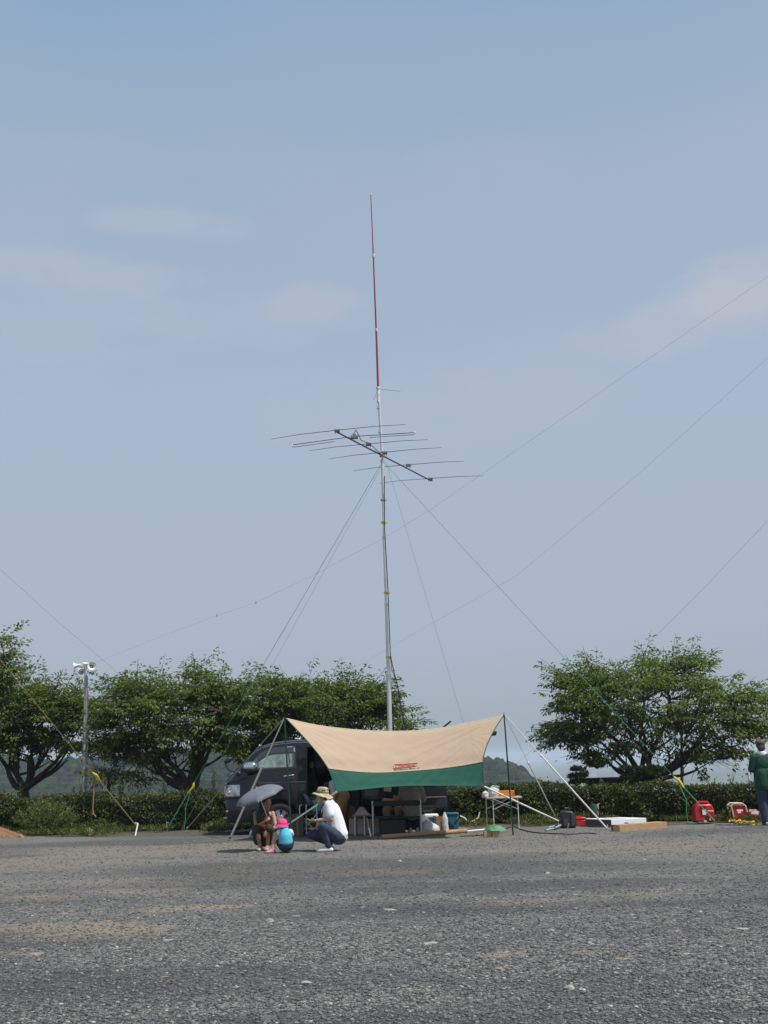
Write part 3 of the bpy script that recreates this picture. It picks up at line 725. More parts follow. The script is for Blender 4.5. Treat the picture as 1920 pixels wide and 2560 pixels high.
MD = 27.15
def mpt(px, py): return at(px, py, MD)
b0 = mpt(979, 2066); b0.z = 0
root = thing('antenna_mast', 'tall bare aluminium mast rising behind the tan canopy', 'mast', b0)
secs = [(2066, 1685, .058), (1690, 1508, .052), (1513, 1340, .047), (1345, 1150, .041), (1155, 985, .035)]
def mx(py): return float(np.interp(py, [970, 1140, 1250, 1482, 1643, 1828, 2066], [946, 956, 957.5, 966, 971, 975.5, 979]))
for i, (ya, yb, rr) in enumerate(secs):
    a, bpt = mpt(mx(ya), ya), mpt(mx(yb), yb)
    if i == 0: a = b0
    mb = MB(); mb.tube([a, bpt], rr, 14); d = (bpt - a).normalized()
    mb.tube([bpt - d * .05, bpt], rr * 1.16, 14)
    part('pole_section', mb, m_alu, root)
mb = MB(); q = mpt(mx(985), 983); 
for py in (1020, 1080): mb.box(mpt(mx(py), py) + V((-.035, -.02, 0)), (.07, .05, .05))
mb.tube([mpt(mx(1010) - 3, 1008), mpt(mx(1090) - 3, 1090)], .012, 8)
part('clamp', mb, m_galv, root)
pts = [(961, 1190), (961, 1260), (962, 1330), (966, 1400), (970, 1480), (973, 1560), (976, 1640), (985, 1680), (997, 1728), (1003, 1770), (1008, 1800), (1014, 1832)]
mb = MB(); mb.tube([at(x, y, MD - .08) for x, y in pts] + [V((at(1014, 1832, MD).x + .1, MD - .2, 1.9))], .013, 6); part('feed_cable', mb, m_blk, root)
mb = MB(); mb.tube([at(x, y, MD - .1) for x, y in [(975, 1640), (980, 1675), (994, 1715), (996, 1735), (1006, 1790), (1026, 1830)]], .008, 6); part('feed_cable', mb, m_blk, root)
for py in (1250, 1306, 1482, 1643):
    mb = MB(); mb.tube([mpt(mx(py), py) + V((.0, 0, -.02)), mpt(mx(py), py) + V((0, 0, .02))], .064, 12); mb.box(mpt(mx(py) + 6, py), (.06, .05, .03)); part('tape_band', mb, m_yel, root)
mb = MB(); mb.tube([mpt(mx(1155), 1157), mpt(mx(1150), 1150)], .05, 12); part('guy_ring', mb, m_galv, root)

# yagi: everything on one horizontal plane
ZY = mpt(956, 1140).z
root = thing('beam_antenna', 'six element beam antenna with a diagonal boom on the tall mast', 'antenna', mpt(956, 1140))
def yz(px, py, dz=0): return onz(px, py, ZY) + V((0, 0, dz))
mb = MB(); mb.tube([yz(840, 1079), yz(1078, 1202)], .020, 10); part('boom', mb, m_dkmetal, root)
els = [((676, 1097), (1014, 1061), (843, 1080)), ((773.5, 1126), (1070, 1099), (921, 1114)), ((822.6, 1146.5), (1103, 1119), (962, 1135)), ((882.7, 1176), (1159.5, 1153), (1021, 1166)), ((948, 1207.5), (1209.5, 1189.5), (1076, 1200))]
for a, c_, mid in els:
    A, C_, Mx = yz(*a), yz(*c_), yz(*mid, .045)
    s1 = A + (Mx - A) * .45; s2 = C_ + (Mx - C_) * .45; s1.z = s2.z = Mx.z - .01
    mb = MB(); mb.tube([A + V((0, 0, -.01)), s1, Mx, s2, C_], [.0048, .007, .009, .007, .0048], 8); o = part('element', mb, m_elem, root)
    mb = MB(); mb.box(Mx + V((0, 0, -.02)), (.12, .09, .05)); mb.tube([Mx + V((-.05, 0, -.09)), Mx + V((-.05, 0, .03))], .008, 6); mb.tube([Mx + V((.05, 0, -.09)), Mx + V((.05, 0, .03))], .008, 6)
    part('element_clamp', mb, m_dkmetal, root)
A, C_ = yz(731.5, 1112), yz(1037.5, 1081.5); Mx = yz(886, 1096, .05)
mb = MB(); mb.tube([A, Mx, C_], .0095, 8); mb.tube([A + V((.02, 0, -.06)), A + (Mx - A) * .68 + V((0, 0, -.06))], .007, 6); mb.tube([C_ + V((-.02, 0, -.05)), C_ + (Mx - C_) * .75 + V((0, 0, -.05))], .007, 6)
part('driven_element', mb, m_elem, root)
mb = MB(); mb.ell(A + V((0, 0, -.03)), (.018, .018, .045), nu=8, nv=6); part('end_cap', mb, m_white, root)
mb = MB(); mb.ell(C_, (.028, .02, .02), nu=8, nv=6); part('end_cap', mb, m_white, root)
mb = MB(); mb.box(Mx + V((0, 0, -.02)), (.17, .13, .06)); mb.box(Mx + V((0, 0, .03)), (.08, .07, .05)); part('feed_box', mb, mat('grey_box', (.22, .23, .22), .5), root)
mb = MB(); mb.tube([yz(884, 1090, .05), yz(890, 1085, .10), yz(903, 1103, .02), yz(925, 1112, .03), yz(938, 1124, .02), yz(952, 1136, .0)], .009, 6); part('feed_cable', mb, m_blk, root)
mb = MB(); mb.box(mpt(956, 1136) + V((0, -.02, 0)), (.14, .12, .12)); part('mast_clamp', mb, m_galv, root)

# whip
wb = mpt(946.5, 1008)
root = thing('whip_antenna', 'very tall thin red whip antenna with white joints on the mast top', 'antenna', wb)
def wx(py): return float(np.interp(py, [487, 640, 826, 970, 1008], [927, 933.3, 940.5, 945.3, 946.3]))
for ya, yb, ra, rb in ((970, 828, .029, .026), (824, 642, .023, .019), (638, 489, .017, .011)):
    mb = MB(); mb.tube([mpt(wx(ya), ya), mpt(wx(yb), yb)], [ra, rb], 10); part('whip_section', mb, m_redfg, root)
for py in (826, 640):
    mb = MB(); mb.tube([mpt(wx(py), py + 4), mpt(wx(py), py + 1), mpt(wx(py), py - 4)], [.024, .040, .040], 12); part('joint', mb, m_white, root)
mb = MB(); mb.ell(mpt(927, 486), (.022, .022, .03), nu=8, nv=6); part('tip_cap', mb, m_white, root)
mb = MB(); mb.tube([mpt(946.2, 1006), mpt(945.5, 970)], .042, 12); mb.tube([mpt(945.3, 972), mpt(945.2, 968)], .055, 12); part('base_sleeve', mb, m_white, root)
for px, py, dy in ((1001, 978, .3), (934, 1000, -1.0), (950, 985, 1.0)):
    mb = MB(); q = at(px, py, MD + dy); mb.tube([mpt(946, 972), q], .006, 6); part('radial', mb, m_elem, root)

# guy ropes of the mast ---------------------------------------------------
GT = mpt(957, 1153)
GG = 'green guy ropes of the antenna mast'
def rope(name, label, cat, pts, r, m, group=None, n=6):
    mb = MB(); mb.tube(pts, r, n); return single(name, mb, m, label, cat, pts[-1] if pts[-1].z < pts[0].z else pts[0], group)
def along(a, b, t): return a + (b - a) * t
def tensioner(root, p, d, big=1.0):
    d = d.normalized(); mb = MB()
    a = p - d * .16 * big; b_ = p + d * .16 * big
    mb.tube([a, a + d * .04, a + d * .10 + V((.03, 0, 0)), p + V((.03, 0, 0)), b_ - d * .04, b_], [.012 * big, .024 * big, .030 * big, .027 * big, .024 * big, .012 * big], 8)
    part('tensioner', mb, m_yel, root)
def peg(p, label, lean=V((.1, 0, .25)), group='steel tent pegs in the gravel'):
    mb = MB(); mb.tube([V((p.x, p.y, -.03)), V((p.x, p.y, -.03)) + lean], .012, 8); mb.tube([V((p.x, p.y, 0)) + lean * .82, V((p.x, p.y, 0)) + lean * .82 + V((.05, 0, .0))], .01, 6)
    single('tent_peg', mb, m_peg, label, 'peg', (p.x, p.y, 0))
def guy(label, px, py, tt, tail, r=.0052, mt=m_grope, top=GT, group=GG, thick=.011):
    g0 = gnd(px, py); g0.z = .04
    root = thing('guy_rope', label, 'rope', (g0.x, g0.y, 0), group)
    k = along(top, g0, tt)
    mb = MB(); mb.tube([top, k], r, 6); part('rope', mb, mt, root)
    mb = MB(); mb.tube([k, g0], thick, 6)
    part('doubled_rope', mb, mt, root)
    tensioner(root, k, g0 - top)
    if tail:
        pts = [k + V((0, -.05, -.08))]
        for (tx, ty) in tail: pts.append(at(tx, ty, k.y + (g0.y - k.y) * .5 - .1))
        for p in pts: p.z = max(p.z, .012)
        mb = MB(); mb.tube(pts, .008, 6); part('rope_tail', mb, mt, root)
    return g0
g0 = guy('green guy rope from the mast to a peg by the left hedge, with yellow tensioner', 418, 2076, .895, [(464, 2020), (463, 2050), (460, 2078), (462, 2092)])
peg(g0, 'steel peg holding the green guy rope in the left weeds', V((-.02, 0, .22)))
guy('green guy rope from the mast towards the square red generator, yellow tensioner near its end', 1788, 2058, .905, [(1716, 2000), (1716, 2030), (1721, 2062), (1722, 2080), (1745, 2086)])
G2 = gnd(446, 2084)
rope('guy_rope', 'thin second guy rope beside the left green one, pale lower length', 'rope', [GT + V((.05, .05, .02)), V((G2.x, G2.y + .3, .03))], .0034, m_grope, GG)
rope('guy_rope', 'dark green guy rope dropping steeply from the mast behind the right half of the canopy', 'rope', [GT + V((.08, 0, 0)), at(1161, 1815, 26.2)], .0034, m_grope, GG)
mb = MB(); mb.tube([gnd(460, 2110) + V((0, 0, .008)), gnd(466, 2107) + V((0, 0, .012)), gnd(470, 2112) + V((0, 0, .008)), gnd(462, 2115) + V((0, 0, .008))], .009, 6)
single('rope_end', mb, m_grope, 'loose green rope end lying on the gravel below the left guy', 'rope')
q = gnd(1782, 2083); mb = MB(); mb.tube([V((q.x, q.y, -.02)), at(1790, 2060, q.y + .1)], .012, 6)
single('stake', mb, m_dkmetal, 'dark slanted stake in the gravel in front of the square red generator', 'stake')
mb = MB(); mb.tube([gnd(x, y) + V((0, 0, .008)) for x, y in ((1718, 2084), (1725, 2090), (1745, 2088), (1760, 2093), (1775, 2090))], .008, 6)
single('rope_end', mb, m_grope, 'loose green rope lying on the gravel in front of the square red generator', 'rope')

# tan rope at far left
a, g0 = at(-40, 1600, 22.5), gnd(342, 2080)
root = thing('guy_rope', 'tan rope slanting from the upper left edge to a white peg, yellow tensioner on it', 'rope', (g0.x, g0.y, 0))
g0.z = .12; k = along(a, g0, .70)
mb = MB(); mb.tube([a, k], .0065, 6); part('rope', mb, m_trope, root)
mb = MB(); mb.tube([k, g0], .013, 6); part('doubled_rope', mb, m_trope, root)
tensioner(root, k, g0 - a, 1.05)
mb = MB(); mb.tube([k + V((.02, -.03, -.05))] + [at(x, y, k.y + .1) for x, y in ((235, 1960), (234, 1990), (232, 2020), (233, 2034), (240, 2042))], .011, 6); part('rope_tail', mb, m_trope, root)
mb = MB(); mb.tube([gnd(338, 2090), V((g0.x + .02, g0.y, .19)), V((g0.x - .04, g0.y, .205))], .016, 8); single('tent_peg', mb, m_white, 'white peg holding the tan rope at the gravel edge', 'peg')

# thin antenna wires across the sky
GW = 'thin wires crossing the sky'
def sag(p0, p1, s, n=14): return [p0 + (p1 - p0) * (i / n) + V((0, 0, -s * 4 * (i / n) * (1 - i / n))) for i in range(n + 1)]
w1 = [at(2000, 636, 16), at(1400, 1050, 18), at(1075, 1275, 20), at(965, 1342, 21), at(780, 1440, 22.5), at(640, 1506, 23.5), at(545, 1538, 24.5), at(380, 1600, 27), at(250, 1652, 29), at(120, 1720, 31)]
rope('wire_antenna', 'long thin wire slanting across the whole sky from upper right to left trees', 'wire', w1, .0014, m_wire, GW, 5)
for px, py, D_ in ((640, 1505, 23.5), (542, 1537, 24.5)):
    mb = MB(); p = at(px, py, D_); mb.ell(p, (.011, .011, .028), nu=8, nv=6); mb.ell(p + V((0, 0, -.028)), (.016, .016, .011), nu=8, nv=6); single('insulator', mb, mat('grey_ceramic', (.3, .3, .3), .4), 'small grey insulator on the long sky wire' + (', the nearer to the mast' if px == 640 else ', the farther to the left'), 'insulator', p)
w2 = [at(2000, 822, 17), at(1600, 1182, 20), at(1290, 1440, 23), at(1060, 1570, 26), at(885, 1670, 30), at(780, 1730, 32)]
rope('wire_antenna', 'second thin wire running from the right edge down to the crown behind the canopy', 'wire', w2, .0014, m_wire, GW, 5)
w3 = [at(2000, 1216, 20), at(1760, 1470, 22), at(1590, 1640, 23), at(1480, 1742, 24), at(1400, 1820, 24.5), at(1310, 1893, 25), at(1225, 1965, 25.4)]
rope('wire_antenna', 'lowest thin wire crossing in front of the lone right cherry tree', 'wire', w3, .0021, m_grrope, GW, 5)
w4 = [at(-60, 1368, 22), at(140, 1550, 24), at(275, 1665, 26), at(400, 1780, 29)]
rope('wire_antenna', 'dark wire slanting from the left edge into the wide cherry tree', 'wire', w4, .0024, m_wire, GW, 5)

# power lines in front of the far hill
mL = mat('power_cable', (.20, .21, .22), .6, bmp=0)
for i, (y0, y1, y2) in enumerate(((1922, 1908, 1945), (1937, 1921, 1956))):
    pts = sag(at(-250, y0 + 6, 330), at(700, y0, 330), 2, 10)[:-1] + sag(at(700, y0, 330), at(1460, y2, 330), 2, 10)
    mb = MB(); mb.tube(pts, .028, 5); single('power_line', mb, mL, ('upper' if i == 0 else 'lower') + ' pale power line strung before the wooded hill', 'power line', pts[0], 'power lines before the hill')

# loudspeaker pole ---------------------------------------------------------
PD = 29.5
b0 = at(208, 1998, PD); bz = V((at(205, 2040, PD).x, PD, -.02))
root = thing('loudspeaker_pole', 'grey metal pole with four white horn loudspeakers standing behind the left hedge', 'loudspeaker pole', bz)
mb = MB()
tops = [(209.0, 1998, .062), (211.5, 1870, .052), (213, 1780, .043), (214.5, 1668, .032)]
mb.tube([bz] + [at(x, y, PD) for x, y, _ in tops], [.065] + [t[2] for t in tops], 14); part('pole', mb, m_galv, root)
for py in (1965, 1905, 1840, 1712, 1745):
    mb = MB(); c_ = at(np.interp(py, [1668, 1998], [214.5, 209]), py, PD); mb.tube([c_ + V((0, 0, -.015)), c_ + V((0, 0, .015))], .072 if py > 1800 else .055, 12); part('band', mb, m_galv, root)
mb = MB(); mb.tube([at(218, 1690, PD - .06), at(219, 1780, PD - .06), at(218, 1900, PD - .07), at(216, 1998, PD - .08)], .014, 6); part('conduit', mb, mat('grey_cable', (.16, .16, .16), .6), root)
mb = MB(); mb.beam(at(199, 1668, PD), at(229, 1668, PD), .05, .05); part('bracket', mb, m_galv, root)
def horn(c, ax, s, label=None):
    mb = MB(); ax = V(ax).normalized()
    prof = [(.001, -.30), (.085, -.29), (.095, -.24), (.09, -.16), (.095, -.08), (.115, 0), (.15, .07), (.20, .125), (.235, .15), (.235, .16), (.195, .125), (.145, .06), (.10, 0), (.085, -.08), (.001, -.09)]
    mb.lathe([(r_ * s, z * s) for r_, z in prof], c, ax, 24); o = part('horn', mb, m_white, root)
    mb = MB(); mb.lathe([(.001, -.02 * s), (.05 * s, -.02 * s), (.045 * s, .03 * s), (.001, .05 * s)], c, ax, 14); part('horn_throat', mb, mat('throat', (.5, .48, .36), .5), o)
    mb = MB(); mb.lathe([(.052 * s, -.05 * s), (.092 * s, -.02 * s)], c, ax, 20); part('throat_shade', mb, mat('throat_shadow', (.10, .10, .05), .7), o)  # shade around the throat, coloured in as a dark ring
horn(at(229, 1666, PD - .12), (.30, -.92, .06), .46)
horn(at(191, 1664, PD), (-.98, -.1, -.10), .40)
horn(at(214.5, 1664, PD + .10), (.1, -.2, .97), .42)
horn(at(205, 1677, PD + .15), (-.6, .8, -.1), .40)

# park lamp and garden behind right hedge
LD = 32.0; bz = at(1706, 1965, LD); bz.z = -.03
root = thing('street_lamp', 'dark green lamp post with a lantern partly hidden in the lone cherry tree', 'street lamp', bz)
m_dg = mat('dark_green_paint', (.025, .06, .045), .4, var=.15)
mb = MB(); mb.tube([bz, at(1705, 1960, LD), at(1703.5, 1800, LD)], [.06, .045, .035], 12); mb.tube([bz, bz + V((0, 0, .25))], .08, 12); part('post', mb, m_dg, root)
t = at(1703.5, 1800, LD); mb = MB(); mb.lathe([(.03, 0), (.10, .03), (.11, .05), (.02, .06)], t, (0, 0, 1), 16); mb.lathe([(.001, .50), (.05, .46), (.19, .36), (.20, .33), (.02, .33)], t, (0, 0, 1), 16); part('lantern_frame', mb, m_dg, root)
mb = MB(); mb.lathe([(.09, .06), (.13, .33)], t, (0, 0, 1), 16); part('lantern_glass', mb, mat('milky_glass', (.35, .33, .28), .3), root)
# big dark bowl
BD = 28.6; c0 = at(1528, 1980, BD); c0.z = -.03
zt = at(1528, 1941, BD).z
mb = MB()
for k, (rx, ry, z) in enumerate([(.25, .2, 0), (.25, .2, zt - .45), (.45, .35, zt - .28), (.72, .55, zt - .02), (.76, .58, zt), (.72, .55, zt), (.6, .45, zt - .08)]):
    pass
prof = [(.25, .2, 0), (.25, .2, zt - .45), (.45, .35, zt - .28), (.74, .55, zt - .03), (.77, .58, zt), (.72, .54, zt), (.55, .40, zt - .1), (.02, .02, zt - .12)]
vs = [c0 + V((rx * math.cos(2 * PI * j / 28), ry * math.sin(2 * PI * j / 28), z)) for rx, ry, z in prof for j in range(28)]
mb.add(vs, [(i * 28 + j, i * 28 + (j + 1) % 28, (i + 1) * 28 + (j + 1) % 28, (i + 1) * 28 + j) for i in range(len(prof) - 1) for j in range(28)])
single('garden_bowl', mb, mat('dark_stone', (.055, .055, .058), .85, var=.3), 'wide dark stone bowl standing behind the right hedge under the cherry tree', 'planter', c0)
m_pine = leafmat('pine_needle', (.012, .030, .012), (.04, .07, .022), .15)
def cloud_tree(label, base, pads, D, seed, trunk):
    r = np.random.default_rng(seed); root = thing('pruned_pine', label, 'pruned tree', base, 'cloud pruned garden trees behind the hedge')
    mb = MB(); mb.tube([at(x, y, D) for x, y in trunk], [.07, .055, .045, .03][:len(trunk)], 8)
    C = []
    for px, py, rx, ry in pads:
        c = np.array(at(px, py, D)); s = D / F; n = int(700 * (rx * ry) / 500) + 160
        u = rnd_unit(r, n); u[:, 2] = np.abs(u[:, 2]) * 1.2 - .25
        C.append(c + u * np.array([rx * s, rx * s * .85, ry * s]) * (r.random((n, 1)) ** .35))
        tx, ty = trunk[min(len(trunk) - 1, 2)]; mb.tube([at(tx, ty, D), at(px, py + ry * .5, D)], [.03, .018], 6)
    part('trunk', mb, m_bark, root, fixn=False)
    C = np.concatenate(C); k = len(C)
    vs, fs = leaves(C, rnd_unit(r, k) + np.array([0, 0, .8]), rnd_unit(r, k), .09, .022, r); npmesh('foliage', vs, fs, m_pine, root)
q = at(1442, 1990, 27.9); q.z = -.03
cloud_tree('small cloud pruned pine with flat pads left of the dark stone bowl', q, [(1440, 1926, 15, 8), (1432, 1944, 12, 7), (1455, 1942, 15, 8), (1447, 1957, 22, 9), (1436, 1959, 14, 6)], 27.9, 61, [(1443, 1990), (1444, 1965), (1442, 1948), (1441, 1930)])
q = at(1615, 1990, 27.6); q.z = -.03
cloud_tree('broad cloud pruned shrub in front of the lone cherry trunk', q, [(1618, 1935, 34, 20), (1575, 1945, 26, 14), (1632, 1958, 32, 14), (1566, 1925, 20, 9), (1600, 1962, 26, 10), (1640, 1930, 22, 14)], 27.6, 62, [(1612, 1990), (1610, 1965), (1606, 1950), (1615, 1938)])
# thin white pole by the standing person
q = at(1872, 1962, 27.8); q2 = V((q.x, q.y, -.03)); mb = MB(); mb.tube([q2, at(1871, 1930, 27.8)], .02, 8); mb.box(at(1868, 1958, 27.8), (.10, .03, .02))
single('marker_pole', mb, m_white, 'thin white marker pole behind the right end of the hedge', 'pole', q2)
# ================================================================== VAN
m_paint, nt, b = nmat('black_car_paint')
b.inputs['Base Color'].default_value = (.010, .010, .013, 1); b.inputs['Roughness'].default_value = .32; b.inputs['Coat Weight'].default_value = .7; b.inputs['Coat Roughness'].default_value = .06; b.inputs['Specular IOR Level'].default_value = .25
f = noise_n(nt, 3, 4, .6, coords(nt)); nt.links.new(mix_rgb(nt, math_n(nt, 'MULTIPLY', f, .5), (.006, .006, .008), (.014, .0135, .0135)), b.inputs['Base Color'])
nt.links.new(ramp(nt, f, [(.3, .16), (.7, .26)]), b.inputs['Roughness'])
m_glass, nt, b = nmat('tinted_glass'); b.inputs['Base Color'].default_value = (.035, .05, .045, 1); b.inputs['Roughness'].default_value = .03; b.inputs['Coat Weight'].default_value = 1; b.inputs['Specular IOR Level'].default_value = .8
f = noise_n(nt, 5, 3, .5, coords(nt)); nt.links.new(mix_rgb(nt, f, (.03, .045, .04), (.07, .10, .085)), b.inputs['Base Color'])
m_clear, nt, b = nmat('clear_window'); b.inputs['Base Color'].default_value = (.55, .68, .62, 1); b.inputs['Roughness'].default_value = .0; b.inputs['Transmission Weight'].default_value = .0; b.inputs['Specular IOR Level'].default_value = .7
_tr = N(nt, 'ShaderNodeBsdfTransparent'); _tr.inputs[0].default_value = (.50, .60, .55, 1); _gl = N(nt, 'ShaderNodeBsdfGlossy'); _gl.inputs['Roughness'].default_value = .02; _gl.inputs[0].default_value = (.9, .95, .95, 1)
_mx = N(nt, 'ShaderNodeMixShader'); _fr = N(nt, 'ShaderNodeLayerWeight'); _fr.inputs[0].default_value = .35
nt.links.new(math_n(nt, 'ADD', math_n(nt, 'MULTIPLY', _fr.outputs['Fresnel'], .8), .10, True), _mx.inputs[0]); nt.links.new(_tr.outputs[0], _mx.inputs[1]); nt.links.new(_gl.outputs[0], _mx.inputs[2]); nt.links.new(_mx.outputs[0], nt.nodes['Material Output'].inputs[0])
m_chrome = mat('chrome', (.75, .75, .76), .10, 1.0, var=.03, bmp=0)
m_trim = mat('black_trim', (.02, .02, .021), .55, var=.2, bmp=.1)
m_lamp, nt, b = nmat('headlight_lens'); b.inputs['Base Color'].default_value = (.55, .55, .54, 1); b.inputs['Roughness'].default_value = .15; b.inputs['Coat Weight'].default_value = 1; b.inputs['Metallic'].default_value = .4
nt.links.new(ramp(nt, noise_n(nt, 9, 2, .5, coords(nt)), [(.35, (.28, .28, .28)), (.6, (.75, .75, .73))]), b.inputs['Base Color'])
m_tail = mat('red_lens', (.45, .01, .015), .2, coat=.8, bmp=0, var=.1)
m_tyre = mat('tyre', (.022, .022, .023), .85, var=.2, scale=20, bmp=.3)
m_rim = mat('alloy_rim', (.52, .53, .55), .35, .6, var=.08, bmp=0)
m_seat = mat('seat_cloth', (.045, .04, .038), .9, var=.25, scale=14, bmp=.3)
m_seam = mat('panel_gap', (.003, .003, .003), .9, bmp=0)

VA = math.radians(4.0)
ux = V((math.cos(VA), math.sin(VA), 0)); uy = V((-math.sin(VA), math.cos(VA), 0))
VL = 4.85; HW = .85; SW = 1.20
pw = at(700, 2045, 25.1); VO = V((pw.x, pw.y, 0)) - ux * SW + uy * HW
def vp(s, w, z): return VO + ux * s + uy * w + V((0, 0, z))
def interp(t, x): return float(np.interp(x, [a for a, _ in t], [b_ for _, b_ in t]))
ZR = [(0, 1.13), (.05, 1.24), (.3, 1.45), (.48, 1.66), (.65, 1.80), (.84, 1.91), (1.03, 1.97), (1.3, 2.0), (1.6, 2.015), (4.4, 2.0), (4.72, 1.95), (4.85, 1.84)]
HWT = [(0, .60), (.03, .68), (.08, .735), (.18, .785), (.35, .825), (.6, .845), (1.0, .85), (4.6, .85), (4.78, .835), (4.85, .80)]
LEV = [(.26, .03), (.38, .0), (.62, .0), (.88, -.004), (1.085, 0), (1.11, .012), (1.40, .03), (1.62, .075), (1.83, .12), (1.91, .15), (1.965, .21), (1.995, .33), (2.008, .55), (2.015, .85)]
def lev(s, z):
    zr = interp(ZR, s); k = max(0, min(1, (z - .26) / (2.015 - .26)))
    zc = .26 + (zr - .26) * k
    # lower body keeps its own height, upper body is squeezed under the sloping nose
    return min(z, zr - .01) * (1 - k) + zc * k if k < 1 else zr
def inset(z): return float(np.interp(z, [a for a, _ in LEV], [b_ for _, b_ in LEV]))
ARCH = [(SW, .40), (SW + 2.57, .40)]; ZC = .32
def zbot(s):
    z = .26
    for c_, R in ARCH:
        if abs(s - c_) < R: z = max(z, ZC + math.sqrt(R * R - (s - c_) ** 2))
    return z
def side_w(s, z):
    """half width of the body at a point of the side"""
    zr = interp(ZR, s); lo, hi = .26, 2.015
    for _ in range(30):
        m_ = (lo + hi) / 2
        if lev(s, m_) < z: lo = m_
        else: hi = m_
    return interp(HWT, s) - inset(lo)
st = sorted(set([0, .03, .08, .18, .3, .42, .54, .65, .76, .84, .95, 1.03, 1.3, 1.5, 1.66, 1.80, 2.2, 2.6, 2.98, 3.2, 4.4, 4.6, 4.72, 4.8, 4.85] + [round(c_ + R * math.cos(math.radians(a)), 4) for c_, R in ARCH for a in range(0, 181, 15)]))
S0, S1 = 1.80, 2.98
van = thing('van', 'black one-box van parked facing left behind the tan canopy, sliding door and tailgate open', 'van', vp(SW, 0, 0))
rows = []; nl = len(LEV)
for s in st:
    zb = zbot(s); row = []
    pts = []
    for i, (z, ins) in enumerate(LEV):
        pts.append((max(interp(HWT, s) - ins, 0), max(lev(s, z), zb + .001 * i)))
    row = [vp(s, -w_, z) for w_, z in pts] + [vp(s, w_, z) for w_, z in pts[::-1]]
    rows.append(row)
mb = MB(); nr_ = len(rows[0]); fl = [p for r_ in rows for p in r_]
fs = []
def door_hole(i, j): # near side only
    return st[i] >= S0 - 1e-6 and st[i + 1] <= S1 + 1e-6 and .37 < LEV[j][0] and j + 1 < nl and LEV[j + 1][0] <= 1.84
def win_hole(i, j, near):
    return st[i] >= .84 - 1e-6 and st[i + 1] <= 1.5 + 1e-6 and j + 1 < nl and LEV[j][0] >= 1.39 and LEV[j + 1][0] <= 1.84
for i in range(len(st) - 1):
    for j in range(nr_ - 1):
        jj = j if j < nl - 1 else (nr_ - 2 - j)
        near = j < nl - 1
        if j != nl - 1 and near and door_hole(i, j): continue
        if j != nl - 1 and win_hole(i, jj, near): continue
        fs.append((i * nr_ + j, i * nr_ + j + 1, (i + 1) * nr_ + j + 1, (i + 1) * nr_ + j))
fs.append(tuple(range(nr_)))
for i in range(len(st) - 1): fs.append((i * nr_, (i + 1) * nr_, (i + 1) * nr_ + nr_ - 1, i * nr_ + nr_ - 1))
mb.add(fl, fs); body = part('body', mb, m_paint, van)
def sp_(s, z, off=.004): return vp(s, -(side_w(s, z) + off), z)
def strip(top, bot, s0, s1, n=10, off=.004, far=False):
    P = [[], []]
    for i in range(n + 1):
        s = s0 + (s1 - s0) * i / n
        P[0].append((s, top(s))); P[1].append((s, bot(s)))
    R_ = []
    for k in range(5):
        R_.append([vp(s, (1 if far else -1) * (side_w(s, zt_ + (zb_ - zt_) * k / 4) + off), zt_ + (zb_ - zt_) * k / 4) for (s, zt_), (_, zb_) in zip(*P)])
    return MB().grid(R_)
def seam(pts, w_=.012, off=.003, name='panel_gap', m=m_seam, par=body):
    mb = MB()
    for (a, c_) in zip(pts[:-1], pts[1:]):
        n = max(2, int(math.hypot(c_[0] - a[0], c_[1] - a[1]) / .08)); d = V((c_[0] - a[0], c_[1] - a[1])).normalized(); nn_ = V((-d.y, d.x)) * w_ / 2
        R1 = []; R2 = []
        for i in range(n + 1):
            s, z = a[0] + (c_[0] - a[0]) * i / n, a[1] + (c_[1] - a[1]) * i / n
            R1.append(sp_(s + nn_.x, z + nn_.y, off)); R2.append(sp_(s - nn_.x, z - nn_.y, off))
        mb.grid([R1, R2])
    return part(name, mb, m, par)
# front door window: frame, glass, painted reflection and rain visor
wt = lambda s: float(np.interp(s, [.50, .62, .76, .9, 1.05, 1.54], [1.44, 1.56, 1.68, 1.77, 1.815, 1.83]))
wb_ = lambda s: float(np.interp(s, [.50, 1.54], [1.385, 1.40]))
fd = part('front_door', strip(lambda s: wt(s) + .06, lambda s: .40 if s > SW + .38 or s < SW - .38 else max(.40, zbot(s) + .03), .50, 1.585, 24, .006), m_paint, van)
part('door_frame', strip(lambda s: wt(s) + .03, lambda s: wb_(s) - .03, .52, 1.56, 16, .010), m_trim, fd)
wg = part('window', strip(wt, wb_, .58, 1.52, 16, .014), m_glass, van)
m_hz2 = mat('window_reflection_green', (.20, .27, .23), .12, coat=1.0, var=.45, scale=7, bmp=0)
part('pane_reflection', strip(lambda s: wt(s) - .13, lambda s: wb_(s) + .02, .74, 1.47, 12, .018), m_hz2, wg)  # greenish reflection painted as a paler patch on the glass
part('rain_visor', strip(lambda s: wt(s) + .03, lambda s: wt(s) - .10, .72, 1.54, 14, .030), mat('smoked_acrylic', (.035, .035, .04), .12, coat=1, bmp=0), van)
mb = MB(); mb.box(sp_(1.52, 1.78, .035), (.03, .02, .09)); mb.box(sp_(1.42, 1.845, .033), (.12, .02, .02)); part('visor_clip', mb, m_chrome, van)
seam([(.60, .42), (.60, 1.05), (.52, 1.30)]); seam([(1.60, .42), (1.60, 1.92)]); seam([(1.78, .40), (1.78, 1.90)], .02)
seam([(1.62, 1.10), (.62, 1.10)], .008)
part('belt_crease', strip(lambda s: 1.105, lambda s: 1.075, .62, 1.78, 12, .010), mat('crease_highlight_paint', (.02, .02, .023), .3, coat=1, bmp=0), van)
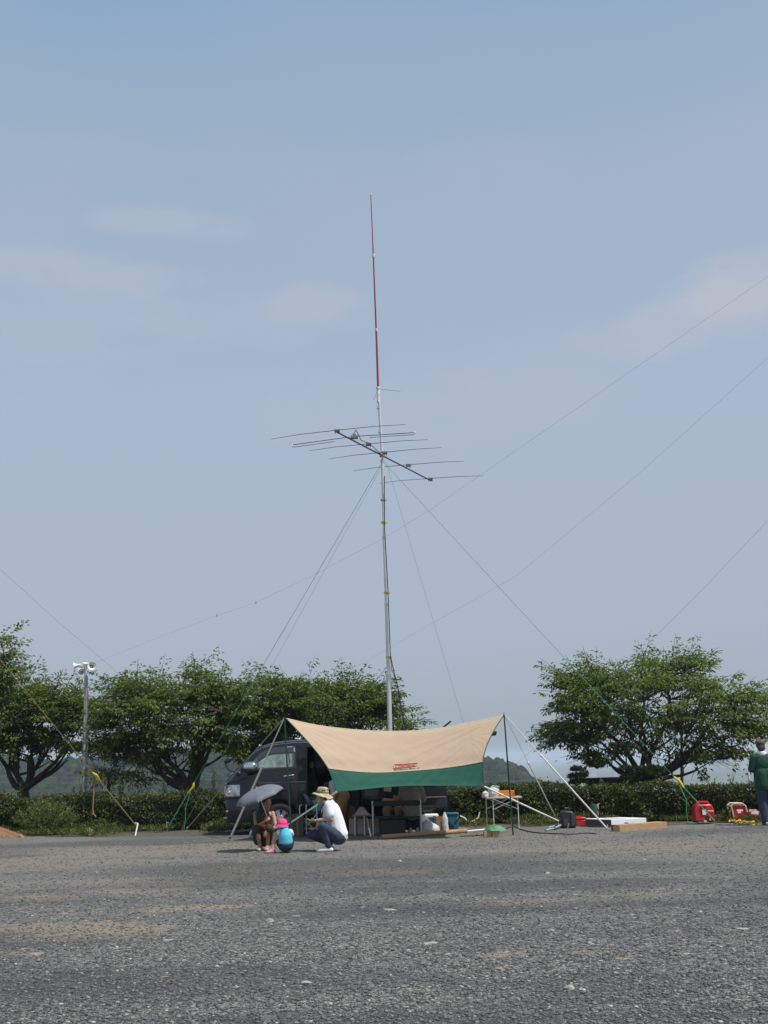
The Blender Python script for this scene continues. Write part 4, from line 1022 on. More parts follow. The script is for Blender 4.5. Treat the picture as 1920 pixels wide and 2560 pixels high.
# windscreen
R_ = []
for s in (.10, .2, .3, .4, .5, .6, .7, .8, .9):
    zr = interp(ZR, s); hwz = interp(HWT, s) - .38; R_.append([vp(s - .006, w_ * hwz, zr + .006 - (abs(w_) ** 4) * .02) for w_ in np.linspace(-1, 1, 9)])
part('windscreen', MB().grid(R_), m_glass, van)
mb = MB(); mb.tube([vp(.14, -.5, 1.33), vp(.30, -.1, 1.47)], .012, 6); mb.tube([vp(.14, .1, 1.33), vp(.30, .5, 1.47)], .012, 6); part('wiper', mb, m_trim, van)
# headlight, grille, bumper
zh0, zh1 = .82, 1.06
R_ = [[vp(s, -(side_w(s, z) + .012), z) for s in (.005, .03, .08, .14, .2, .27, .335)] for z in (zh1, .98, .9, zh0)]
hl = part('headlight', MB().grid(R_), m_lamp, van)
R_ = [[vp(s, -(side_w(s, z) + .016), z) for s in (.30, .315, .33)] for z in (zh1 - .02, zh0 + .02)]
part('reflector', MB().grid(R_), m_white, hl)
mb = MB(); q = vp(.10, -(side_w(.10, .90) + .02), .90); mb.ell(q, (.04, .02, .05)); part('lamp_bulb', mb, m_chrome, hl)
R_ = [[vp(s, (side_w(s, z) + .012), z) for s in (.005, .03, .08, .14, .2, .27, .335)] for z in (zh1, .98, .9, zh0)]
part('headlight', MB().grid(R_), m_lamp, van)
mb = MB(); mb.box(vp(-.012, 0, .95), (.02, 1.0, .2), Matrix((ux, uy, V((0, 0, 1)))).transposed()); 
for k in range(3): mb.box(vp(-.022, 0, .89 + k * .06), (.02, 1.0, .018), Matrix((ux, uy, V((0, 0, 1)))).transposed())
part('grille', mb, m_chrome, van)
bt = lambda s: .76
def bump_mb(z0, z1, s1, off):
    ss = [0, .02, .06, .12, .2, .35, .5, s1]
    R_ = [[vp(s, -(interp(HWT, s) + off * k), z) for s in ss[::-1]] + [vp(s - .03 * k if s < .1 else s, (interp(HWT, s) + off * k), z) for s in ss] for z, k in ((z1, .2), (z1 - .02, 1), ((z0 + z1) / 2, 1.1), (z0 + .03, 1), (z0, .3))]
    return MB().grid(R_)
part('front_bumper', bump_mb(.27, .76, .78, .018), m_paint, van)
mb = MB(); q = vp(.05, -(interp(HWT, .05) + .03), .50); mb.ell(q, (.03, .02, .03)); part('fog_lamp', mb, mat('fog_lens', (.2, .2, .2), .2, bmp=0), van)
mb = MB(); q = vp(.03, -(interp(HWT, .03) + .026), .37); mb.box(q, (.1, .02, .025)); part('bumper_strip', mb, m_chrome, van)
# mirrors
mb = MB(); c_ = sp_(.56, 1.44, .16); R = Matrix.Rotation(VA, 3, 'Z')
mb.ell(c_, (.16, .09, .105), R, 18, 12); mb.ell(c_ + V((.04, 0, .0)), (.12, .085, .105), R, 18, 12); o = part('door_mirror', mb, m_chrome, van)
mb = MB(); mb.ell(c_ + V((.0, .01, -.06)), (.165, .105, .085), R, 16, 10); part('mirror_base', mb, m_trim, o)
mb = MB(); mb.tube([sp_(.6, 1.37, 0), c_ + V((0, .03, -.1))], .03, 8); part('mirror_arm', mb, m_trim, o)
mb = MB(); a = vp(.30, -.72, 1.30); mb.tube([a, vp(.24, -.80, 1.33), vp(.07, -.84, 1.40), vp(.03, -.84, 1.52), vp(.05, -.84, 1.57)], .016, 8); mb.ell(a, (.06, .06, .06)); o = part('corner_mirror', mb, m_trim, van)
mb = MB(); mb.ell(vp(.08, -.85, 1.59), (.10, .05, .055), Matrix.Rotation(-.6, 3, 'Y')); part('mirror_head', mb, m_trim, o)
# handles
mb = MB(); q0, q1 = sp_(1.30, 1.215, .03), sp_(1.50, 1.235, .03); mb.tube([q0, along(q0, q1, .15) + V((0, -.02, 0)), along(q0, q1, .85) + V((0, -.02, 0)), q1], .024, 8); h_ = part('door_handle', mb, m_chrome, van)
mb = MB(); mb.ell(sp_(1.40, 1.185, .0), (.11, .01, .05)); part('handle_recess', mb, mat('recess_grey', (.16, .16, .17), .3, .5, bmp=0), h_)
# wheels
for (c_, R), sd in [(x, y) for x in ARCH for y in (-1, 1)]:
    ax = -uy if sd < 0 else uy; o0 = vp(c_, sd * .74, .33)
    mb = MB(); mb.lathe([(.20, -.11), (.29, -.115), (.325, -.09), (.335, -.04), (.335, .04), (.325, .075), (.29, .10), (.225, .098), (.20, .08)], o0, ax, 36); wv = part('wheel', mb, m_tyre, van)
    mb = MB(); mb.lathe([(.215, .097), (.215, .075), (.20, .06), (.185, .03), (.07, .06), (.06, .085), (.001, .085)], o0, ax, 36); rm = part('rim', mb, m_rim, wv)
    mb = MB(); e1 = ux; e2 = V((0, 0, 1))
    for k in range(6):
        a = 2 * PI * (k + .35) / 6
        def pt(r_, da, d): return o0 + (e1 * math.cos(a + da) + e2 * math.sin(a + da)) * r_ + ax * d
        mb.prism([pt(.085, -.12, .07), pt(.180, -.20, .055), pt(.180, .20, .055), pt(.085, .12, .07)], ax * .012)
    part('rim_opening', mb, m_seam, rm)
    mb = MB(); mb.lathe([(.40, .05), (.40, -.30), (.001, -.30)], o0, ax, 24); part('wheel_housing', mb, m_trim, van)
# sliding door slid back, tail lamp, rear bumper, tailgate
part('sliding_door', strip(lambda s: 1.92, lambda s: .36, 2.98, 4.2, 16, .07), m_paint, van, solid=.05)
part('window', strip(lambda s: 1.82, lambda s: 1.41, 3.08, 4.1, 10, .102), m_glass, van)
part('window', strip(lambda s: 1.82, lambda s: 1.41, 4.25, 4.72, 6, .006), m_glass, van)
part('window', strip(lambda s: 1.82, lambda s: 1.41, 1.9, 4.6, 14, .006, True), m_glass, van)
part('window', strip(wt, wb_, .58, 1.52, 14, .006, True), m_clear, van)
mb = MB(); mb.grid([[vp(s, -(side_w(min(s, VL), z) + .012), z) for s in (4.70, 4.78, 4.84, 4.862)] for z in (1.30, 1.2, 1.05, .92)]); tl = part('tail_lamp', mb, m_tail, van)
mb = MB(); mb.grid([[vp(s, -(side_w(min(s, VL), z) + .017), z) for s in (4.765, 4.80, 4.85)] for z in (1.16, 1.10, 1.03)]); part('reversing_lamp', mb, m_white, tl)
mb = MB(); mb.grid([[vp(s, (side_w(min(s, VL), z) + .012), z) for s in (4.70, 4.78, 4.84, 4.862)] for z in (1.30, 1.2, 1.05, .92)]); part('tail_lamp', mb, m_tail, van)
R_ = [[vp(s, -(.845 + k), z) for s in (4.3, 4.5, 4.7)] + [vp(4.86, -.83, z), vp(4.93, -.7, z), vp(4.94, 0, z), vp(4.93, .7, z), vp(4.86, .83, z)] for z, k in ((.68, .0), (.66, .015), (.45, .018), (.30, .01), (.28, -.02))]
part('rear_bumper', MB().grid(R_), m_paint, van)
part('rear_bumper_strip', strip(lambda s: .70, lambda s: .68, 4.15, 4.84, 6, .02), mat('grey_strip', (.3, .3, .3), .3, .6, bmp=0), van)
Rv = Matrix((ux, uy, V((0, 0, 1)))).transposed()
g0, g1 = vp(4.75, 0, 1.96), vp(5.80, 0, 2.07)
mb = MB()
pr = [vp(4.72, -.72, 1.99), vp(5.2, -.72, 2.08), vp(5.85, -.72, 2.10), vp(6.05, -.72, 2.075), vp(6.03, -.72, 1.98), vp(5.92, -.72, 1.97), vp(5.87, -.72, 2.02), vp(5.77, -.72, 2.0), vp(5.72, -.72, 1.95), vp(5.3, -.72, 1.96), vp(4.76, -.72, 1.93)]
mb.prism(pr, uy * 1.44); part('tailgate', mb, m_paint, van, bevel=.02)
mb = MB(); mb.tube([vp(4.72, -.68, 1.55), vp(5.2, -.68, 1.98)], .012, 6); mb.tube([vp(4.72, .68, 1.55), vp(5.2, .68, 1.98)], .012, 6); part('gas_strut', mb, m_trim, van)
mb = MB(); q = vp(4.42, -.4, 2.0); q1 = at(1127, 1803, q.y); mb.tube([q, at(1104, 1822, q.y), q1], .012, 6); mb.beam(at(1104, 1822, q.y), q1, .05, .04); mb.box(q, (.08, .08, .04)); part('roof_antenna', mb, m_trim, van)
# drip rail, floor, seats, inner lining
part('roof_rail', strip(lambda s: lev(s, 1.945), lambda s: lev(s, 1.925), .84, 4.7, 30, .012), mat('rail_grey', (.10, .10, .11), .3, .3, bmp=0), van)
mb = MB(); mb.box(vp(2.6, 0, .42), (4.2, 1.5, .04), Rv); part('floor', mb, m_trim, van)
mb = MB(); mb.box(vp(1.70, .1, 1.1), (.05, 1.3, 1.3), Rv); part('bulkhead', mb, m_seat, van)
def vseat(s, w_, wd):
    mb = MB(); mb.box(vp(s, w_, .70), (.5, wd, .16), Rv); mb.box(vp(s + .25, w_, 1.05), (.14, wd, .62), Rv); mb.box(vp(s + .27, w_, 1.46), (.10, wd * .5, .18), Rv); mb.box(vp(s, w_, .53), (.4, wd * .8, .2), Rv)
    part('seat', mb, m_seat, van, bevel=.04)
vseat(1.2, -.42, .5); vseat(1.2, .42, .5); vseat(3.3, .0, 1.2)
mb = MB(); mb.tube([vp(.62, .42 + .18 * math.cos(t), 1.12 + .18 * math.sin(t)) for t in np.linspace(0, 2 * PI, 20)], .015, 6); part('steering_wheel', mb, m_trim, van)
mb = MB(); mb.box(vp(.45, 0, 1.05), (.5, 1.4, .25), Rv); part('dashboard', mb, m_trim, van, bevel=.05)
# things inside the open door
q = vp(1.90, -.05, 1.02)
mb = MB(); P = []
for i in range(9):
    z = 1.38 - .78 * i / 8; wd = .05 + .06 * min(1, i / 3)
    P.append([q + ux * (wd * math.cos(t)) + uy * (.05 * math.sin(t)) + V((.01 * math.sin(i * 2), 0, z - 1.0)) for t in np.linspace(0, 2 * PI, 14)])
mb.grid(P)
o = single('hanging_jacket', mb, mat('green_fabric', (.022, .045, .018), .9, var=.3, bmp=.3), 'dark green jacket hanging inside the open van door', 'jacket', q)
mb = MB(); mb.ell(q + V((0, -.02, .42)), (.05, .045, .09)); part('collar', mb, mat('cream_fabric', (.30, .25, .16), .9), o)
mb = MB(); mb.box(vp(2.1, -.55, .58), (.45, .4, .28), Rv); o = single('storage_crate', mb, mat('teal_plastic', (.02, .13, .13), .5, var=.2), 'teal plastic crate on the van floor in the open doorway', 'crate', bevel=.02)
mb = MB(); mb.box(vp(2.1, -.55, .735), (.47, .42, .03), Rv); part('lid', mb, m_trim, o)
mb = MB()
for k in range(5): mb.box(vp(2.35 + .12 * k, -.2, .66 + .13 * (k % 3)), (.26, .5, .42 + .26 * (k % 3)), Rv)
single('luggage_pile', mb, m_seat, 'dark pile of luggage inside the van behind the green jacket', 'luggage', bevel=.03)
# ================================================================== CANOPY
TOPC = [(716, 1797), (800, 1815), (900, 1826), (985, 1829), (1080, 1824), (1180, 1806), (1258, 1790)]
SEAM = [(821, 1922), (870, 1928), (930, 1932), (980, 1931), (1040, 1927), (1100, 1922), (1160, 1914), (1207, 1905)]
BOT = [(842, 1979), (900, 1974), (960, 1968), (1020, 1964.5), (1100, 1964), (1210, 1966)]
LEFT = [(716, 1797), (763, 1847), (797, 1887), (821, 1922)]; LEFT2 = [(821, 1922), (832, 1950), (842, 1979)]
RIGHT = [(1258, 1790), (1240, 1818), (1224, 1848), (1213, 1876), (1207, 1905)]; RIGHT2 = [(1207, 1905), (1208, 1931), (1210, 1966)]
def curve(c, t):
    d = [0]
    for a, b_ in zip(c[:-1], c[1:]): d.append(d[-1] + math.hypot(b_[0] - a[0], b_[1] - a[1]))
    x = t * d[-1]
    # smooth catmull interpolation
    i = max(0, min(len(c) - 2, int(np.searchsorted(d, x, 'right')) - 1)); f = (x - d[i]) / (d[i + 1] - d[i])
    p0 = c[max(i - 1, 0)]; p1 = c[i]; p2 = c[i + 1]; p3 = c[min(i + 2, len(c) - 1)]
    return tuple(.5 * (2 * p1[k] + (p2[k] - p0[k]) * f + (2 * p0[k] - 5 * p1[k] + 4 * p2[k] - p3[k]) * f * f + (3 * p1[k] - p0[k] - 3 * p2[k] + p3[k]) * f ** 3) for k in (0, 1))
def coons(T, B_, L, R, u, v):
    t, b_, l, r_ = curve(T, u), curve(B_, u), curve(L, v), curve(R, v)
    return tuple((1 - v) * t[k] + v * b_[k] + (1 - u) * l[k] + u * r_[k] - ((1 - u) * (1 - v) * T[0][k] + u * (1 - v) * T[-1][k] + (1 - u) * v * B_[0][k] + u * v * B_[-1][k]) for k in (0, 1))
D0, D1, D2 = 22.95, 22.40, 22.25
def fold(px, py):
    # creases fan out from the right pole top
    dx, dy = 1258 - px, py - 1790
    a = math.atan2(dy, max(dx, 1)); rr = math.hypot(dx, dy)
    s = math.sin(a * 62 + 1.2 * math.sin(a * 19)) * .55 + math.sin(a * 117 + 2) * .3
    w_ = max(0, min(1, (rr - 20) / 80)) * max(0, 1 - rr / 480) * max(0, min(1, (a - .22) / .2)) 
    dx2, dy2 = px - 716, py - 1797; a2 = math.atan2(dy2, max(dx2, 1)); r2 = math.hypot(dx2, dy2)
    w2 = max(0, 1 - r2 / 260) * .35
    return .022 * s * w_ + .016 * math.sin(a2 * 60) * w2 + .006 * noise.noise(V((px * .03, py * .05, 0)))
def tarp_pt(u, v, lower):
    if not lower:
        px, py = coons(TOPC, SEAM, LEFT, RIGHT, u, v); D = D0 + (D1 - D0) * v ** .9 + .22 * math.sin(PI * u) * (1 - .5 * v)
    else:
        px, py = coons(SEAM, BOT, LEFT2, RIGHT2, u, v); D = D1 + (D2 - D1) * v + .11 * math.sin(PI * u)
    return at(px, py, D - fold(px, py)), px, py
def tarp_mat(name, c, tr):
    m, nt, b = nmat(name)
    co = coords(nt); f = noise_n(nt, 2.5, 4, .6, co)
    nt.links.new(mix_rgb(nt, f, tuple(x * .94 for x in c), tuple(min(1, x * 1.05) for x in c)), b.inputs['Base Color'])
    b.inputs['Roughness'].default_value = .7; b.inputs['Specular IOR Level'].default_value = .25
    wv = N(nt, 'ShaderNodeTexWave', wave_type='BANDS', bands_direction='DIAGONAL'); wv.inputs['Scale'].default_value = 5; wv.inputs['Distortion'].default_value = 9; wv.inputs['Detail'].default_value = 3; nt.links.new(co, wv.inputs[0])
    bump(nt, b, math_n(nt, 'ADD', math_n(nt, 'MULTIPLY', wv.outputs['Fac'], .25), noise_n(nt, 9, 3, .6, co)), .07, .03)
    t = N(nt, 'ShaderNodeBsdfTranslucent'); t.inputs[0].default_value = tuple(c) + (1,)
    x = N(nt, 'ShaderNodeMixShader'); x.inputs[0].default_value = tr
    nt.links.new(b.outputs[0], x.inputs[1]); nt.links.new(t.outputs[0], x.inputs[2]); nt.links.new(x.outputs[0], nt.nodes['Material Output'].inputs[0])
    return m
m_tan = tarp_mat('tan_polyester', (.60, .452, .325), .20); m_tgreen = tarp_mat('green_polyester', (.025, .125, .088), .12)
m_pole = mat('green_steel_pole', (.012, .05, .035), .4, .1, var=.15, bmp=0)
pb = gnd(1283, 2088); ptop = at(1260, 1786, pb.y)
canopy = thing('canopy', 'tan and dark green camping canopy strung between two poles in front of the van', 'canopy', (at(985, 1900, 21.3).x, 21.4, 0))
NU, NV = 84, 40
g_ = [[tarp_pt(i / NU, j / NV, False)[0] for i in range(NU + 1)] for j in range(NV + 1)]
cl = part('canopy_cloth', MB().grid(g_), m_tan, canopy, solid=.004)
g2 = [[tarp_pt(i / NU, j / 16, True)[0] for i in range(NU + 1)] for j in range(17)]
part('canopy_border', MB().grid(g2), m_tgreen, canopy, solid=.004)
mb = MB(); mb.tube([p + V((0, -.006, 0)) for p in g2[0]], .009, 6); part('hem', mb, mat('brown_binding', (.16, .09, .04), .8), canopy)
mb = MB(); mb.tube([p + V((0, 0, .004)) for p in g_[0]], .011, 6); part('hem', mb, mat('cream_binding', (.70, .66, .45), .8), canopy)
mb = MB(); mb.tube([r_[0] for r_ in g_] + [r_[0] for r_ in g2], .009, 6); mb.tube([r_[-1] for r_ in g_] + [r_[-1] for r_ in g2], .010, 6); part('hem', mb, mat('green_binding', (.03, .09, .06), .8), canopy)
mb = MB(); mb.tube([p for p in g2[-1]], .007, 6); part('hem', mb, m_tgreen, canopy)
# unseen rear wing added to the van roof, narrowed to let sun in
eL, eR = at(822, 1850, 24.9), at(1075, 1846, 25.0); eL.z = eR.z = 2.03
R_ = []
for j in range(13):
    v = j / 12; row = []
    for i in range(NU + 1):
        u = i / NU; a = g_[0][i]; b_ = eL + (eR - eL) * u + V((0, -.35 * math.sin(PI * u), 0))
        row.append(a + (b_ - a) * v + V((0, 0, -.10 * math.sin(PI * v) * math.sin(PI * u))))
    R_.append(row)
part('added_rear_wing', MB().grid(R_), m_tan, canopy, solid=.004)
mb = MB(); mb.tube([eL, vp(2.0, -.7, 2.03)], .008, 6); mb.tube([eR, vp(3.9, -.7, 2.0)], .008, 6); part('tie', mb, m_wrope, canopy)
mb = MB(); mb.tube([at(738, 1846, 25.1), at(752, 1848, 25.0), at(764, 1832, 24.4)], .014, 6); mb.ell(at(767, 1831, 24.4), (.035, .02, .03)); part('roof_strap', mb, m_wrope, canopy)
# lettering on the cloth: printed badge and name under it
def on_cloth(px, py, off=.006):
    # nearest cloth point below the pixel position: invert the patch numerically
    u, v = (px - 770) / 470, (py - 1815) / 110
    for _ in range(25):
        _, x, y = tarp_pt(u, v, False); _, xu, yu = tarp_pt(u + .002, v, False); _, xv, yv = tarp_pt(u, v + .002, False)
        a, b_, c_, d_ = (xu - x) / .002, (xv - x) / .002, (yu - y) / .002, (yv - y) / .002; det = a * d_ - b_ * c_
        ex, ey = px - x, py - y; u += .8 * (d_ * ex - b_ * ey) / det; v += .8 * (a * ey - c_ * ex) / det
        u = max(0.01, min(.99, u)); v = max(0.01, min(.985, v))
    p = tarp_pt(u, v, False)[0]; e1 = tarp_pt(u + .004, v, False)[0] - p; e2 = tarp_pt(u, v + .004, False)[0] - p
    n_ = e1.cross(e2).normalized()
    if n_.y > 0: n_ = -n_
    return p + n_ * off
def text_mb(txt, bold=.0, shear=0.0):
    cu = bpy.data.curves.new('t', 'FONT'); cu.body = txt; cu.size = 1; cu.offset = bold; cu.shear = shear; cu.resolution_u = 3
    o = bpy.data.objects.new('t', cu); COL.objects.link(o)
    dg = bpy.context.evaluated_depsgraph_get(); dg.update(); me = bpy.data.meshes.new_from_object(o.evaluated_get(dg))
    vs = [v.co.copy() for v in me.vertices]; fs = [tuple(p.vertices) for p in me.polygons]
    bpy.data.objects.remove(o); bpy.data.meshes.remove(me)
    x0 = min(v.x for v in vs); x1 = max(v.x for v in vs); y0 = min(v.y for v in vs); y1 = max(v.y for v in vs)
    return [((v.x - x0) / (x1 - x0), (v.y - y0) / (y1 - y0)) for v in vs], fs
def print_text(txt, q, off, mt, name, bold=.0, shear=0):
    """q: photo corners (bottom left, bottom right, top right, top left)"""
    uv, fs = text_mb(txt, bold, shear); mb = MB(); pts = []
    for a, b_ in uv:
        x = (1 - b_) * ((1 - a) * q[0][0] + a * q[1][0]) + b_ * ((1 - a) * q[3][0] + a * q[2][0])
        y = (1 - b_) * ((1 - a) * q[0][1] + a * q[1][1]) + b_ * ((1 - a) * q[3][1] + a * q[2][1])
        pts.append(on_cloth(x, y, off))
    mb.add(pts, fs); return part(name, mb, mt, canopy, smooth=False)
m_ink_r = mat('red_print', (.44, .05, .035), .7, var=.1, bmp=0); m_ink_k = mat('dark_print', (.06, .05, .035), .7, bmp=0); m_ink_p = mat('pale_pink_print', (.66, .44, .31), .7, bmp=0)
q = [(983, 1922), (1040.5, 1915.5), (1044, 1908.5), (985.5, 1912.5)]
R_ = []
for j in range(5):
    row = []
    for i in range(13):
        a, b_ = i / 12, j / 4
        x = (1 - b_) * ((1 - a) * q[0][0] + a * q[1][0]) + b_ * ((1 - a) * q[3][0] + a * q[2][0]); y = (1 - b_) * ((1 - a) * q[0][1] + a * q[1][1]) + b_ * ((1 - a) * q[3][1] + a * q[2][1])
        row.append(on_cloth(x, y, .005))
    R_.append(row)
part('logo_badge', MB().grid(R_), m_ink_p, canopy)
print_text('Coleman\u00ae', [(986.5, 1920.4), (1039.5, 1914.6), (1042, 1909.0), (988, 1912.8)], .009, m_ink_r, 'logo_lettering', .028, .25)
mb = MB(); mb.tube([on_cloth(x, y, .008) for x, y in q + q[:1]], .006, 5); part('logo_frame', mb, m_ink_r, canopy)
print_text('Southern Base III', [(985, 1927.2), (1048.5, 1921.6), (1048.5, 1918.8), (985, 1923.6)], .008, m_ink_k, 'lettering', .025)
# poles
mb = MB(); mb.tube([V((pb.x, pb.y, -.02)), along(pb, ptop, .5), ptop], [.017, .016, .015], 10); mb.tube([ptop, ptop + V((0, 0, .05))], .006, 6); part('pole', mb, m_pole, canopy)
lb = gnd(729, 2104); lt = at(711, 1794, lb.y)
mb = MB(); mb.tube([V((lb.x, lb.y, -.02)), along(lb, lt, .5), lt], [.017, .016, .015], 10); mb.tube([lt, lt + V((0, 0, .05))], .006, 6); part('pole', mb, m_pole, canopy)
mb = MB(); mb.tube([lt, g_[0][0]], .008, 6); mb.tube([ptop, g_[0][-1]], .008, 6); part('corner_tie', mb, m_pole, canopy)
# canopy guys
GC = 'guy lines of the canopy'
def guyline(label, a, p, r1, m1, r2=None, m2=None, t=.5, node=True):
    p = V((p.x, p.y, .03)); root = thing('guy_line', label, 'guy line', (p.x, p.y, 0), GC)
    k = along(a, p, t); r2 = r2 or r1
    mb = MB(); mb.tube([a, k], r1, 6); part('upper_cord', mb, m1, root)
    mb = MB(); mb.tube([k, p], r2, 6); part('lower_cord', mb, m2 or m1, root)
    if node: mb = MB(); mb.ell(k, (.03, .025, .022), nu=8, nv=6); part('slider', mb, m_white, root)
    mb = MB(); mb.tube([V((p.x, p.y, -.05)), V((p.x + .02, p.y, .10))], .012, 6); part('peg', mb, m_peg, root)
guyline('white strap from the left canopy pole slanting down left over the van front', lt, gnd(578, 2093), .013, m_wrope, .023, m_wrope, .40)
guyline('grey cord from the left canopy pole running far left past the headlight', lt, gnd(466, 2077), .010, m_grrope, .013, m_grrope, .22)
guyline('white strap from the right canopy pole slanting down to the right by the white box', ptop, gnd(1517, 2074), .009, m_wrope, .016, m_wrope, .36)
guyline('thin pale cord from the right canopy pole to the black case', ptop, gnd(1394, 2056), .004, m_grrope, .016, m_wrope, .42)
guyline('white cord from the lower left canopy corner passing behind the child', g2[-1][0], gnd(668, 2100), .016, m_wrope, .016, m_wrope, .55, False)
guyline('cream cord from the lower right canopy corner across the folding table', g2[-1][-1], gnd(1413, 2064), .016, m_wrope, .016, m_wrope, .55, False)
# ================================================================== CAMP GEAR
m_card = mat('cardboard', (.42, .27, .14), .85, var=.12, scale=6, bmp=.15)
m_card2 = mat('dark_cardboard', (.26, .17, .09), .9, var=.15, bmp=.1)
m_canv = mat('green_canvas', (.018, .045, .034), .85, var=.2, scale=18, bmp=.25)
m_greyp = mat('grey_box_board', (.46, .41, .36), .8, var=.2)
m_bagw = mat('white_plastic_bag', (.75, .75, .76), .4, var=.1, scale=12, bmp=.5, trans=.25)
m_paper = mat('brown_paper', (.30, .19, .09), .85, var=.2, bmp=.4)
m_foam = mat('white_foam', (.84, .85, .87), .8, var=.03, bmp=.1)
m_red = mat('red_plastic', (.50, .018, .022), .38, var=.12, coat=.3, bmp=.05)
m_wood = mat('raw_wood', (.46, .32, .18), .8, var=.2, scale=12)
m_blue = mat('blue_tarp', (.03, .14, .42), .5, var=.2, bmp=.4)
m_cream = mat('cream_plastic', (.62, .58, .46), .5, bmp=0)
m_bk = mat('black_plastic', (.02, .02, .022), .5, var=.25)
def Rz(a): return Matrix.Rotation(a, 3, 'Z')
def pv(px, py, D): return at(px, py, D)
def bag_mb(base, w_, d_, h, seed, neck=.35):
    mb = MB(); n = 16; k = 10; P = []
    for i in range(k + 1):
        t = i / k; row = []
        s = (1.0 - .25 * abs(t - .3)) * (1 if t < .7 else max(.18, 1 - (t - .7) * 2.6))
        for j in range(n + 1):
            a = 2 * PI * j / n; q = 1 + .22 * noise.noise(V((math.cos(a) * 1.6 + seed, math.sin(a) * 1.6, t * 3.5))) + .08 * noise.noise(V((math.cos(a) * 5, math.sin(a) * 5 + seed, t * 9)))
            row.append(V(base) + V((w_ / 2 * s * q * math.cos(a), d_ / 2 * s * q * math.sin(a), h * t)))
        P.append(row)
    mb.grid(P); mb.add([P[0][j] for j in range(n)], [tuple(range(n))]); mb.add([P[-1][j] for j in range(n)], [tuple(range(n))])
    return mb
# folding table at right
tb0 = gnd(1262, 2074); TD = tb0.y
def tp(px, py, dy=0): return at(px, py, TD + dy)
zt = tp(1262, 1994).z
xl, xr = tp(1216, 1994).x, tp(1304, 1994).x
table = thing('folding_table', 'small folding table with crossed aluminium legs beside the right canopy pole', 'table', (tb0.x, TD + .2, 0))
mb = MB(); mb.box(((xl + xr) / 2, TD + .22, zt), (xr - xl, .50, .030)); part('table_top', mb, mat('table_laminate', (.55, .52, .46), .4, bmp=0), table, bevel=.004)
mb = MB(); 
for yy in (TD - .032, TD + .472): mb.box(((xl + xr) / 2, yy, zt - .026), (xr - xl, .006, .016))
part('edge_shadow', mb, mat('dark_red_shadow', (.12, .02, .02), .5), table)  # shadow under the pale top edge, painted as a dark red strip
for px, dy in ((1232, -.0), (1294, -.0), (1219, .42), (1281, .42)):
    x = tp(px, 2000).x; mb = MB(); mb.tube([V((x, TD + dy, 0)), V((x, TD + dy, zt - .015))], .013, 8); part('leg', mb, m_alu, table)
x0, x1, x2, x3 = tp(1232, 2000).x, tp(1294, 2000).x, tp(1219, 2000).x, tp(1281, 2000).x
for (a, b_, yy, mm) in ((x0, x1, TD - .016, m_alu), (x2, x3, TD + .43, m_alu)):
    for s in (0, 1):
        mb = MB(); mb.beam((a, yy - .008 * s, zt - (.02 if s else .24)), (b_, yy - .008 * s, zt - (.24 if s else .02)), .012, .026, V((0, 1, 0))); part('cross_brace', mb, mm, table)
mb = MB(); mb.box((tp(1268, 1990).x, TD + .15, zt + .015 + .062), (tp(1288, 1990).x - tp(1245, 1990).x, .22, .124)); o = single('orange_box', mb, mat('orange_card', (.80, .24, .02), .5, var=.08, bmp=0), 'bright orange carton lying on the folding table', 'box', smooth=False, bevel=.004)
mb = MB(); mb.box((tp(1257, 1988).x, TD + .037, zt + .085), (.12, .005, .035)); mb.box((tp(1276, 1992).x, TD + .037, zt + .06), (.06, .005, .05)); part('printed_panel', mb, mat('dark_yellow_print', (.65, .38, .03), .5), o)
mb = MB(); mb.box((tp(1288, 1990).x + .006, TD + .15, zt + .085), (.012, .23, .15)); part('end_flap', mb, m_bk, o)
single('plastic_bag', bag_mb((tp(1236, 1994).x, TD + .12, zt + .016), .26, .26, .24, 3), m_bagw, 'bulging white plastic bag on the folding table beside the orange carton', 'bag')
b2 = bag_mb((tp(1215, 1996).x, TD + .1, zt - .0), .17, .2, .15, 9); single('plastic_bag', b2, m_bagw, 'small crumpled white bag at the left edge of the folding table', 'bag')
mb = MB(); mb.ell((tp(1240, 1979).x, TD + .12, zt + .22), (.10, .08, .035), nu=12, nv=6); single('green_cloth', mb, mat('light_green_plastic', (.12, .34, .17), .5, var=.2, bmp=.4, trans=.2), 'light green wrap on top of the white bag on the table', 'wrapping')

# brown carton on the ground with a green bag, white tube, long cardboard tube
p = gnd(1230, 2093); D = p.y; wd = at(1250, 2093, D).x - at(1211, 2093, D).x
mb = MB(); mb.box((p.x, D + .12, .058), (wd, .22, .115)); o = single('carton', mb, m_card, 'small brown carton on the gravel carrying a green bag', 'box', smooth=False, bevel=.004)
mb = MB(); mb.box((p.x, D + .006, .058), (.03, .004, .112)); part('tape', mb, m_card2, o)
mb = MB(); P = []
for i in range(9):
    row = []
    for j in range(17):
        a = 2 * PI * j / 16; t = i / 8; q = (1 - t * .35) * (1 + .25 * noise.noise(V((math.cos(a) * 2, math.sin(a) * 2, t * 2)))) * (1 if t < .9 else .3)
        row.append(V((p.x + .07, D + .10, .117)) + V((.21 * q * math.cos(a), .14 * q * math.sin(a), .10 * t)))
    P.append(row)
single('plastic_bag', mb.grid(P), mat('light_green_plastic', (.10, .45, .17)), 'limp light green plastic bag lying on the brown carton', 'bag')
a, b_ = gnd(953, 2098), gnd(1166, 2082); a.z = b_.z = .042
mb = MB(); dd = (b_ - a).normalized(); mb.lathe([(.030, .0), (.042, 0), (.042, (b_ - a).length), (.030, (b_ - a).length), (.030, 0)], a, dd, 20); single('cardboard_tube', mb, m_card, 'long tan cardboard tube lying on the gravel in front of the bench', 'tube')
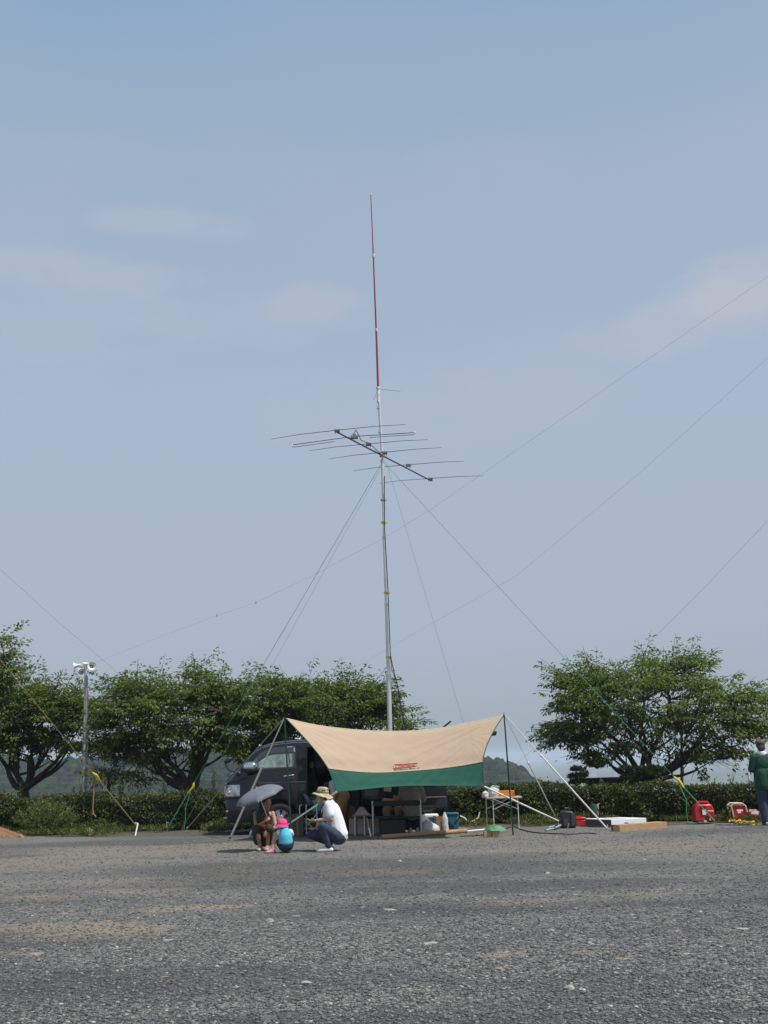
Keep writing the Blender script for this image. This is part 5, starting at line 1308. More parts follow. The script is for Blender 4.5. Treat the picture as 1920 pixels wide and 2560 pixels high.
a, b_ = gnd(1168, 2083) + V((0, 0, .042)), gnd(1212, 2079) + V((0, 0, .042)); mb = MB(); mb.tube([b_ + (a - b_).normalized() * -.05, a], .018, 10); single('white_pipe', mb, m_white, 'white pipe sticking out of the long cardboard tube', 'pipe')
# black cable
pts = [gnd(x, y) + V((0, 0, .012)) for x, y in ((1150, 2092), (1200, 2090), (1255, 2076), (1272, 2070), (1287, 2068), (1300, 2074), (1320, 2080), (1350, 2084), (1395, 2086), (1430, 2087), (1470, 2084), (1490, 2086))]
mb = MB(); mb.tube(pts, .011, 6); single('power_cable', mb, m_blk, 'black cable snaking over the gravel from the table to the right', 'cable')
# bench --------------------------------------------------------------------
BD_ = gnd(1000, 2088).y
def bp(px, py, dy=0): return at(px, py, BD_ + dy)
bench = thing('bench', 'folding camp bench with dark green canvas and aluminium legs, back towards us', 'bench', (bp(995, 2088).x, BD_ + .2, 0))
zs = bp(1000, 2043).z; zk0, zk1 = bp(1000, 2013).z, bp(1000, 2003).z
xl, xr = bp(932, 2040).x, bp(1052, 2040).x
mb = MB(); R_ = [[V((xl + (xr - xl) * i / 12, BD_ + .02 + .44 * j / 6, zs - .025 * math.sin(PI * j / 6) * math.sin(PI * i / 12))) for i in range(13)] for j in range(7)]
mb.grid(R_); part('seat', mb, m_canv, bench, solid=.02)
mb = MB(); mb.grid([[V((xl + (xr - xl) * i / 12, BD_ - .01 + .012 * math.sin(PI * i / 12), z)) for i in range(13)] for z in (zk0 - .01, (zk0 + zk1) / 2, zk1 + .012)]); part('backrest', mb, m_canv, bench, solid=.022)
for x in (xl, xr):
    mb = MB(); mb.tube([V((x, BD_ + .04, 0)), V((x, BD_ + .02, zs)), V((x, BD_ - .01, zk1 + .02))], .017, 8); part('leg', mb, m_alu, bench)
    mb = MB(); mb.tube([V((x, BD_ + .44, 0)), V((x, BD_ + .44, zs + .23))], .015, 8); part('leg', mb, m_alu, bench)
    mb = MB(); mb.beam((x, BD_ - .03, zs + .24), (x, BD_ + .48, zs + .24), .045, .025); part('armrest', mb, m_wood, bench)
    mb = MB(); mb.tube([V((x, BD_ + .03, .05)), V((x, BD_ + .44, zs - .02))], .012, 6); part('stretcher', mb, m_alu, bench)
mb = MB(); mb.tube([V((xl, BD_ + .02, zs - .01)), V((xr, BD_ + .02, zs - .01))], .014, 8); mb.tube([V((xl, BD_ + .45, zs - .01)), V((xr, BD_ + .45, zs - .01))], .014, 8); part('seat_rail', mb, m_canv, bench)
q_ = at(982, 2060, BD_ + .3); mb = MB(); x0_, x1_ = at(950, 2060, BD_ + .25).x, at(1013, 2060, BD_ + .25).x; z_ = zs - .045
mb.box(((x0_ + x1_) / 2, BD_ + .26, z_ / 2), (x1_ - x0_, .20, z_)); o = single('black_box', mb, m_bk, 'black box under the green bench seat', 'box', bevel=.012)  # black box added under the seat, hides the legs behind
mb = MB(); mb.box(((x0_ + x1_) / 2, BD_ + .155, z_ * .86), ((x1_ - x0_) * .9, .015, .03)); part('upper_band', mb, mat('charcoal_cloth', (.05, .05, .055), .8), o)
# low wooden table left of bench
LT = gnd(920, 2088).y + .05
t_ = thing('low_table', 'low folding table with metal legs and a plank top left of the green bench', 'table', (at(905, 2088, LT).x, LT + .2, 0))
zt2 = at(905, 2040, LT).z; xa, xb = at(880, 2040, LT).x, at(936, 2040, LT).x
mb = MB()
for k in range(5): mb.box(((xa + xb) / 2, LT + .05 + .1 * k, zt2), (xb - xa, .085, .022))
part('table_top', mb, m_card2, t_)
for px, dy in ((911, 0), (887, .02), (886, .42), (934, .42)):
    x = at(px, 2040, LT).x; mb = MB(); mb.tube([V((x, LT + dy, 0)), V((x, LT + dy, zt2 - .01))], .016, 8); part('leg', mb, m_alu, t_)
mb = MB(); a, b_ = at(917, 2045, LT - .05), gnd(927, 2092); mb.beam(a, along(a, b_, .55), .03, .02); part('slanting_brace', mb, m_wood, t_)
mb = MB(); mb.beam(along(a, b_, .55), b_ + V((0, 0, .01)), .028, .02); part('brace_foot', mb, m_foam, t_)
# things on / under it
for (pxa, pxb, pya, D, lab, m_) in ((872, 910, 2046, 24.45, 'grey brown cardboard carton under the low table, left one', m_greyp), (914, 948, 2050, 24.5, 'grey brown carton behind the bench end, right of the slanting stick', m_greyp), (729, 758, 2032, 24.2, 'dark grey flat case standing behind the camp chair', mat('dark_case', (.075, .075, .07), .6, var=.2))):
    x0, x1 = at(pxa, 2050, D).x, at(pxb, 2050, D).x; z1 = at(900, pya, D).z
    mb = MB(); mb.box(((x0 + x1) / 2, D + .16, z1 / 2), (x1 - x0, .30, z1)); o = single('carton' if 'cart' in lab else 'flat_case', mb, m_, lab, 'box', smooth=False, bevel=.008)
    mb = MB(); mb.box(((x0 + x1) / 2, D + .004, z1 * .5), (.045, .006, z1 * .98)); part('tape' if 'cart' in lab else 'strap', mb, m_card2, o)
q = at(903, 2034, LT + .2); mb = MB(); q.z = zt2 + .011
mb.add([q + V(p_) for p_ in ((-.16, -.1, 0), (.17, -.12, 0), (.18, .12, 0), (-.15, .12, 0), (-.02, -.02, .17), (.05, .05, .16), (-.06, .06, .12))], [(0, 1, 4), (1, 5, 4), (1, 2, 5), (2, 3, 6, 5), (3, 0, 4, 6), (4, 5, 6), (0, 3, 2, 1)])
single('crumpled_sack', mb, mat('paper_sack', (.42, .36, .31), .85, var=.15, bmp=.4), 'crumpled pale paper sack on the low table', 'sack', smooth=False)
# stools on ground: cooler etc
def boxthing(name, label, cat, pxa, pxb, pyt, D, depth, m_, bev=.015):
    x0, x1 = at(pxa, 2060, D).x, at(pxb, 2060, D).x; z1 = at((pxa + pxb) / 2, pyt, D).z
    c = V(((x0 + x1) / 2, D + depth / 2, 0)); root = thing(name, label, cat, c)
    return root, c, x1 - x0, z1
CD = 24.7
root, c, w_, h = boxthing('cooler_box', 'blue cooler box with a white lid right of the green bench', 'cooler', 1062, 1097, 2036, CD, .34, None)
m_cblue = mat('cooler_blue', (.05, .24, .44), .4, var=.1, bmp=0)
mb = MB(); mb.box(c + V((0, 0, h * .40)), (w_ * .94, .31, h * .80)); part('body', mb, m_cblue, root, bevel=.02)
mb = MB(); mb.box(c + V((0, 0, h * .90)), (w_, .34, h * .2)); part('lid', mb, m_foam, root, bevel=.02)
mb = MB(); mb.box(c + V((w_ * .2, -.178, h * .84)), (.05, .02, .05)); part('latch', mb, m_card2, root)
mb = MB(); mb.tube([c + V((-w_ * .5, -.1, h * .75)), c + V((-w_ * .54, -.14, h * .55)), c + V((w_ * .54, -.14, h * .55)), c + V((w_ * .5, -.1, h * .75))], .008, 6); part('handle', mb, m_white, root)
q = gnd(1070, 2083); single('plastic_bag', bag_mb((q.x, q.y - .02, 0), .30, .22, .27, 12), m_bagw, 'white plastic bag standing before the left side of the blue cooler', 'bag')
q = gnd(1084, 2082); single('plastic_bag', bag_mb((q.x, q.y - .05, 0), .26, .2, .19, 17), m_bagw, 'low white bag in front of the blue cooler, right of another white bag', 'bag')
q = gnd(1059, 2082); single('grey_bag', bag_mb((q.x, q.y + .25, 0), .30, .3, .36, 19), mat('grey_cloth', (.13, .13, .13), .9), 'grey cloth bag between the bench end and the blue cooler', 'bag')
q = gnd(1100, 2080); mb = MB(); z1 = at(1100, 2041, q.y).z
mb.add([q + V((x * .075, y * .06, z)) for z, k in ((0, 1), (z1, 1.05)) for x, y in ((-1 * k, -1), (1 * k, -1), (1 * k, 1), (-1 * k, 1))] + [q + V((-.1, 0, z1 * .5)), q + V((.095, .01, z1 * .55))], [(0, 1, 5, 4), (1, 2, 9), (2, 6, 9), (6, 5, 9), (5, 1, 9), (2, 3, 7, 6), (3, 0, 8), (0, 4, 8), (4, 7, 8), (7, 3, 8), (0, 3, 2, 1)])
single('paper_bag', mb, m_paper, 'brown paper bag standing between the cooler and a tall white bag', 'bag', smooth=False)
q = gnd(1113, 2080); z1 = at(1111, 2030, q.y).z; single('plastic_bag', bag_mb((q.x, q.y, 0), .145, .13, z1, 23), m_bagw, 'tall narrow white plastic bag left of the teal stool', 'bag')
root, c, w_, h = boxthing('folding_stool', 'teal box stool with crossed black legs at the rear of the van', 'stool', 1118, 1147, 2032, 24.6, .28, None)
m_teal = mat('teal_fabric', (.012, .12, .19), .75, var=.15, scale=20)
mb = MB(); mb.box(c + V((0, 0, h * .5)), (w_, .26, h * .94)); part('storage_pouch', mb, m_teal, root, bevel=.03)
mb = MB(); mb.box(c + V((0, 0, h * .95)), (w_ * 1.08, .30, h * .10)); part('seat', mb, m_teal, root, bevel=.02)
for s in (-1, 1):
    mb = MB(); mb.tube([c + V((-s * w_ * .55, -.145, h * .72)), c + V((s * w_ * .5, -.15, .0))], .011, 6); part('leg', mb, m_bk, root)
    mb = MB(); mb.tube([c + V((-s * w_ * .55, .15, h * .72)), c + V((s * w_ * .5, .15, .0))], .011, 6); part('leg', mb, m_bk, root)
mb = MB(); mb.tube([at(x, y, 26.6) for x, y in ((1150, 2040), (1160, 2044), (1168, 2052), (1175, 2056), (1188, 2050), (1196, 2044), (1199, 2030))], .016, 6); single('loose_cord', mb, m_wrope, 'pale loose cord hanging against the hedge right of the teal stool', 'cord')
# camp chair --------------------------------------------------------------
HD = gnd(765, 2090).y + .1
def cp(px, py, dy=0): return at(px, py, HD + dy)
ch = thing('camp_chair', 'folding camp chair with dark seat and aluminium frame beside the left canopy pole', 'chair', (cp(765, 2088).x, HD + .2, 0))
zs = cp(765, 2034).z; zarm = cp(765, 2014).z; ztop = cp(765, 1985).z
xa, xb = cp(747, 2030).x, cp(775, 2030).x; 
for x in (xa + .02, xa + .13):
    dy = 0 if x < xa + .1 else .1
    mb = MB(); mb.tube([V((x, HD + dy * 4, .0)), V((x, HD + dy * 4, zarm)), V((x + .04, HD + dy * 4, zarm + .02))], .014, 8); part('leg', mb, m_alu, ch)
for x in (xa + .38, xa + .47):
    dy = 0 if x < xa + .4 else .42
    mb = MB(); mb.tube([V((x, HD + dy, 0)), V((x, HD + dy, zarm))], .014, 8); part('leg', mb, m_alu, ch)
mb = MB(); mb.tube([V((xa + .02, HD - .02, .03)), V((xa + .40, HD - .02, zs))], .012, 6); mb.tube([V((xa + .40, HD - .015, .03)), V((xa + .02, HD - .015, zs))], .012, 6); part('cross_brace', mb, m_alu, ch)
mb = MB(); mb.grid([[V((xa + .04 + .42 * i / 6, HD + .42 * j / 4, zs - .03 * math.sin(PI * i / 6))) for i in range(7)] for j in range(5)]); part('seat', mb, m_bk, ch, solid=.02)
A, Bq, Cq, Dq = cp(748, 1988), cp(757, 1985), cp(782, 2014), cp(765, 2016)
mb = MB(); mb.grid([[cp(748, 1990, .02), cp(757, 1989, .02)], [cp(747, 2013, .02), cp(758, 2013, .02)]]); part('backrest', mb, mat('navy_cloth', (.02, .022, .035), .85, var=.2), ch, solid=.02)
mb = MB(); mb.add([cp(757, 1985, 0), cp(764, 1984, .1), cp(786, 2012, .42), cp(770, 2014, .05)], [(0, 1, 2, 3)]); part('side_panel', mb, mat('grey_cloth_panel', (.30, .29, .28), .85), ch, solid=.015)
mb = MB(); mb.tube([cp(757, 1986), cp(771, 2014.5), cp(786, 2013, .35)], .012, 6); part('armrest', mb, m_bk, ch)
# small bag beside the woman
q = gnd(624, 2096)
o = single('shoulder_bag', bag_mb((q.x + .03, q.y + .30, 0), .14, .12, .15, 31), mat('white_cloth', (.45, .45, .44), .8, var=.15, bmp=.3), 'small white and blue bag on the gravel behind the woman', 'bag')
mb = MB(); mb.ell((q.x + .05, q.y + .19, .09), (.05, .04, .07)); part('blue_pocket', mb, m_blue, o)
# right side gear -----------------------------------------------------------
q = gnd(1421, 2071); D = q.y; x0, x1 = at(1403, 2060, D).x, at(1440, 2060, D).x; z1 = at(1421, 2027, D).z
root = thing('equipment_case', 'bulky black padded case standing at the foot of the hedge', 'case', (q.x, D + .2, 0))
mb = MB(); w_ = x1 - x0
mb.prism([V((x0, D, 0)), V((x1, D, 0)), V((x1 + .01, D, z1 * .7)), V((x1 - .05, D, z1 * .97)), V((x0 + .06, D, z1)), V((x0, D, z1 * .75))], (0, .34, 0)); part('body', mb, m_bk, root, bevel=.03)
mb = MB(); mb.box((x1 - .06, D - .008, z1 * .5), (.07, .02, z1 * .7)); mb.box((x0 + .1, D - .008, z1 * .35), (.09, .02, z1 * .4)); part('pocket', mb, mat('charcoal_cloth', (.05, .05, .055), .8), root)
mb = MB(); mb.tube([V((x0 + .1, D + .15, z1 * .97)), V((x0 + .11, D + .15, z1 + .05)), V((x0 + .2, D + .15, z1 + .05)), V((x0 + .22, D + .15, z1 * .97))], .015, 6); part('handle', mb, m_bk, root)
q = gnd(1453, 2066); D = q.y + .1; x0, x1 = at(1441, 2050, D).x, at(1465, 2050, D).x; z1 = at(1453, 2043, D).z
root = thing('toolbox', 'red toolbox right of the black padded case', 'toolbox', ((x0 + x1) / 2, D + .12, 0))
mb = MB(); mb.box(((x0 + x1) / 2, D + .12, z1 * .33), (x1 - x0, .22, z1 * .64)); part('body', mb, m_red, root, bevel=.01)
mb = MB(); mb.box(((x0 + x1) / 2, D + .12, z1 * .84), (x1 - x0 + .01, .23, z1 * .30)); part('lid', mb, m_red, root, bevel=.02)
mb = MB(); mb.box(((x0 + x1) / 2, D + .12, z1 + .012), (.16, .03, .02)); part('handle', mb, m_red, root)
mb = MB(); a = at(1466, 2047, D); mb.tube([a, a + V((.10, 0, 0))], .015, 8); part('protruding_rod', mb, m_wood, root)
mb = MB(); 
for i, (a, b_) in enumerate((((1364, 2078), (1428, 2066)), ((1370, 2074), (1434, 2060)), ((1388, 2075), (1434, 2063)))):
    A, Bq = gnd(*a), gnd(*b_); A.z = .02 + .012 * i; Bq.z = .03 + .05 * i; mb.tube([A, Bq], .022, 8)
single('pipe_bundle', mb, mat('grey_blue_pipe', (.30, .34, .37), .5), 'bundle of grey pipes lying at the foot of the black padded case', 'pipes')
q = gnd(1413, 2090); mb = MB(); mb.tube([V((q.x, q.y, -.02)), at(1422, 2058, q.y + .3)], .010, 6); single('stake', mb, m_dkmetal, 'thin dark rod leaning by the grey pipe bundle', 'stake')
q = gnd(1488, 2063); mb = MB(); P = []
for i in range(12):
    row = []
    for j in range(9):
        x, y = i / 11, j / 8; row.append(V((at(1470, 2060, q.y).x + (at(1508, 2060, q.y).x - at(1470, 2060, q.y).x) * x, q.y - .35 + .75 * y, .02 + .06 * abs(noise.noise(V((x * 4, y * 4, 3)))))))
    P.append(row)
single('blue_sheet', mb.grid(P), m_blue, 'crumpled bright blue plastic sheet on the ground under the green bag', 'sheet', solid=.004)
D = q.y + .1; x_ = at(1485, 2050, D).x; z1 = at(1485, 2016, D).z
mb = MB(); mb.lathe([(.001, 0), (.085, .005), (.09, .04), (.088, z1 - .06), (.06, z1 - .01), (.001, z1)], (x_, D, .06), (0, 0, 1), 18); o = single('duffel_bag', mb, m_canv, 'upright dark green cylindrical bag on the blue sheet', 'bag', (x_, D, .05))
mb = MB(); mb.tube([V((x_ + .09, D - .02, .15)), V((x_ + .13, D - .03, z1 * .6)), V((x_ + .08, D - .02, z1 - .02))], .014, 6); part('strap', mb, m_bk, o)
x_ = at(1496, 2050, D).x; mb = MB(); mb.box((x_, D + .03, .25), (.045, .03, .38), Matrix.Rotation(.06, 3, 'Y')); o = single('wooden_mallet', mb, m_wood, 'short wooden stick propped beside the green cylindrical bag', 'stick', bevel=.005)
# white foam box, long carton, board
A, Bq = gnd(1529, 2068), gnd(1617, 2064)
ang = math.atan2(Bq.y - A.y, Bq.x - A.x); L = (Bq - A).length; hh = .155; dp = .62
ex = V((math.cos(ang), math.sin(ang), 0)); ey = V((-math.sin(ang), math.cos(ang), 0)); skew = -.30
root = thing('foam_box', 'flat white box with shade painted on its left end lying in front of the hedge', 'box', A)
mb = MB(); base_ = [A, Bq, Bq + ey * dp + ex * skew, A + ey * dp + ex * skew]; mb.prism([p_ + V((0, 0, .004)) for p_ in base_], (0, 0, hh)); part('body', mb, m_foam, root, smooth=False, bevel=.006)
mb = MB(); e = (base_[3] - base_[0]); nn_ = e.cross(V((0, 0, 1))).normalized(); nn_ = -nn_ if nn_.x > 0 else nn_
mb.add([base_[0] + nn_ * .004 + V((0, 0, .012)), base_[3] + nn_ * .004 + V((0, 0, .012)), base_[3] + nn_ * .004 + V((0, 0, hh - .005)), base_[0] + nn_ * .004 + V((0, 0, hh - .005))], [(0, 1, 2, 3)]); part('end_shade', mb, mat('shaded_end', (.09, .075, .06), .8), root)  # shade of the left end painted as a dark brown sheet
mb = MB(); mb.add([A + ex * .06 + ey * .08 + V((0, 0, hh + .008)), A + ex * .42 + ey * .06 + V((0, 0, hh + .008)), A + ex * .30 + ey * .42 + V((0, 0, hh + .008)), A + ex * .0 + ey * .45 + V((0, 0, hh + .008))], [(0, 1, 2, 3)]); part('printed_panel', mb, mat('pale_grey_print', (.5, .54, .58), .7), root)
mb = MB()
for k in (.40, .455, .62): mb.lathe([(.001, 0), (.028 if k < .6 else .014, 0), (.028 if k < .6 else .014, -.004), (.001, -.004)], A + ex * (L * k) - ey * .002 + V((0, 0, .06)), -ey, 10)
part('mark', mb, mat('grey_mark', (.12, .12, .12), .7), root)
A, Bq = gnd(1549, 2079), gnd(1668, 2070); ang = math.atan2(Bq.y - A.y, Bq.x - A.x); L = (Bq - A).length; ex = V((math.cos(ang), math.sin(ang), 0)); ey = V((-math.sin(ang), math.cos(ang), 0))
root = thing('long_carton', 'long low brown carton with an open dark end lying before the white box', 'box', A)
mb = MB(); t_ = .008; hh = .115; dp = .24
A0 = A - ex * .0
for c_, d_ in (((L / 2, t_ / 2, hh / 2), (L, t_, hh)), ((L / 2, dp - t_ / 2, hh / 2), (L, t_, hh)), ((L / 2, dp / 2, hh + t_ / 2), (L, dp, t_)), ((L / 2, dp / 2, t_), (L, dp - .02, t_)), ((L - .01, dp / 2, hh / 2), (t_, dp - .02, hh - .01))):
    mb.box(A0 + ex * c_[0] + ey * c_[1] + V((0, 0, c_[2])), d_, Matrix((ex, ey, V((0, 0, 1)))).transposed())
part('body', mb, m_card, root, smooth=False)
mb = MB(); mb.box(A0 + ex * (-.06) + ey * (.02) + V((0, 0, hh * .5)), (.13, t_, hh * .95), Matrix((ex, ey, V((0, 0, 1)))).transposed() @ Matrix.Rotation(-.75, 3, 'Z')); part('end_flap', mb, m_card2, root, smooth=False)
A, Bq = gnd(1519, 2049), gnd(1577, 2047); D = A.y
A.z = at(1519, 2044, D).z; mb = MB(); z_ = max(A.z, .05)
mb.box(((A.x + Bq.x) / 2, D, z_ / 2 + .03), (Bq.x - A.x, .12, .10)); mb.box(((A.x + Bq.x) / 2, D + .05, .012), (.6, .06, .024))
o = single('timber_offcut', mb, m_card2, 'brown wooden board lying behind the white box', 'board', smooth=False)
mb = MB(); mb.box((Bq.x - .17, D - .064, z_ / 2 + .03), (.34, .006, .10)); part('sawn_patch', mb, m_card, o)
# generators ------------------------------------------------------------------
q = gnd(1760, 2057); D = q.y; x0, x1 = at(1738, 2050, D).x, at(1788, 2050, D).x; z1 = at(1762, 2005, D).z; w_ = x1 - x0
root = thing('generator', 'square red portable generator with top handle standing before the hedge', 'generator', ((x0 + x1) / 2, D + .15, 0))
mb = MB(); c = [(0.0, .03), (w_, .03), (w_, z1 * .62), (w_ * .90, z1 * .86), (w_ * .85, z1 * .88), (w_ * .17, z1 * .88), (w_ * .10, z1 * .80), (0, z1 * .55)]
mb.prism([V((x0 + a, D, b_)) for a, b_ in c], (0, .32, 0)); bd = part('body', mb, m_red, root, bevel=.022)
mb = MB(); mb.tube([V((x0 + w_ * .20, D + .16, z1 * .84)), V((x0 + w_ * .24, D + .16, z1 * .985)), V((x0 + w_ * .78, D + .16, z1 * .985)), V((x0 + w_ * .86, D + .16, z1 * .84))], .024, 8); part('handle', mb, m_red, root)
mb = MB(); mb.box((x0 + w_ * .47, D - .006, z1 * .50), (w_ * .20, .016, z1 * .24)); part('control_panel', mb, m_foam, root, bevel=.004)
mb = MB(); mb.box((x0 + w_ * .36, D - .007, z1 * .50), (w_ * .05, .018, z1 * .24)); mb.box((x0 + w_ * .44, D - .01, z1 * .77), (w_ * .22, .03, z1 * .09)); mb.box((x0 + w_ * .62, D - .006, z1 * .22), (w_ * .18, .014, z1 * .22)); mb.box((x0 + w_ * .25, D - .005, z1 * .10), (w_ * .3, .012, z1 * .04)); part('socket_panel', mb, m_bk, root)
mb = MB(); mb.box((x0 + w_ * .80, D - .004, z1 * .57), (w_ * .30, .012, z1 * .06)); mb.box((x0 + w_ * .72, D - .004, z1 * .16), (w_ * .08, .012, z1 * .12)); mb.box((x0 + w_ * .5, D - .004, z1 * .085), (w_ * .14, .016, z1 * .11)); part('label_plate', mb, mat('pink_white_label', (.72, .50, .48), .5), root)
mb = MB(); mb.box((x0 + w_ * .80, D - .0035, z1 * .38), (w_ * .32, .010, z1 * .28)); part('side_cover', mb, mat('red_cover', (.42, .012, .016), .4), root, bevel=.006)
for sx in (.1, .85):
    mb = MB(); mb.box((x0 + w_ * sx, D + .16, .015), (.05, .28, .03)); part('foot', mb, m_bk, root)
q = gnd(1848, 2053); D = q.y; x0, x1 = at(1832, 2040, D).x, at(1868, 2040, D).x; z1 = at(1848, 2008, D).z; w_ = x1 - x0
root = thing('generator', 'smaller red generator in a cream tube frame beside the standing person', 'generator', ((x0 + x1) / 2, D + .15, 0))
mb = MB(); mb.prism([V((x0 + .02, D, .03)), V((x1 - .01, D, .03)), V((x1 - .02, D, z1 * .88)), V((x0 + .03, D, z1 * .88))], (0, .28, 0)); part('body', mb, m_red, root, bevel=.02)
mb = MB(); 
for yy in (D - .015, D + .295): mb.tube([V((x0 + .02, yy, .02)), V((x0 + .0, yy, z1 * .55)), V((x0 - .02, yy, z1 * .86)), V((x0 + .03, yy, z1 * .98)), V((x1 - .09, yy, z1 * .98)), V((x1 - .02, yy, z1 * .84)), V((x1 + .0, yy, z1 * .5))], .016, 8)
mb.tube([V((x0 - .02, D, z1 * .86)), V((x0 - .02, D + .28, z1 * .86))], .02, 8); part('frame', mb, m_cream, root)
mb = MB(); mb.tube([V((x0 + .03, D - .02, z1 * .985)), V((x1 - .10, D - .02, z1 * .985))], .022, 8); part('grip', mb, m_cream, root)
mb = MB(); mb.box((x0 + w_ * .52, D - .004, z1 * .60), (w_ * .42, .012, z1 * .10)); mb.box((x0 + w_ * .48, D - .004, z1 * .49), (w_ * .22, .012, z1 * .09)); part('label_plate', mb, m_foam, root)
mb = MB(); mb.box((x0 - .06, D + .12, z1 * .35), (.07, .2, z1 * .6)); part('engine_side', mb, m_bk, root)
q2 = D; x2, x3 = at(1867, 2040, D).x, at(1899, 2040, D).x; z2 = at(1880, 2024, D).z
root = thing('toolbox', 'red toolbox with a white label between the framed generator and the person', 'toolbox', ((x2 + x3) / 2, D - .05, 0))
mb = MB(); mb.box(((x2 + x3) / 2, D, z2 * .28), (x3 - x2, .22, z2 * .54)); part('body', mb, m_red, root, bevel=.01)
mb = MB(); mb.box(((x2 + x3) / 2, D, z2 * .72), ((x3 - x2) * .86, .20, z2 * .32)); part('lid', mb, m_red, root, bevel=.02)
mb = MB(); mb.box(((x2 + x3) / 2, D, z2 * .94), ((x3 - x2) * .6, .05, z2 * .12)); part('handle', mb, m_cream, root)
mb = MB(); mb.box(((x2 + x3) / 2 + .01, D - .105, z2 * .70), ((x3 - x2) * .55, .012, z2 * .2)); part('label_plate', mb, m_foam, root)
pts = [at(1826, 2026, D), at(1824, 2030, D), at(1826, 2046, D)] + [gnd(x, y) + V((0, 0, .012 + .02 * (i % 3))) for i, (x, y) in enumerate(((1822, 2056), (1832, 2054), (1828, 2058), (1842, 2053), (1838, 2060), (1852, 2055), (1848, 2061), (1862, 2056), (1858, 2062), (1874, 2058), (1870, 2063), (1886, 2059), (1880, 2064), (1892, 2062), (1850, 2059), (1836, 2057)))]
def smooth_pts(P, k=4):
    out = []
    for i in range(len(P) - 1):
        p0, p1, p2, p3 = P[max(i - 1, 0)], P[i], P[i + 1], P[min(i + 2, len(P) - 1)]
        for j in range(k):
            f = j / k; out.append(.5 * (2 * p1 + (p2 - p0) * f + (2 * p0 - 5 * p1 + 4 * p2 - p3) * f * f + (3 * p1 - p0 - 3 * p2 + p3) * f ** 3))
    return out + [P[-1]]
mb = MB(); mb.tube(smooth_pts(pts), .012, 6); single('extension_cord', mb, mat('yellow_cable', (.70, .42, .04), .5), 'yellow extension cord coiled on the ground in front of the framed generator', 'cord')
# ================================================================== PEOPLE
def skinmat(name, c):
    m, nt, b = nmat(name); co = coords(nt)
    nt.links.new(mix_rgb(nt, noise_n(nt, 14, 3, .6, co), tuple(x * .88 for x in c), tuple(x * 1.08 for x in c)), b.inputs['Base Color'])
    b.inputs['Roughness'].default_value = .5; b.inputs['Subsurface Weight'].default_value = .08; b.inputs['Subsurface Radius'].default_value = (.01, .004, .002)
    return m
m_skin = skinmat('skin', (.50, .29, .19)); m_skin2 = skinmat('tanned_skin', (.42, .23, .145)); m_lip = mat('lips', (.36, .13, .10), .5, bmp=0)
m_hair = mat('black_hair', (.014, .011, .010), .45, var=.4, scale=30, bmp=.5); m_hairb = mat('brown_hair', (.055, .030, .018), .55, var=.4, scale=30, bmp=.5)
m_eye = mat('dark_eye', (.012, .010, .009), .25, bmp=0)
def cloth(name, c, var=.12, scale=14, b=.75): return mat(name, c, .85, var=var, scale=scale, bmp=b, bscale=13)
m_jean = cloth('blue_denim', (.032, .050, .092), .35); m_shirtw = cloth('white_shirt', (.78, .78, .80), .04); m_navy = cloth('navy_cotton', (.016, .022, .055)); m_sky = cloth('turquoise_cotton', (.10, .50, .66), .06)
m_sweat = cloth('green_knit', (.008, .055, .035), .25, 20); m_olive = cloth('olive_cloth', (.040, .037, .020), .3); m_print = cloth('brown_printed_cotton', (.11, .045, .022), .7, 28); m_shoe = mat('white_shoe', (.72, .71, .68), .6, bmp=.1)
m_pink = cloth('pink_cotton', (.72, .07, .22), .08); m_pinkshoe = mat('pink_shoe', (.74, .24, .36), .6); m_khaki = cloth('khaki_cotton', (.27, .185, .095), .15); m_dkgreen = cloth('grey_green_shirt', (.17, .18, .125), .15); m_must = cloth('mustard_cotton', (.34, .20, .065), .15); m_dark = cloth('dark_trousers', (.018, .020, .026), .2)
m_boonie = cloth('khaki_camouflage', (.42, .37, .23), .35, 16)

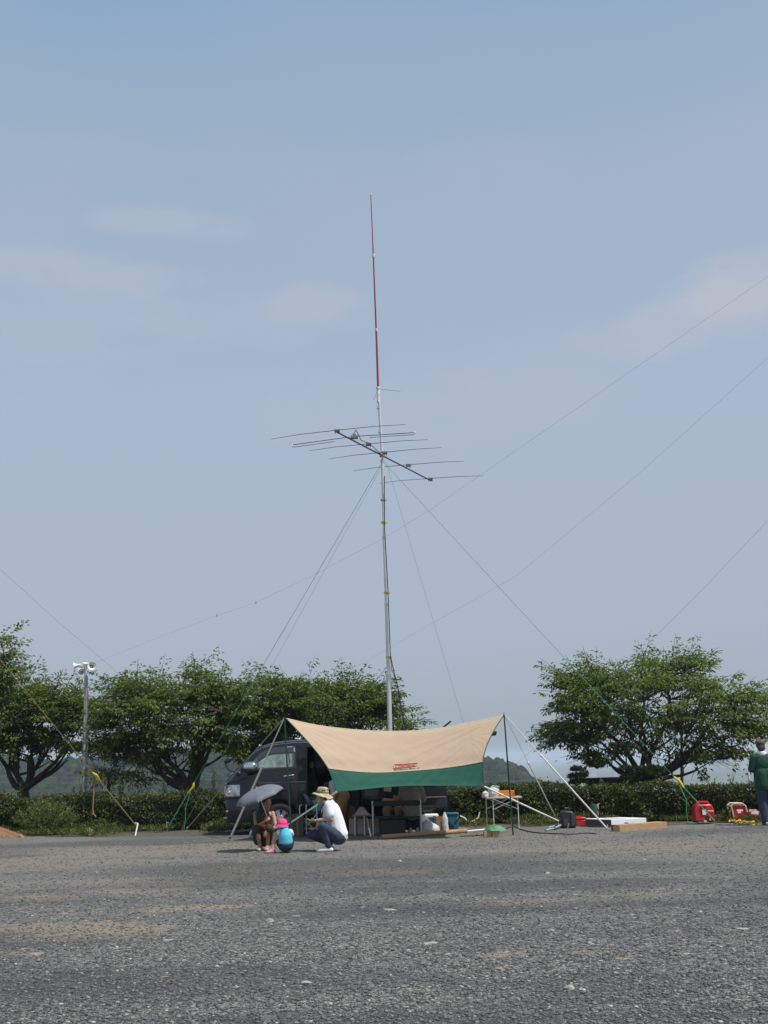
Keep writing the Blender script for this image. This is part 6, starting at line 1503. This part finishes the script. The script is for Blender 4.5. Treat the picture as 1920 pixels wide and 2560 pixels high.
class Fig:
    def __init__(s, name, label, base, sc=1.0, yaw=0):
        s.B = V(base); s.sc = sc; s.R = Matrix.Rotation(yaw, 3, 'Z'); s.root = thing('person', label, 'person', base)
    def p(s, q): return s.B + s.R @ (V(q) * s.sc)
    def chain(s, mb, pts, rs):
        for i in range(len(pts) - 1): mb.capsule(s.p(pts[i]), rs[i] * s.sc, s.p(pts[i + 1]), rs[i + 1] * s.sc, 14)
    def ell(s, mb, c, r, rot=None):
        mb.ell(s.p(c), tuple(x * s.sc for x in r), (s.R @ rot) if rot is not None else s.R, 16, 10)
    def hand(s, mb, w, d, pn, curl=.5, size=1.0, thumb=1, spread=.25):
        """w wrist, d direction of the fingers, pn palm normal (fingers curl towards it)"""
        d = V(d).normalized(); pn = V(pn); pn = (pn - d * pn.dot(d)).normalized(); sd = d.cross(pn) * thumb
        k = size; w = V(w)
        for o in (-.026, -.009, .009, .026): mb.capsule(s.p(w + sd * o * .6 * k + d * .012 * k), .014 * k * s.sc, s.p(w + sd * o * k + d * .075 * k), .0125 * k * s.sc, 8)
        for o, L in ((-.028, .058), (-.0095, .072), (.0095, .078), (.028, .068)):
            a = w + d * .082 * k + sd * o * k
            f1 = (d * math.cos(curl * .7) + pn * math.sin(curl * .7) + sd * o * spread * 6).normalized(); f2 = (d * math.cos(curl * 1.8) + pn * math.sin(curl * 1.8) + sd * o * spread * 6).normalized()
            b_ = a + f1 * L * .5 * k; c = b_ + f2 * L * .5 * k
            mb.capsule(s.p(a), .0098 * k * s.sc, s.p(b_), .0088 * k * s.sc, 8); mb.capsule(s.p(b_), .0088 * k * s.sc, s.p(c), .0075 * k * s.sc, 8)
        t0 = w + sd * .024 * k + d * .025 * k; t1 = t0 + (sd * .8 + d * .7 + pn * .35).normalized() * .036 * k; t2 = t1 + (sd * .25 + d * .9 + pn * .45).normalized() * .030 * k
        mb.capsule(s.p(t0), .014 * k * s.sc, s.p(t1), .0105 * k * s.sc, 8); mb.capsule(s.p(t1), .0105 * k * s.sc, s.p(t2), .0085 * k * s.sc, 8)
    def head(s, mb, c, f, up=(0, 0, 1), k=1.0):
        c = V(c); f = V(f).normalized(); up = V(up); up = (up - f * up.dot(f)).normalized(); l = up.cross(f)
        s.hf = (c, f, up, l, k); R = Matrix((f, l, up)).transposed()
        s.ell(mb, c + up * .022 * k, (.096 * k, .076 * k, .098 * k), R); s.ell(mb, c + f * .028 * k - up * .045 * k, (.062 * k, .058 * k, .072 * k), R)
        mb.capsule(s.p(c + f * .080 * k - up * .092 * k), .022 * k * s.sc, s.p(c + f * .060 * k - up * .085 * k), .032 * k * s.sc)
        mb.capsule(s.p(c + f * .090 * k + up * .012 * k), .010 * k * s.sc, s.p(c + f * .112 * k - up * .026 * k), .015 * k * s.sc, 8)
        mb.capsule(s.p(c + f * .088 * k + l * .03 * k + up * .03 * k), .012 * k * s.sc, s.p(c + f * .088 * k - l * .03 * k + up * .03 * k), .012 * k * s.sc, 8)
        mb.capsule(s.p(c + f * .094 * k + l * .014 * k - up * .056 * k), .010 * k * s.sc, s.p(c + f * .094 * k - l * .014 * k - up * .056 * k), .010 * k * s.sc, 8)
        for e in (1, -1): s.ell(mb, c + l * e * .078 * k - f * .008 * k - up * .008 * k, (.020 * k, .012 * k, .034 * k), R)
    def face(s):
        c, f, up, l, k = s.hf
        for e in (1, -1):
            mb = MB(); s.ell(mb, c + f * .090 * k + l * e * .031 * k + up * .008 * k, (.008 * k, .014 * k, .008 * k), Matrix((f, l, up)).transposed()); part('eye', mb, m_eye, s.root)
        mb = MB(); mb.capsule(s.p(c + f * .103 * k + l * .018 * k - up * .056 * k), .006 * k * s.sc, s.p(c + f * .103 * k - l * .018 * k - up * .056 * k), .006 * k * s.sc, 8); part('mouth', mb, m_lip, s.root)
    def make(s, name, mb, m, vox=.009, sm=4, label=None): return part(name, bake(mb, vox, sm), m, s.root, label, fixn=False)
    def hairball(s, m, back=.5, drop=.02, fringe=True):
        c, f, up, l, k = s.hf; mb = MB(); R = Matrix((f, l, up)).transposed()
        s.ell(mb, c - f * .018 * k + up * .040 * k, (.098 * k, .088 * k, .096 * k), R); s.ell(mb, c - f * .05 * k - up * drop * k, (.062 * k, .080 * k, .085 * k), R)
        for e in (1, -1): s.ell(mb, c + l * e * .066 * k + up * .02 * k - f * .012 * k, (.045 * k, .022 * k, .055 * k), R)
        return mb
def shoe(F_, ank, toe, m, name='shoe', r=.042, k=1.0):
    mb = MB(); a, t = V(ank), V(toe); d = (t - a); d.z = 0; d.normalize()
    heel = V((a.x, a.y, .034 * k)) - d * .045 * k; tz = V((t.x, t.y, .028 * k))
    F_.chain(mb, [heel, V((a.x, a.y, .040 * k)) + d * .03 * k, tz - d * .03 * k, tz], [.036 * k, .043 * k, .040 * k, .028 * k]); F_.chain(mb, [V((a.x, a.y, .05 * k)), V((a.x, a.y, .085 * k))], [.042 * k, .038 * k])
    for i, p_ in enumerate(mb.v):
        if p_.z < F_.B.z + .002: mb.v[i] = V((p_.x, p_.y, F_.B.z + .002))
    return F_.make(name, mb, m, .008, 3)

# --- man in white shirt, squatting ------------------------------------------
q = gnd(812, 2128); P_ = Fig('person', 'squatting person in white shirt, jeans and khaki bucket hat, hands held out in front', (q.x, q.y, 0), 1.02)
NS, NE, NW = (.085, -.175, .765), (.125, -.225, .535), (-.135, -.17, .515)
FS, FE, FW = (.055, .165, .755), (-.045, .215, .52), (-.125, .10, .405)
NH, NK, NA, NT = (.22, -.10, .245), (-.015, -.235, .425), (.075, -.16, .085), (-.105, -.175, .03)
FH, FK, FA, FT = (.22, .10, .245), (-.235, .13, .27), (.085, .13, .115), (-.03, .135, .03)
mb = MB(); P_.head(mb, (-.035, 0, .895), (-.97, -.12, -.25))
P_.chain(mb, [(.045, 0, .79), (-.005, 0, .855)], [.058, .054])
P_.chain(mb, [(.22, 0, .28), (.17, 0, .50), (.11, 0, .68)], [.14, .125, .13]); 
P_.chain(mb, [NS, NE, NW], [.052, .041, .027]); P_.chain(mb, [FS, FE, FW], [.052, .041, .027])
P_.hand(mb, NW, (-.95, -.02, .0), (.1, .3, .95), .35, 1.0, -1); P_.hand(mb, FW, (-.55, -.25, -.45), (-.6, .2, .6), .8, 1.0, 1)
for h_, k_, a_ in ((NH, NK, NA), (FH, FK, FA)): P_.chain(mb, [h_, k_, a_], [.085, .056, .036])
P_.make('body', mb, m_skin, .0075, 3); P_.face()
mb = MB(); P_.chain(mb, [(.235, 0, .27), (.19, 0, .48), (.125, 0, .66), (.085, 0, .755)], [.165, .152, .152, .115]); P_.ell(mb, (.10, 0, .70), (.125, .195, .12), Matrix.Rotation(.3, 3, 'Y'))
P_.chain(mb, [(.31, -.02, .27), (.33, .0, .22)], [.10, .07]); P_.chain(mb, [NS, (.112, -.212, .615)], [.078, .080]); P_.chain(mb, [FS, (-.005, .20, .60)], [.078, .078]); P_.chain(mb, [(.05, 0, .80), (.035, 0, .815)], [.075, .068])
P_.make('shirt', mb, m_shirtw, .011, 5)
mb = MB(); P_.chain(mb, [NH, NK, NA], [.108, .076, .052]); P_.chain(mb, [FH, FK, FA], [.108, .076, .052]); P_.ell(mb, (.235, 0, .235), (.15, .17, .14)); P_.make('jeans', mb, m_jean, .011, 4)
shoe(P_, NA, NT, m_shoe); shoe(P_, FA, FT, m_shoe)
P_.make('hair', P_.hairball(m_hair), m_hair, .01, 3)
c, f, up, l, k = P_.hf; hup = V((.10, .0, .99)).normalized(); hc = P_.p(c + V((0.01, 0, .055)))
root_h = MB(); pr = [(.001, .115), (.05, .114), (.085, .105), (.098, .085), (.106, .02), (.112, .0), (.15, -.012), (.185, -.028), (.188, -.034), (.15, -.020), (.105, -.010)]
root_h.lathe(pr, hc, hup, 32)
for i, p_ in enumerate(root_h.v):
    d = p_ - hc; r_ = math.hypot(d.x, d.y)
    if r_ > .13: root_h.v[i] = p_ + V((0, 0, .020 * math.sin(2 * math.atan2(d.y, d.x) + .6) - (.03 if d.x > .08 else 0) + (.006 if d.x < -.1 else 0)))
h_ = part('bucket_hat', root_h, m_boonie, P_.root)
mb = MB(); mb.lathe([(.110, .010), (.110, .032), (.1075, .032), (.1075, .010)], hc, hup, 32); part('hat_band', mb, cloth('olive_band', (.15, .14, .07)), h_)
mb = MB()
for i in range(14):
    a = i * 2.4; z = .02 + .06 * ((i * .37) % 1); mb.ell(hc + V((.102 * math.cos(a), .102 * math.sin(a), z)), (.018, .018, .009), nu=8, nv=5)
part('camouflage_spot', mb, cloth('brown_spot', (.12, .085, .045)), h_)
mb = MB(); mb.tube([P_.p(x) for x in ((.09, -.10, .83), (.0, -.135, .79), (-.055, -.13, .68), (-.045, -.10, .56), (-.06, -.08, .50))], .012, 6); mb.tube([P_.p(x) for x in ((.06, .08, .82), (-.02, .02, .70), (-.045, -.06, .53))], .012, 6); part('neck_strap', mb, m_navy, P_.root)
mb = MB(); mb.tube([P_.p((-.115, -.20, .515)) + V((0, .028 * math.cos(t), .028 * math.sin(t))) + V((0, .03, 0)) for t in np.linspace(0, 2 * PI, 14)], .006, 6); part('wristwatch', mb, m_bk, P_.root)

# --- woman under the parasol ------------------------------------------------
q = gnd(660, 2126); W_ = Fig('person', 'crouching long haired person in brown sleeveless top holding a grey parasol', (q.x, q.y, 0), 1.02)
AS, AE, AW = (-.150, .04, .625), (-.125, -.10, .395), (.035, -.20, .50)
BS, BE, BW = (.150, .045, .62), (.215, -.06, .385), (.085, -.22, .365)
mb = MB(); W_.head(mb, (.05, -.015, .785), (.45, -.85, -.15), (0.05, 0, 1), .96)
W_.chain(mb, [(.015, .035, .655), (.035, .015, .735)], [.046, .044]); W_.chain(mb, [(0, .12, .23), (0, .08, .42), (0, .05, .57)], [.13, .11, .115]); W_.ell(mb, (0, .05, .595), (.165, .085, .075))
W_.chain(mb, [AS, AE, AW], [.042, .035, .024]); W_.chain(mb, [BS, BE, BW], [.042, .035, .024])
W_.hand(mb, AW, (.75, 0.05, .55), (.35, .85, .1), 1.25, .92, 1); W_.hand(mb, BW, (-.30, -.25, -.85), (-.3, .9, -.1), .35, .92, 1)
AHp, AK, AA, AT = (-.09, .12, .21), (-.115, -.20, .375), (-.055, -.06, .08), (-.075, -.22, .025)
BHp, BK, BA, BT = (.09, .12, .21), (.115, -.19, .375), (.065, -.05, .08), (.055, -.21, .025)
for h_, k_, a_, t_ in ((AHp, AK, AA, AT), (BHp, BK, BA, BT)): W_.chain(mb, [h_, k_, a_, t_], [.08, .052, .034, .026])
W_.make('body', mb, m_skin2, .0075, 3); W_.face()
mb = MB(); W_.chain(mb, [(0, .12, .25), (0, .08, .42), (0, .05, .555)], [.145, .128, .132]); W_.ell(mb, (0, .045, .58), (.150, .10, .075)); W_.make('top', mb, m_print, .010, 4)
mb = MB()
for i in range(26):
    a = i * 2.399; z = .30 + .32 * ((i * .618) % 1); mb.ell(W_.p((.125 * math.cos(a), .075 - .135 * abs(math.sin(a)), z)), (.022, .014, .018), nu=8, nv=5)
part('flower_print', mb, cloth('orange_print', (.48, .10, .03)), W_.root)
mb = MB(); W_.chain(mb, [AHp, AK], [.115, .078]); W_.chain(mb, [BHp, BK], [.115, .078]); W_.ell(mb, (0, .12, .20), (.20, .16, .15)); W_.chain(mb, [(-.115, -.17, .36), (-.10, -.03, .17)], [.075, .085]); W_.chain(mb, [(.115, -.16, .36), (.10, -.02, .17)], [.075, .085])
W_.make('skirt', mb, m_olive, .011, 4)
mb = MB(); W_.ell(mb, (.0, -.17, .43), (.06, .03, .035)); W_.make('orange_cloth', mb, cloth('orange_cotton', (.52, .12, .04)), .01, 3)
for a_, t_ in ((AA, AT), (BA, BT)): shoe(W_, a_, t_, mat('grey_sandal', (.42, .44, .47), .6), 'sandal', k=.9)
mb = W_.hairball(m_hair); c, f, up, l, k = W_.hf
W_.chain(mb, [c + V((-.04, .03, .03)), c + V((-.085, .02, -.09)), (-.085, -.01, .60), (-.075, -.055, .50), (-.07, -.07, .44)], [.085, .072, .066, .052, .030])
W_.chain(mb, [c + V((.02, .08, -.02)), (.04, .12, .62)], [.07, .05]); W_.make('hair', mb, m_hair, .010, 4)
# parasol: held, a thing of its own
ax = V((-.33, -.16, .93)).normalized(); hnd = W_.p((.085, -.165, .545))
Cc = hnd + ax * .395
e1 = ax.cross(V((0, 1, 0))).normalized(); e2 = ax.cross(e1)
par = thing('parasol', 'grey parasol tilted to the left over the crouching long haired person', 'umbrella', hnd - ax * .06)
m_umb = mat('grey_umbrella_cloth', (.175, .188, .22), .55, var=.08, scale=5, bmp=.12, trans=.12)
RAD, DPT = .435, .175; P = []; nseg = 64
for i in range(15):
    t = i / 14; row = []
    for j in range(nseg + 1):
        a = 2 * PI * j / nseg; ph = (a / (2 * PI) * 8) % 1
        sc = 1 - .085 * t ** 2 * math.sin(PI * ph)
        rr = RAD * math.sin(t * PI / 2 * .98) * sc; hh = DPT * (math.cos(t * PI / 2)) - .018 * t * math.sin(PI * ph) * (1 - t)
        row.append(Cc + ax * hh + (e1 * math.cos(a) + e2 * math.sin(a)) * rr)
    P.append(row)
part('canopy', MB().grid(P), m_umb, par)
for k in range(8):
    a = 2 * PI * k / 8; mb = MB(); mb.tube([P[i][k * 8] - ax * .006 for i in range(15)], .004, 5); part('rib', mb, m_galv, par)
mb = MB(); mb.tube([hnd - ax * .07, Cc + ax * (DPT + .03)], .0075, 8); part('shaft', mb, m_alu, par)
mb = MB(); mb.tube([hnd - ax * .075, hnd + ax * .02], .014, 10); part('handle', mb, m_bk, par)

# --- child --------------------------------------------------------------------
q = gnd(690, 2133); C_ = Fig('person', 'small child in pink hat and turquoise top crouching with back to us', (q.x, q.y, 0), 1.0)
mb = MB(); C_.head(mb, (.105, .03, .455), (-.45, .85, -.25), (0, 0, 1), .80)
C_.chain(mb, [(.15, .01, .365), (.12, .02, .41)], [.036, .036]); C_.chain(mb, [(.165, 0, .13), (.165, -.01, .25), (.155, 0, .33)], [.105, .095, .09])
L1, L2, L3, L4 = (.085, .03, .155), (-.015, .06, .305), (-.06, .0, .06), (-.155, -.045, .022)
R1_, R2_, R3_, R4_ = (.23, .06, .155), (.225, .20, .30), (.19, .10, .06), (.12, .20, .022)
C_.chain(mb, [L1, L2, L3, L4], [.060, .044, .030, .022]); C_.chain(mb, [R1_, R2_, R3_, R4_], [.060, .044, .030, .022])
C_.chain(mb, [(.07, .02, .345), (.015, .12, .27), (-.05, .20, .23)], [.034, .028, .020]); C_.chain(mb, [(.25, .03, .345), (.26, .15, .27), (.16, .25, .22)], [.034, .028, .020])
C_.hand(mb, (-.05, .20, .23), (-.6, .5, -.5), (.3, .3, -.9), .5, .66, 1); C_.hand(mb, (.16, .25, .22), (-.7, .4, -.4), (.2, .3, -.9), .5, .66, -1)
C_.make('body', mb, m_skin, .007, 3); C_.face()
mb = MB(); C_.chain(mb, [(.17, -.005, .185), (.168, -.015, .27), (.155, -.005, .335)], [.125, .115, .100]); C_.make('top', mb, m_sky, .009, 4)
mb = MB(); C_.chain(mb, [(.075, .02, .345), (.035, .08, .30)], [.052, .046]); C_.chain(mb, [(.245, .03, .345), (.26, .10, .30)], [.052, .046]); C_.make('sleeves', mb, m_shirtw, .009, 3)
mb = MB(); C_.ell(mb, (.168, .0, .125), (.135, .125, .112)); C_.chain(mb, [L1, (.05, .05, .21)], [.082, .066]); C_.chain(mb, [R1_, (.228, .13, .225)], [.082, .064]); C_.make('shorts', mb, m_navy, .009, 4)
shoe(C_, L3, L4, m_pinkshoe, k=.80); shoe(C_, R3_, R4_, m_pinkshoe, k=.80)
mb = C_.hairball(m_hair); C_.make('hair', mb, m_hair, .009, 3)
c, f, up, l, k = C_.hf; hc = C_.p(c + V((0, 0, .030))); hup = V((.10, -.02, 1)).normalized()
mb = MB(); mb.lathe([(.001, .088), (.045, .084), (.075, .066), (.090, .03), (.094, .0), (.112, -.03), (.122, -.052), (.118, -.054), (.106, -.030), (.088, -.004)], hc, hup, 30); h_ = part('sun_hat', mb, m_pink, C_.root)
mb = MB(); mb.lathe([(.0955, .012), (.0955, -.004), (.093, -.004)], hc, hup, 30); part('hat_band', mb, cloth('dark_pink', (.45, .03, .12)), h_)

# --- standing person at right --------------------------------------------------
q = gnd(1923, 2063); S_ = Fig('person', 'standing person in green sweater and jeans seen from behind at the right edge', (q.x, q.y, 0), 1.035)
mb = MB(); S_.head(mb, (-.02, .02, 1.545), (.05, .99, -.12))
S_.chain(mb, [(-.015, .0, 1.40), (-.02, .01, 1.48)], [.056, .054]); S_.chain(mb, [(0, 0, .90), (0, 0, 1.10), (-.01, 0, 1.26)], [.12, .11, .09])
S_.chain(mb, [(-.19, 0, 1.335), (-.265, .02, 1.085), (-.12, .25, 1.06)], [.052, .040, .028]); S_.chain(mb, [(.17, 0, 1.335), (.245, .02, 1.085), (.10, .25, 1.06)], [.052, .040, .028])
S_.hand(mb, (-.12, .25, 1.06), (.6, .6, .2), (0, .2, 1), .8, 1, 1); S_.hand(mb, (.10, .25, 1.06), (-.6, .6, .2), (0, .2, 1), .8, 1, -1)
S_.chain(mb, [(-.09, 0, .86), (-.085, .01, .47), (-.065, .0, .08)], [.09, .062, .04]); S_.chain(mb, [(.09, 0, .86), (.10, .01, .47), (.105, .0, .08)], [.09, .062, .04])
S_.make('body', mb, m_skin, .0085, 3)
mb = MB(); S_.ell(mb, (0, 0, 1.20), (.20, .14, .22)); S_.chain(mb, [(-.05, 0, .76), (-.05, 0, 1.0)], [.165, .160]); S_.chain(mb, [(.06, 0, .76), (.05, 0, 1.0)], [.165, .160]); S_.ell(mb, (-.01, 0, 1.315), (.215, .11, .085))
S_.chain(mb, [(-.18, 0, 1.325), (-.252, .02, 1.085), (-.14, .20, 1.06)], [.078, .062, .05]); S_.chain(mb, [(.165, 0, 1.325), (.235, .02, 1.085), (.12, .20, 1.06)], [.078, .062, .05])
for i, p_ in enumerate(mb.v):
    if p_.z < .70: mb.v[i] = V((p_.x, p_.y, .70 + (p_.z - .70) * .12))
S_.make('sweater', mb, m_sweat, .012, 4)
mb = MB(); S_.chain(mb, [(-.015, 0, 1.395), (-.018, 0.01, 1.425)], [.098, .075]); S_.make('collar', mb, m_shirtw, .010, 3)
mb = MB(); S_.chain(mb, [(-.085, 0, .82), (-.085, .01, .47), (-.065, .0, .07)], [.118, .090, .076]); S_.chain(mb, [(.09, 0, .82), (.098, .01, .47), (.105, .0, .07)], [.118, .090, .076]); S_.ell(mb, (0, 0, .82), (.20, .145, .12)); S_.make('jeans', mb, m_jean, .012, 4)
shoe(S_, (-.06, -.01, .08), (-.07, .15, .03), mat('grey_shoe', (.34, .33, .28), .7)); shoe(S_, (.11, -.02, .08), (.13, .14, .03), mat('grey_shoe', (.34, .33, .28), .7))
S_.make('hair', S_.hairball(m_hairb, drop=.04), m_hairb, .010, 3)
c, f, up, l, k = S_.hf; mb = MB(); S_.ell(mb, c + V((0, .005, .058)), (.100, .112, .082)); S_.chain(mb, [c + V((0, .08, .05)), c + V((0, .15, .045))], [.055, .05])
for i, p_ in enumerate(mb.v):
    if p_.z < S_.p(c).z + .035: mb.v[i] = V((p_.x, p_.y, S_.p(c).z + .035))
S_.make('cap', mb, cloth('olive_cap', (.10, .095, .045), .4, 20), .009, 2)

# --- man on the bench, back to us ----------------------------------------------
bx = at(1031, 2040, BD_ + .2).x; zs_ = bp(1000, 2043).z
M_ = Fig('person', 'person in grey green shirt sitting on the bench, back turned, head behind the canopy', (bx, BD_ + .20, 0), 1.0)
z0 = zs_ + .02
mb = MB(); M_.head(mb, (-.02, .16, z0 + .80), (-.1, .95, -.3)); M_.chain(mb, [(-.01, .10, z0 + .63), (-.015, .13, z0 + .72)], [.056, .054]); M_.chain(mb, [(0, .0, z0 + .11), (-.005, .02, z0 + .32), (-.01, .06, z0 + .46)], [.12, .10, .09])
M_.chain(mb, [(-.19, .07, z0 + .55), (-.235, .12, z0 + .30), (-.28, .34, z0 + .32)], [.052, .042, .028]); M_.chain(mb, [(.18, .07, z0 + .55), (.24, .10, z0 + .30), (.12, .32, z0 + .30)], [.052, .042, .028])
M_.hand(mb, (-.28, .34, z0 + .32), (-.2, .9, .2), (.8, 0, .3), .8, 1, 1); M_.hand(mb, (.12, .32, z0 + .30), (-.4, .9, .1), (-.6, 0, .5), .8, 1, -1)
M_.chain(mb, [(-.09, .02, z0 + .07), (-.11, .40, z0 + .06), (-.05, .30, .08), (-.06, .42, .03)], [.085, .06, .036, .028]); M_.chain(mb, [(.09, .02, z0 + .07), (.11, .40, z0 + .06), (.10, .26, .08), (.11, .40, .03)], [.085, .06, .036, .028])
M_.make('body', mb, m_skin2, .0085, 3)
mb = MB(); M_.ell(mb, (-.005, .05, z0 + .40), (.215, .135, .22)); M_.chain(mb, [(0, .0, z0 + .08), (0, .01, z0 + .3)], [.185, .175]); M_.chain(mb, [(-.185, .07, z0 + .54), (-.235, .11, z0 + .32)], [.082, .072]); M_.chain(mb, [(.175, .07, z0 + .54), (.24, .10, z0 + .32)], [.082, .072])
M_.make('shirt', mb, m_dkgreen, .012, 4)
mb = MB(); M_.chain(mb, [(-.09, .02, z0 + .07), (-.11, .40, z0 + .06), (-.05, .30, .09)], [.11, .082, .06]); M_.chain(mb, [(.09, .02, z0 + .07), (.11, .40, z0 + .06), (.10, .26, .09)], [.11, .082, .06]); M_.make('trousers', mb, m_dark, .012, 4)
shoe(M_, (-.05, .22, .08), (-.06, .40, .03), mat('pale_grey_shoe', (.40, .40, .38), .7)); shoe(M_, (.10, .20, .08), (.11, .38, .03), mat('pale_grey_shoe', (.40, .40, .38), .7))
M_.make('hair', M_.hairball(m_hair), m_hair, .011, 3)
# --- person opposite, khaki trousers --------------------------------------------
ox = at(978, 2040, BD_ + .9).x; oy = BD_ + .92
K_ = Fig('person', 'person in khaki trousers sitting behind the bench facing us with an orange cup', (ox, oy, 0), 1.0); z0 = .41
mb = MB(); K_.head(mb, (.07, -.02, z0 + .78), (.2, -.95, -.25)); K_.chain(mb, [(.06, .02, z0 + .60), (.065, .0, z0 + .70)], [.056, .054]); K_.chain(mb, [(.06, .08, z0 + .1), (.06, .06, z0 + .32), (.06, .05, z0 + .44)], [.12, .10, .09])
K_.chain(mb, [(-.12, .04, z0 + .52), (-.17, -.10, z0 + .28), (.05, -.26, z0 + .26)], [.05, .04, .028]); K_.chain(mb, [(.24, .04, z0 + .52), (.29, -.08, z0 + .28), (.15, -.28, z0 + .28)], [.05, .04, .028])
K_.hand(mb, (.05, -.26, z0 + .26), (.7, -.5, .3), (.3, .6, .5), .9, 1, 1); K_.hand(mb, (.15, -.28, z0 + .28), (-.5, -.5, .4), (-.4, .6, .4), 1.0, 1, -1)
for s_ in (-1, 1): K_.chain(mb, [(.06 + .09 * s_, .06, z0 + .06), (.03 + .125 * s_, -.36, z0 + .07), (.04 + .12 * s_, -.33, .08), (.04 + .12 * s_, -.45, .03)], [.085, .06, .036, .028])
K_.make('body', mb, m_skin2, .0085, 3); K_.face()
mb = MB(); K_.ell(mb, (.06, .05, z0 + .38), (.205, .135, .21)); K_.chain(mb, [(.06, .08, z0 + .1), (.06, .06, z0 + .3)], [.17, .165]); K_.chain(mb, [(-.115, .04, z0 + .51), (-.165, -.08, z0 + .31)], [.078, .068]); K_.chain(mb, [(.235, .04, z0 + .51), (.285, -.06, z0 + .31)], [.078, .068]); K_.make('shirt', mb, m_dark, .012, 4)
mb = MB()
for s_ in (-1, 1): K_.chain(mb, [(.06 + .09 * s_, .06, z0 + .06), (.03 + .125 * s_, -.36, z0 + .07), (.04 + .12 * s_, -.33, .10)], [.11, .088, .066])
K_.make('trousers', mb, m_khaki, .012, 4)
for s_ in (-1, 1): shoe(K_, (.04 + .12 * s_, -.30, .08), (.04 + .12 * s_, -.46, .03), m_bk)
K_.make('hair', K_.hairball(m_hair), m_hair, .011, 3)
st_ = thing('camp_stool', 'low dark camp stool under the person in khaki trousers', 'stool', (ox + .06, oy + .08, 0))
mb = MB(); mb.box((ox + .06, oy + .08, z0 - .045), (.40, .34, .03)); part('seat', mb, m_bk, st_, bevel=.01)
for a in (-1, 1):
    for b_ in (-1, 1): mb = MB(); mb.tube([V((ox + .06 + a * .17, oy + .08 + b_ * .14, z0 - .05)), V((ox + .06 - a * .16, oy + .08 + b_ * .14, 0))], .011, 6); part('leg', mb, m_alu, st_)
mb = MB(); nb = K_.p((-.06, -.22, z0 + .50)); mb.box(nb, (.16, .012, .11), Matrix.Rotation(.12, 3, 'Y')); single('paper_sheet', mb, mat('pale_paper', (.62, .52, .40), .8, bmp=0), 'pale sheet of paper held up just under the canopy edge by the bench', 'paper', smooth=False)
cu = K_.p((.115, -.36, z0 + .285)); mb = MB(); mb.lathe([(.001, -.05), (.030, -.05), (.037, .05), (.034, .05), (.028, -.04)], cu, (0, 0, 1), 16); single('cup', mb, mat('orange_cup', (.62, .16, .03), .5), 'orange cup held by the person in khaki trousers', 'cup')
# --- person bending at the van door ------------------------------------------------
q = gnd(852, 2084); D_ = 24.45; X_ = Fig('person', 'person in mustard trousers bending towards the van behind the canopy corner', (at(850, 2040, D_).x, D_, 0), 1.0)
mb = MB(); X_.head(mb, (-.26, .10, .945), (-.85, .25, -.45), (-.3, 0, .95)); X_.chain(mb, [(-.16, .10, .985), (-.21, .10, .965)], [.056, .054]); X_.chain(mb, [(.04, .1, .80), (-.03, .10, .92), (-.10, .10, .985)], [.14, .13, .135])
X_.chain(mb, [(-.10, -.06, .98), (-.13, -.10, .74), (-.28, .02, .66)], [.05, .04, .028]); X_.chain(mb, [(-.12, .26, .98), (-.20, .34, .76), (-.36, .34, .72)], [.05, .04, .028])
X_.hand(mb, (-.28, .02, .66), (-.9, .2, -.2), (0, .2, -.9), .6, 1, 1); X_.hand(mb, (-.36, .34, .72), (-.9, .2, -.2), (0, .2, -.9), .6, 1, -1)
for s_ in (-1, 1): X_.chain(mb, [(.05, .1 + .10 * s_, .76), (-.02 + .05 * s_, .08 + .12 * s_, .42), (.06, .1 + .12 * s_, .08), (-.09, .1 + .13 * s_, .03)], [.09, .062, .038, .028])
X_.make('body', mb, m_skin, .0085, 3)
mb = MB(); X_.chain(mb, [(.02, .1, .83), (-.04, .10, .93), (-.11, .10, .985)], [.155, .155, .15]); X_.chain(mb, [(-.10, -.06, .98), (-.115, -.085, .86)], [.08, .072]); X_.chain(mb, [(-.12, .26, .98), (-.16, .30, .87)], [.08, .072]); X_.make('shirt', mb, cloth('pale_shirt', (.5, .5, .52)), .012, 4)
mb = MB(); X_.ell(mb, (.05, .1, .78), (.165, .20, .14))
for s_ in (-1, 1): X_.chain(mb, [(.05, .1 + .10 * s_, .76), (-.02 + .05 * s_, .08 + .12 * s_, .42), (.06, .1 + .12 * s_, .09)], [.125, .10, .075])
X_.make('trousers', mb, m_must, .012, 4)
for s_ in (-1, 1): shoe(X_, (.06, .1 + .12 * s_, .08), (-.10, .1 + .13 * s_, .03), m_bk)
X_.make('hair', X_.hairball(m_hair), m_hair, .011, 3)
q = at(880, 2040, 24.6); z1 = at(890, 2046, 24.45).z
single('brown_bag', bag_mb((at(879, 2040, 24.6).x, 24.6, z1), .20, .2, .26, 41), cloth('brown_leather', (.13, .075, .045), .3), 'soft brown bag on the left grey carton', 'bag')
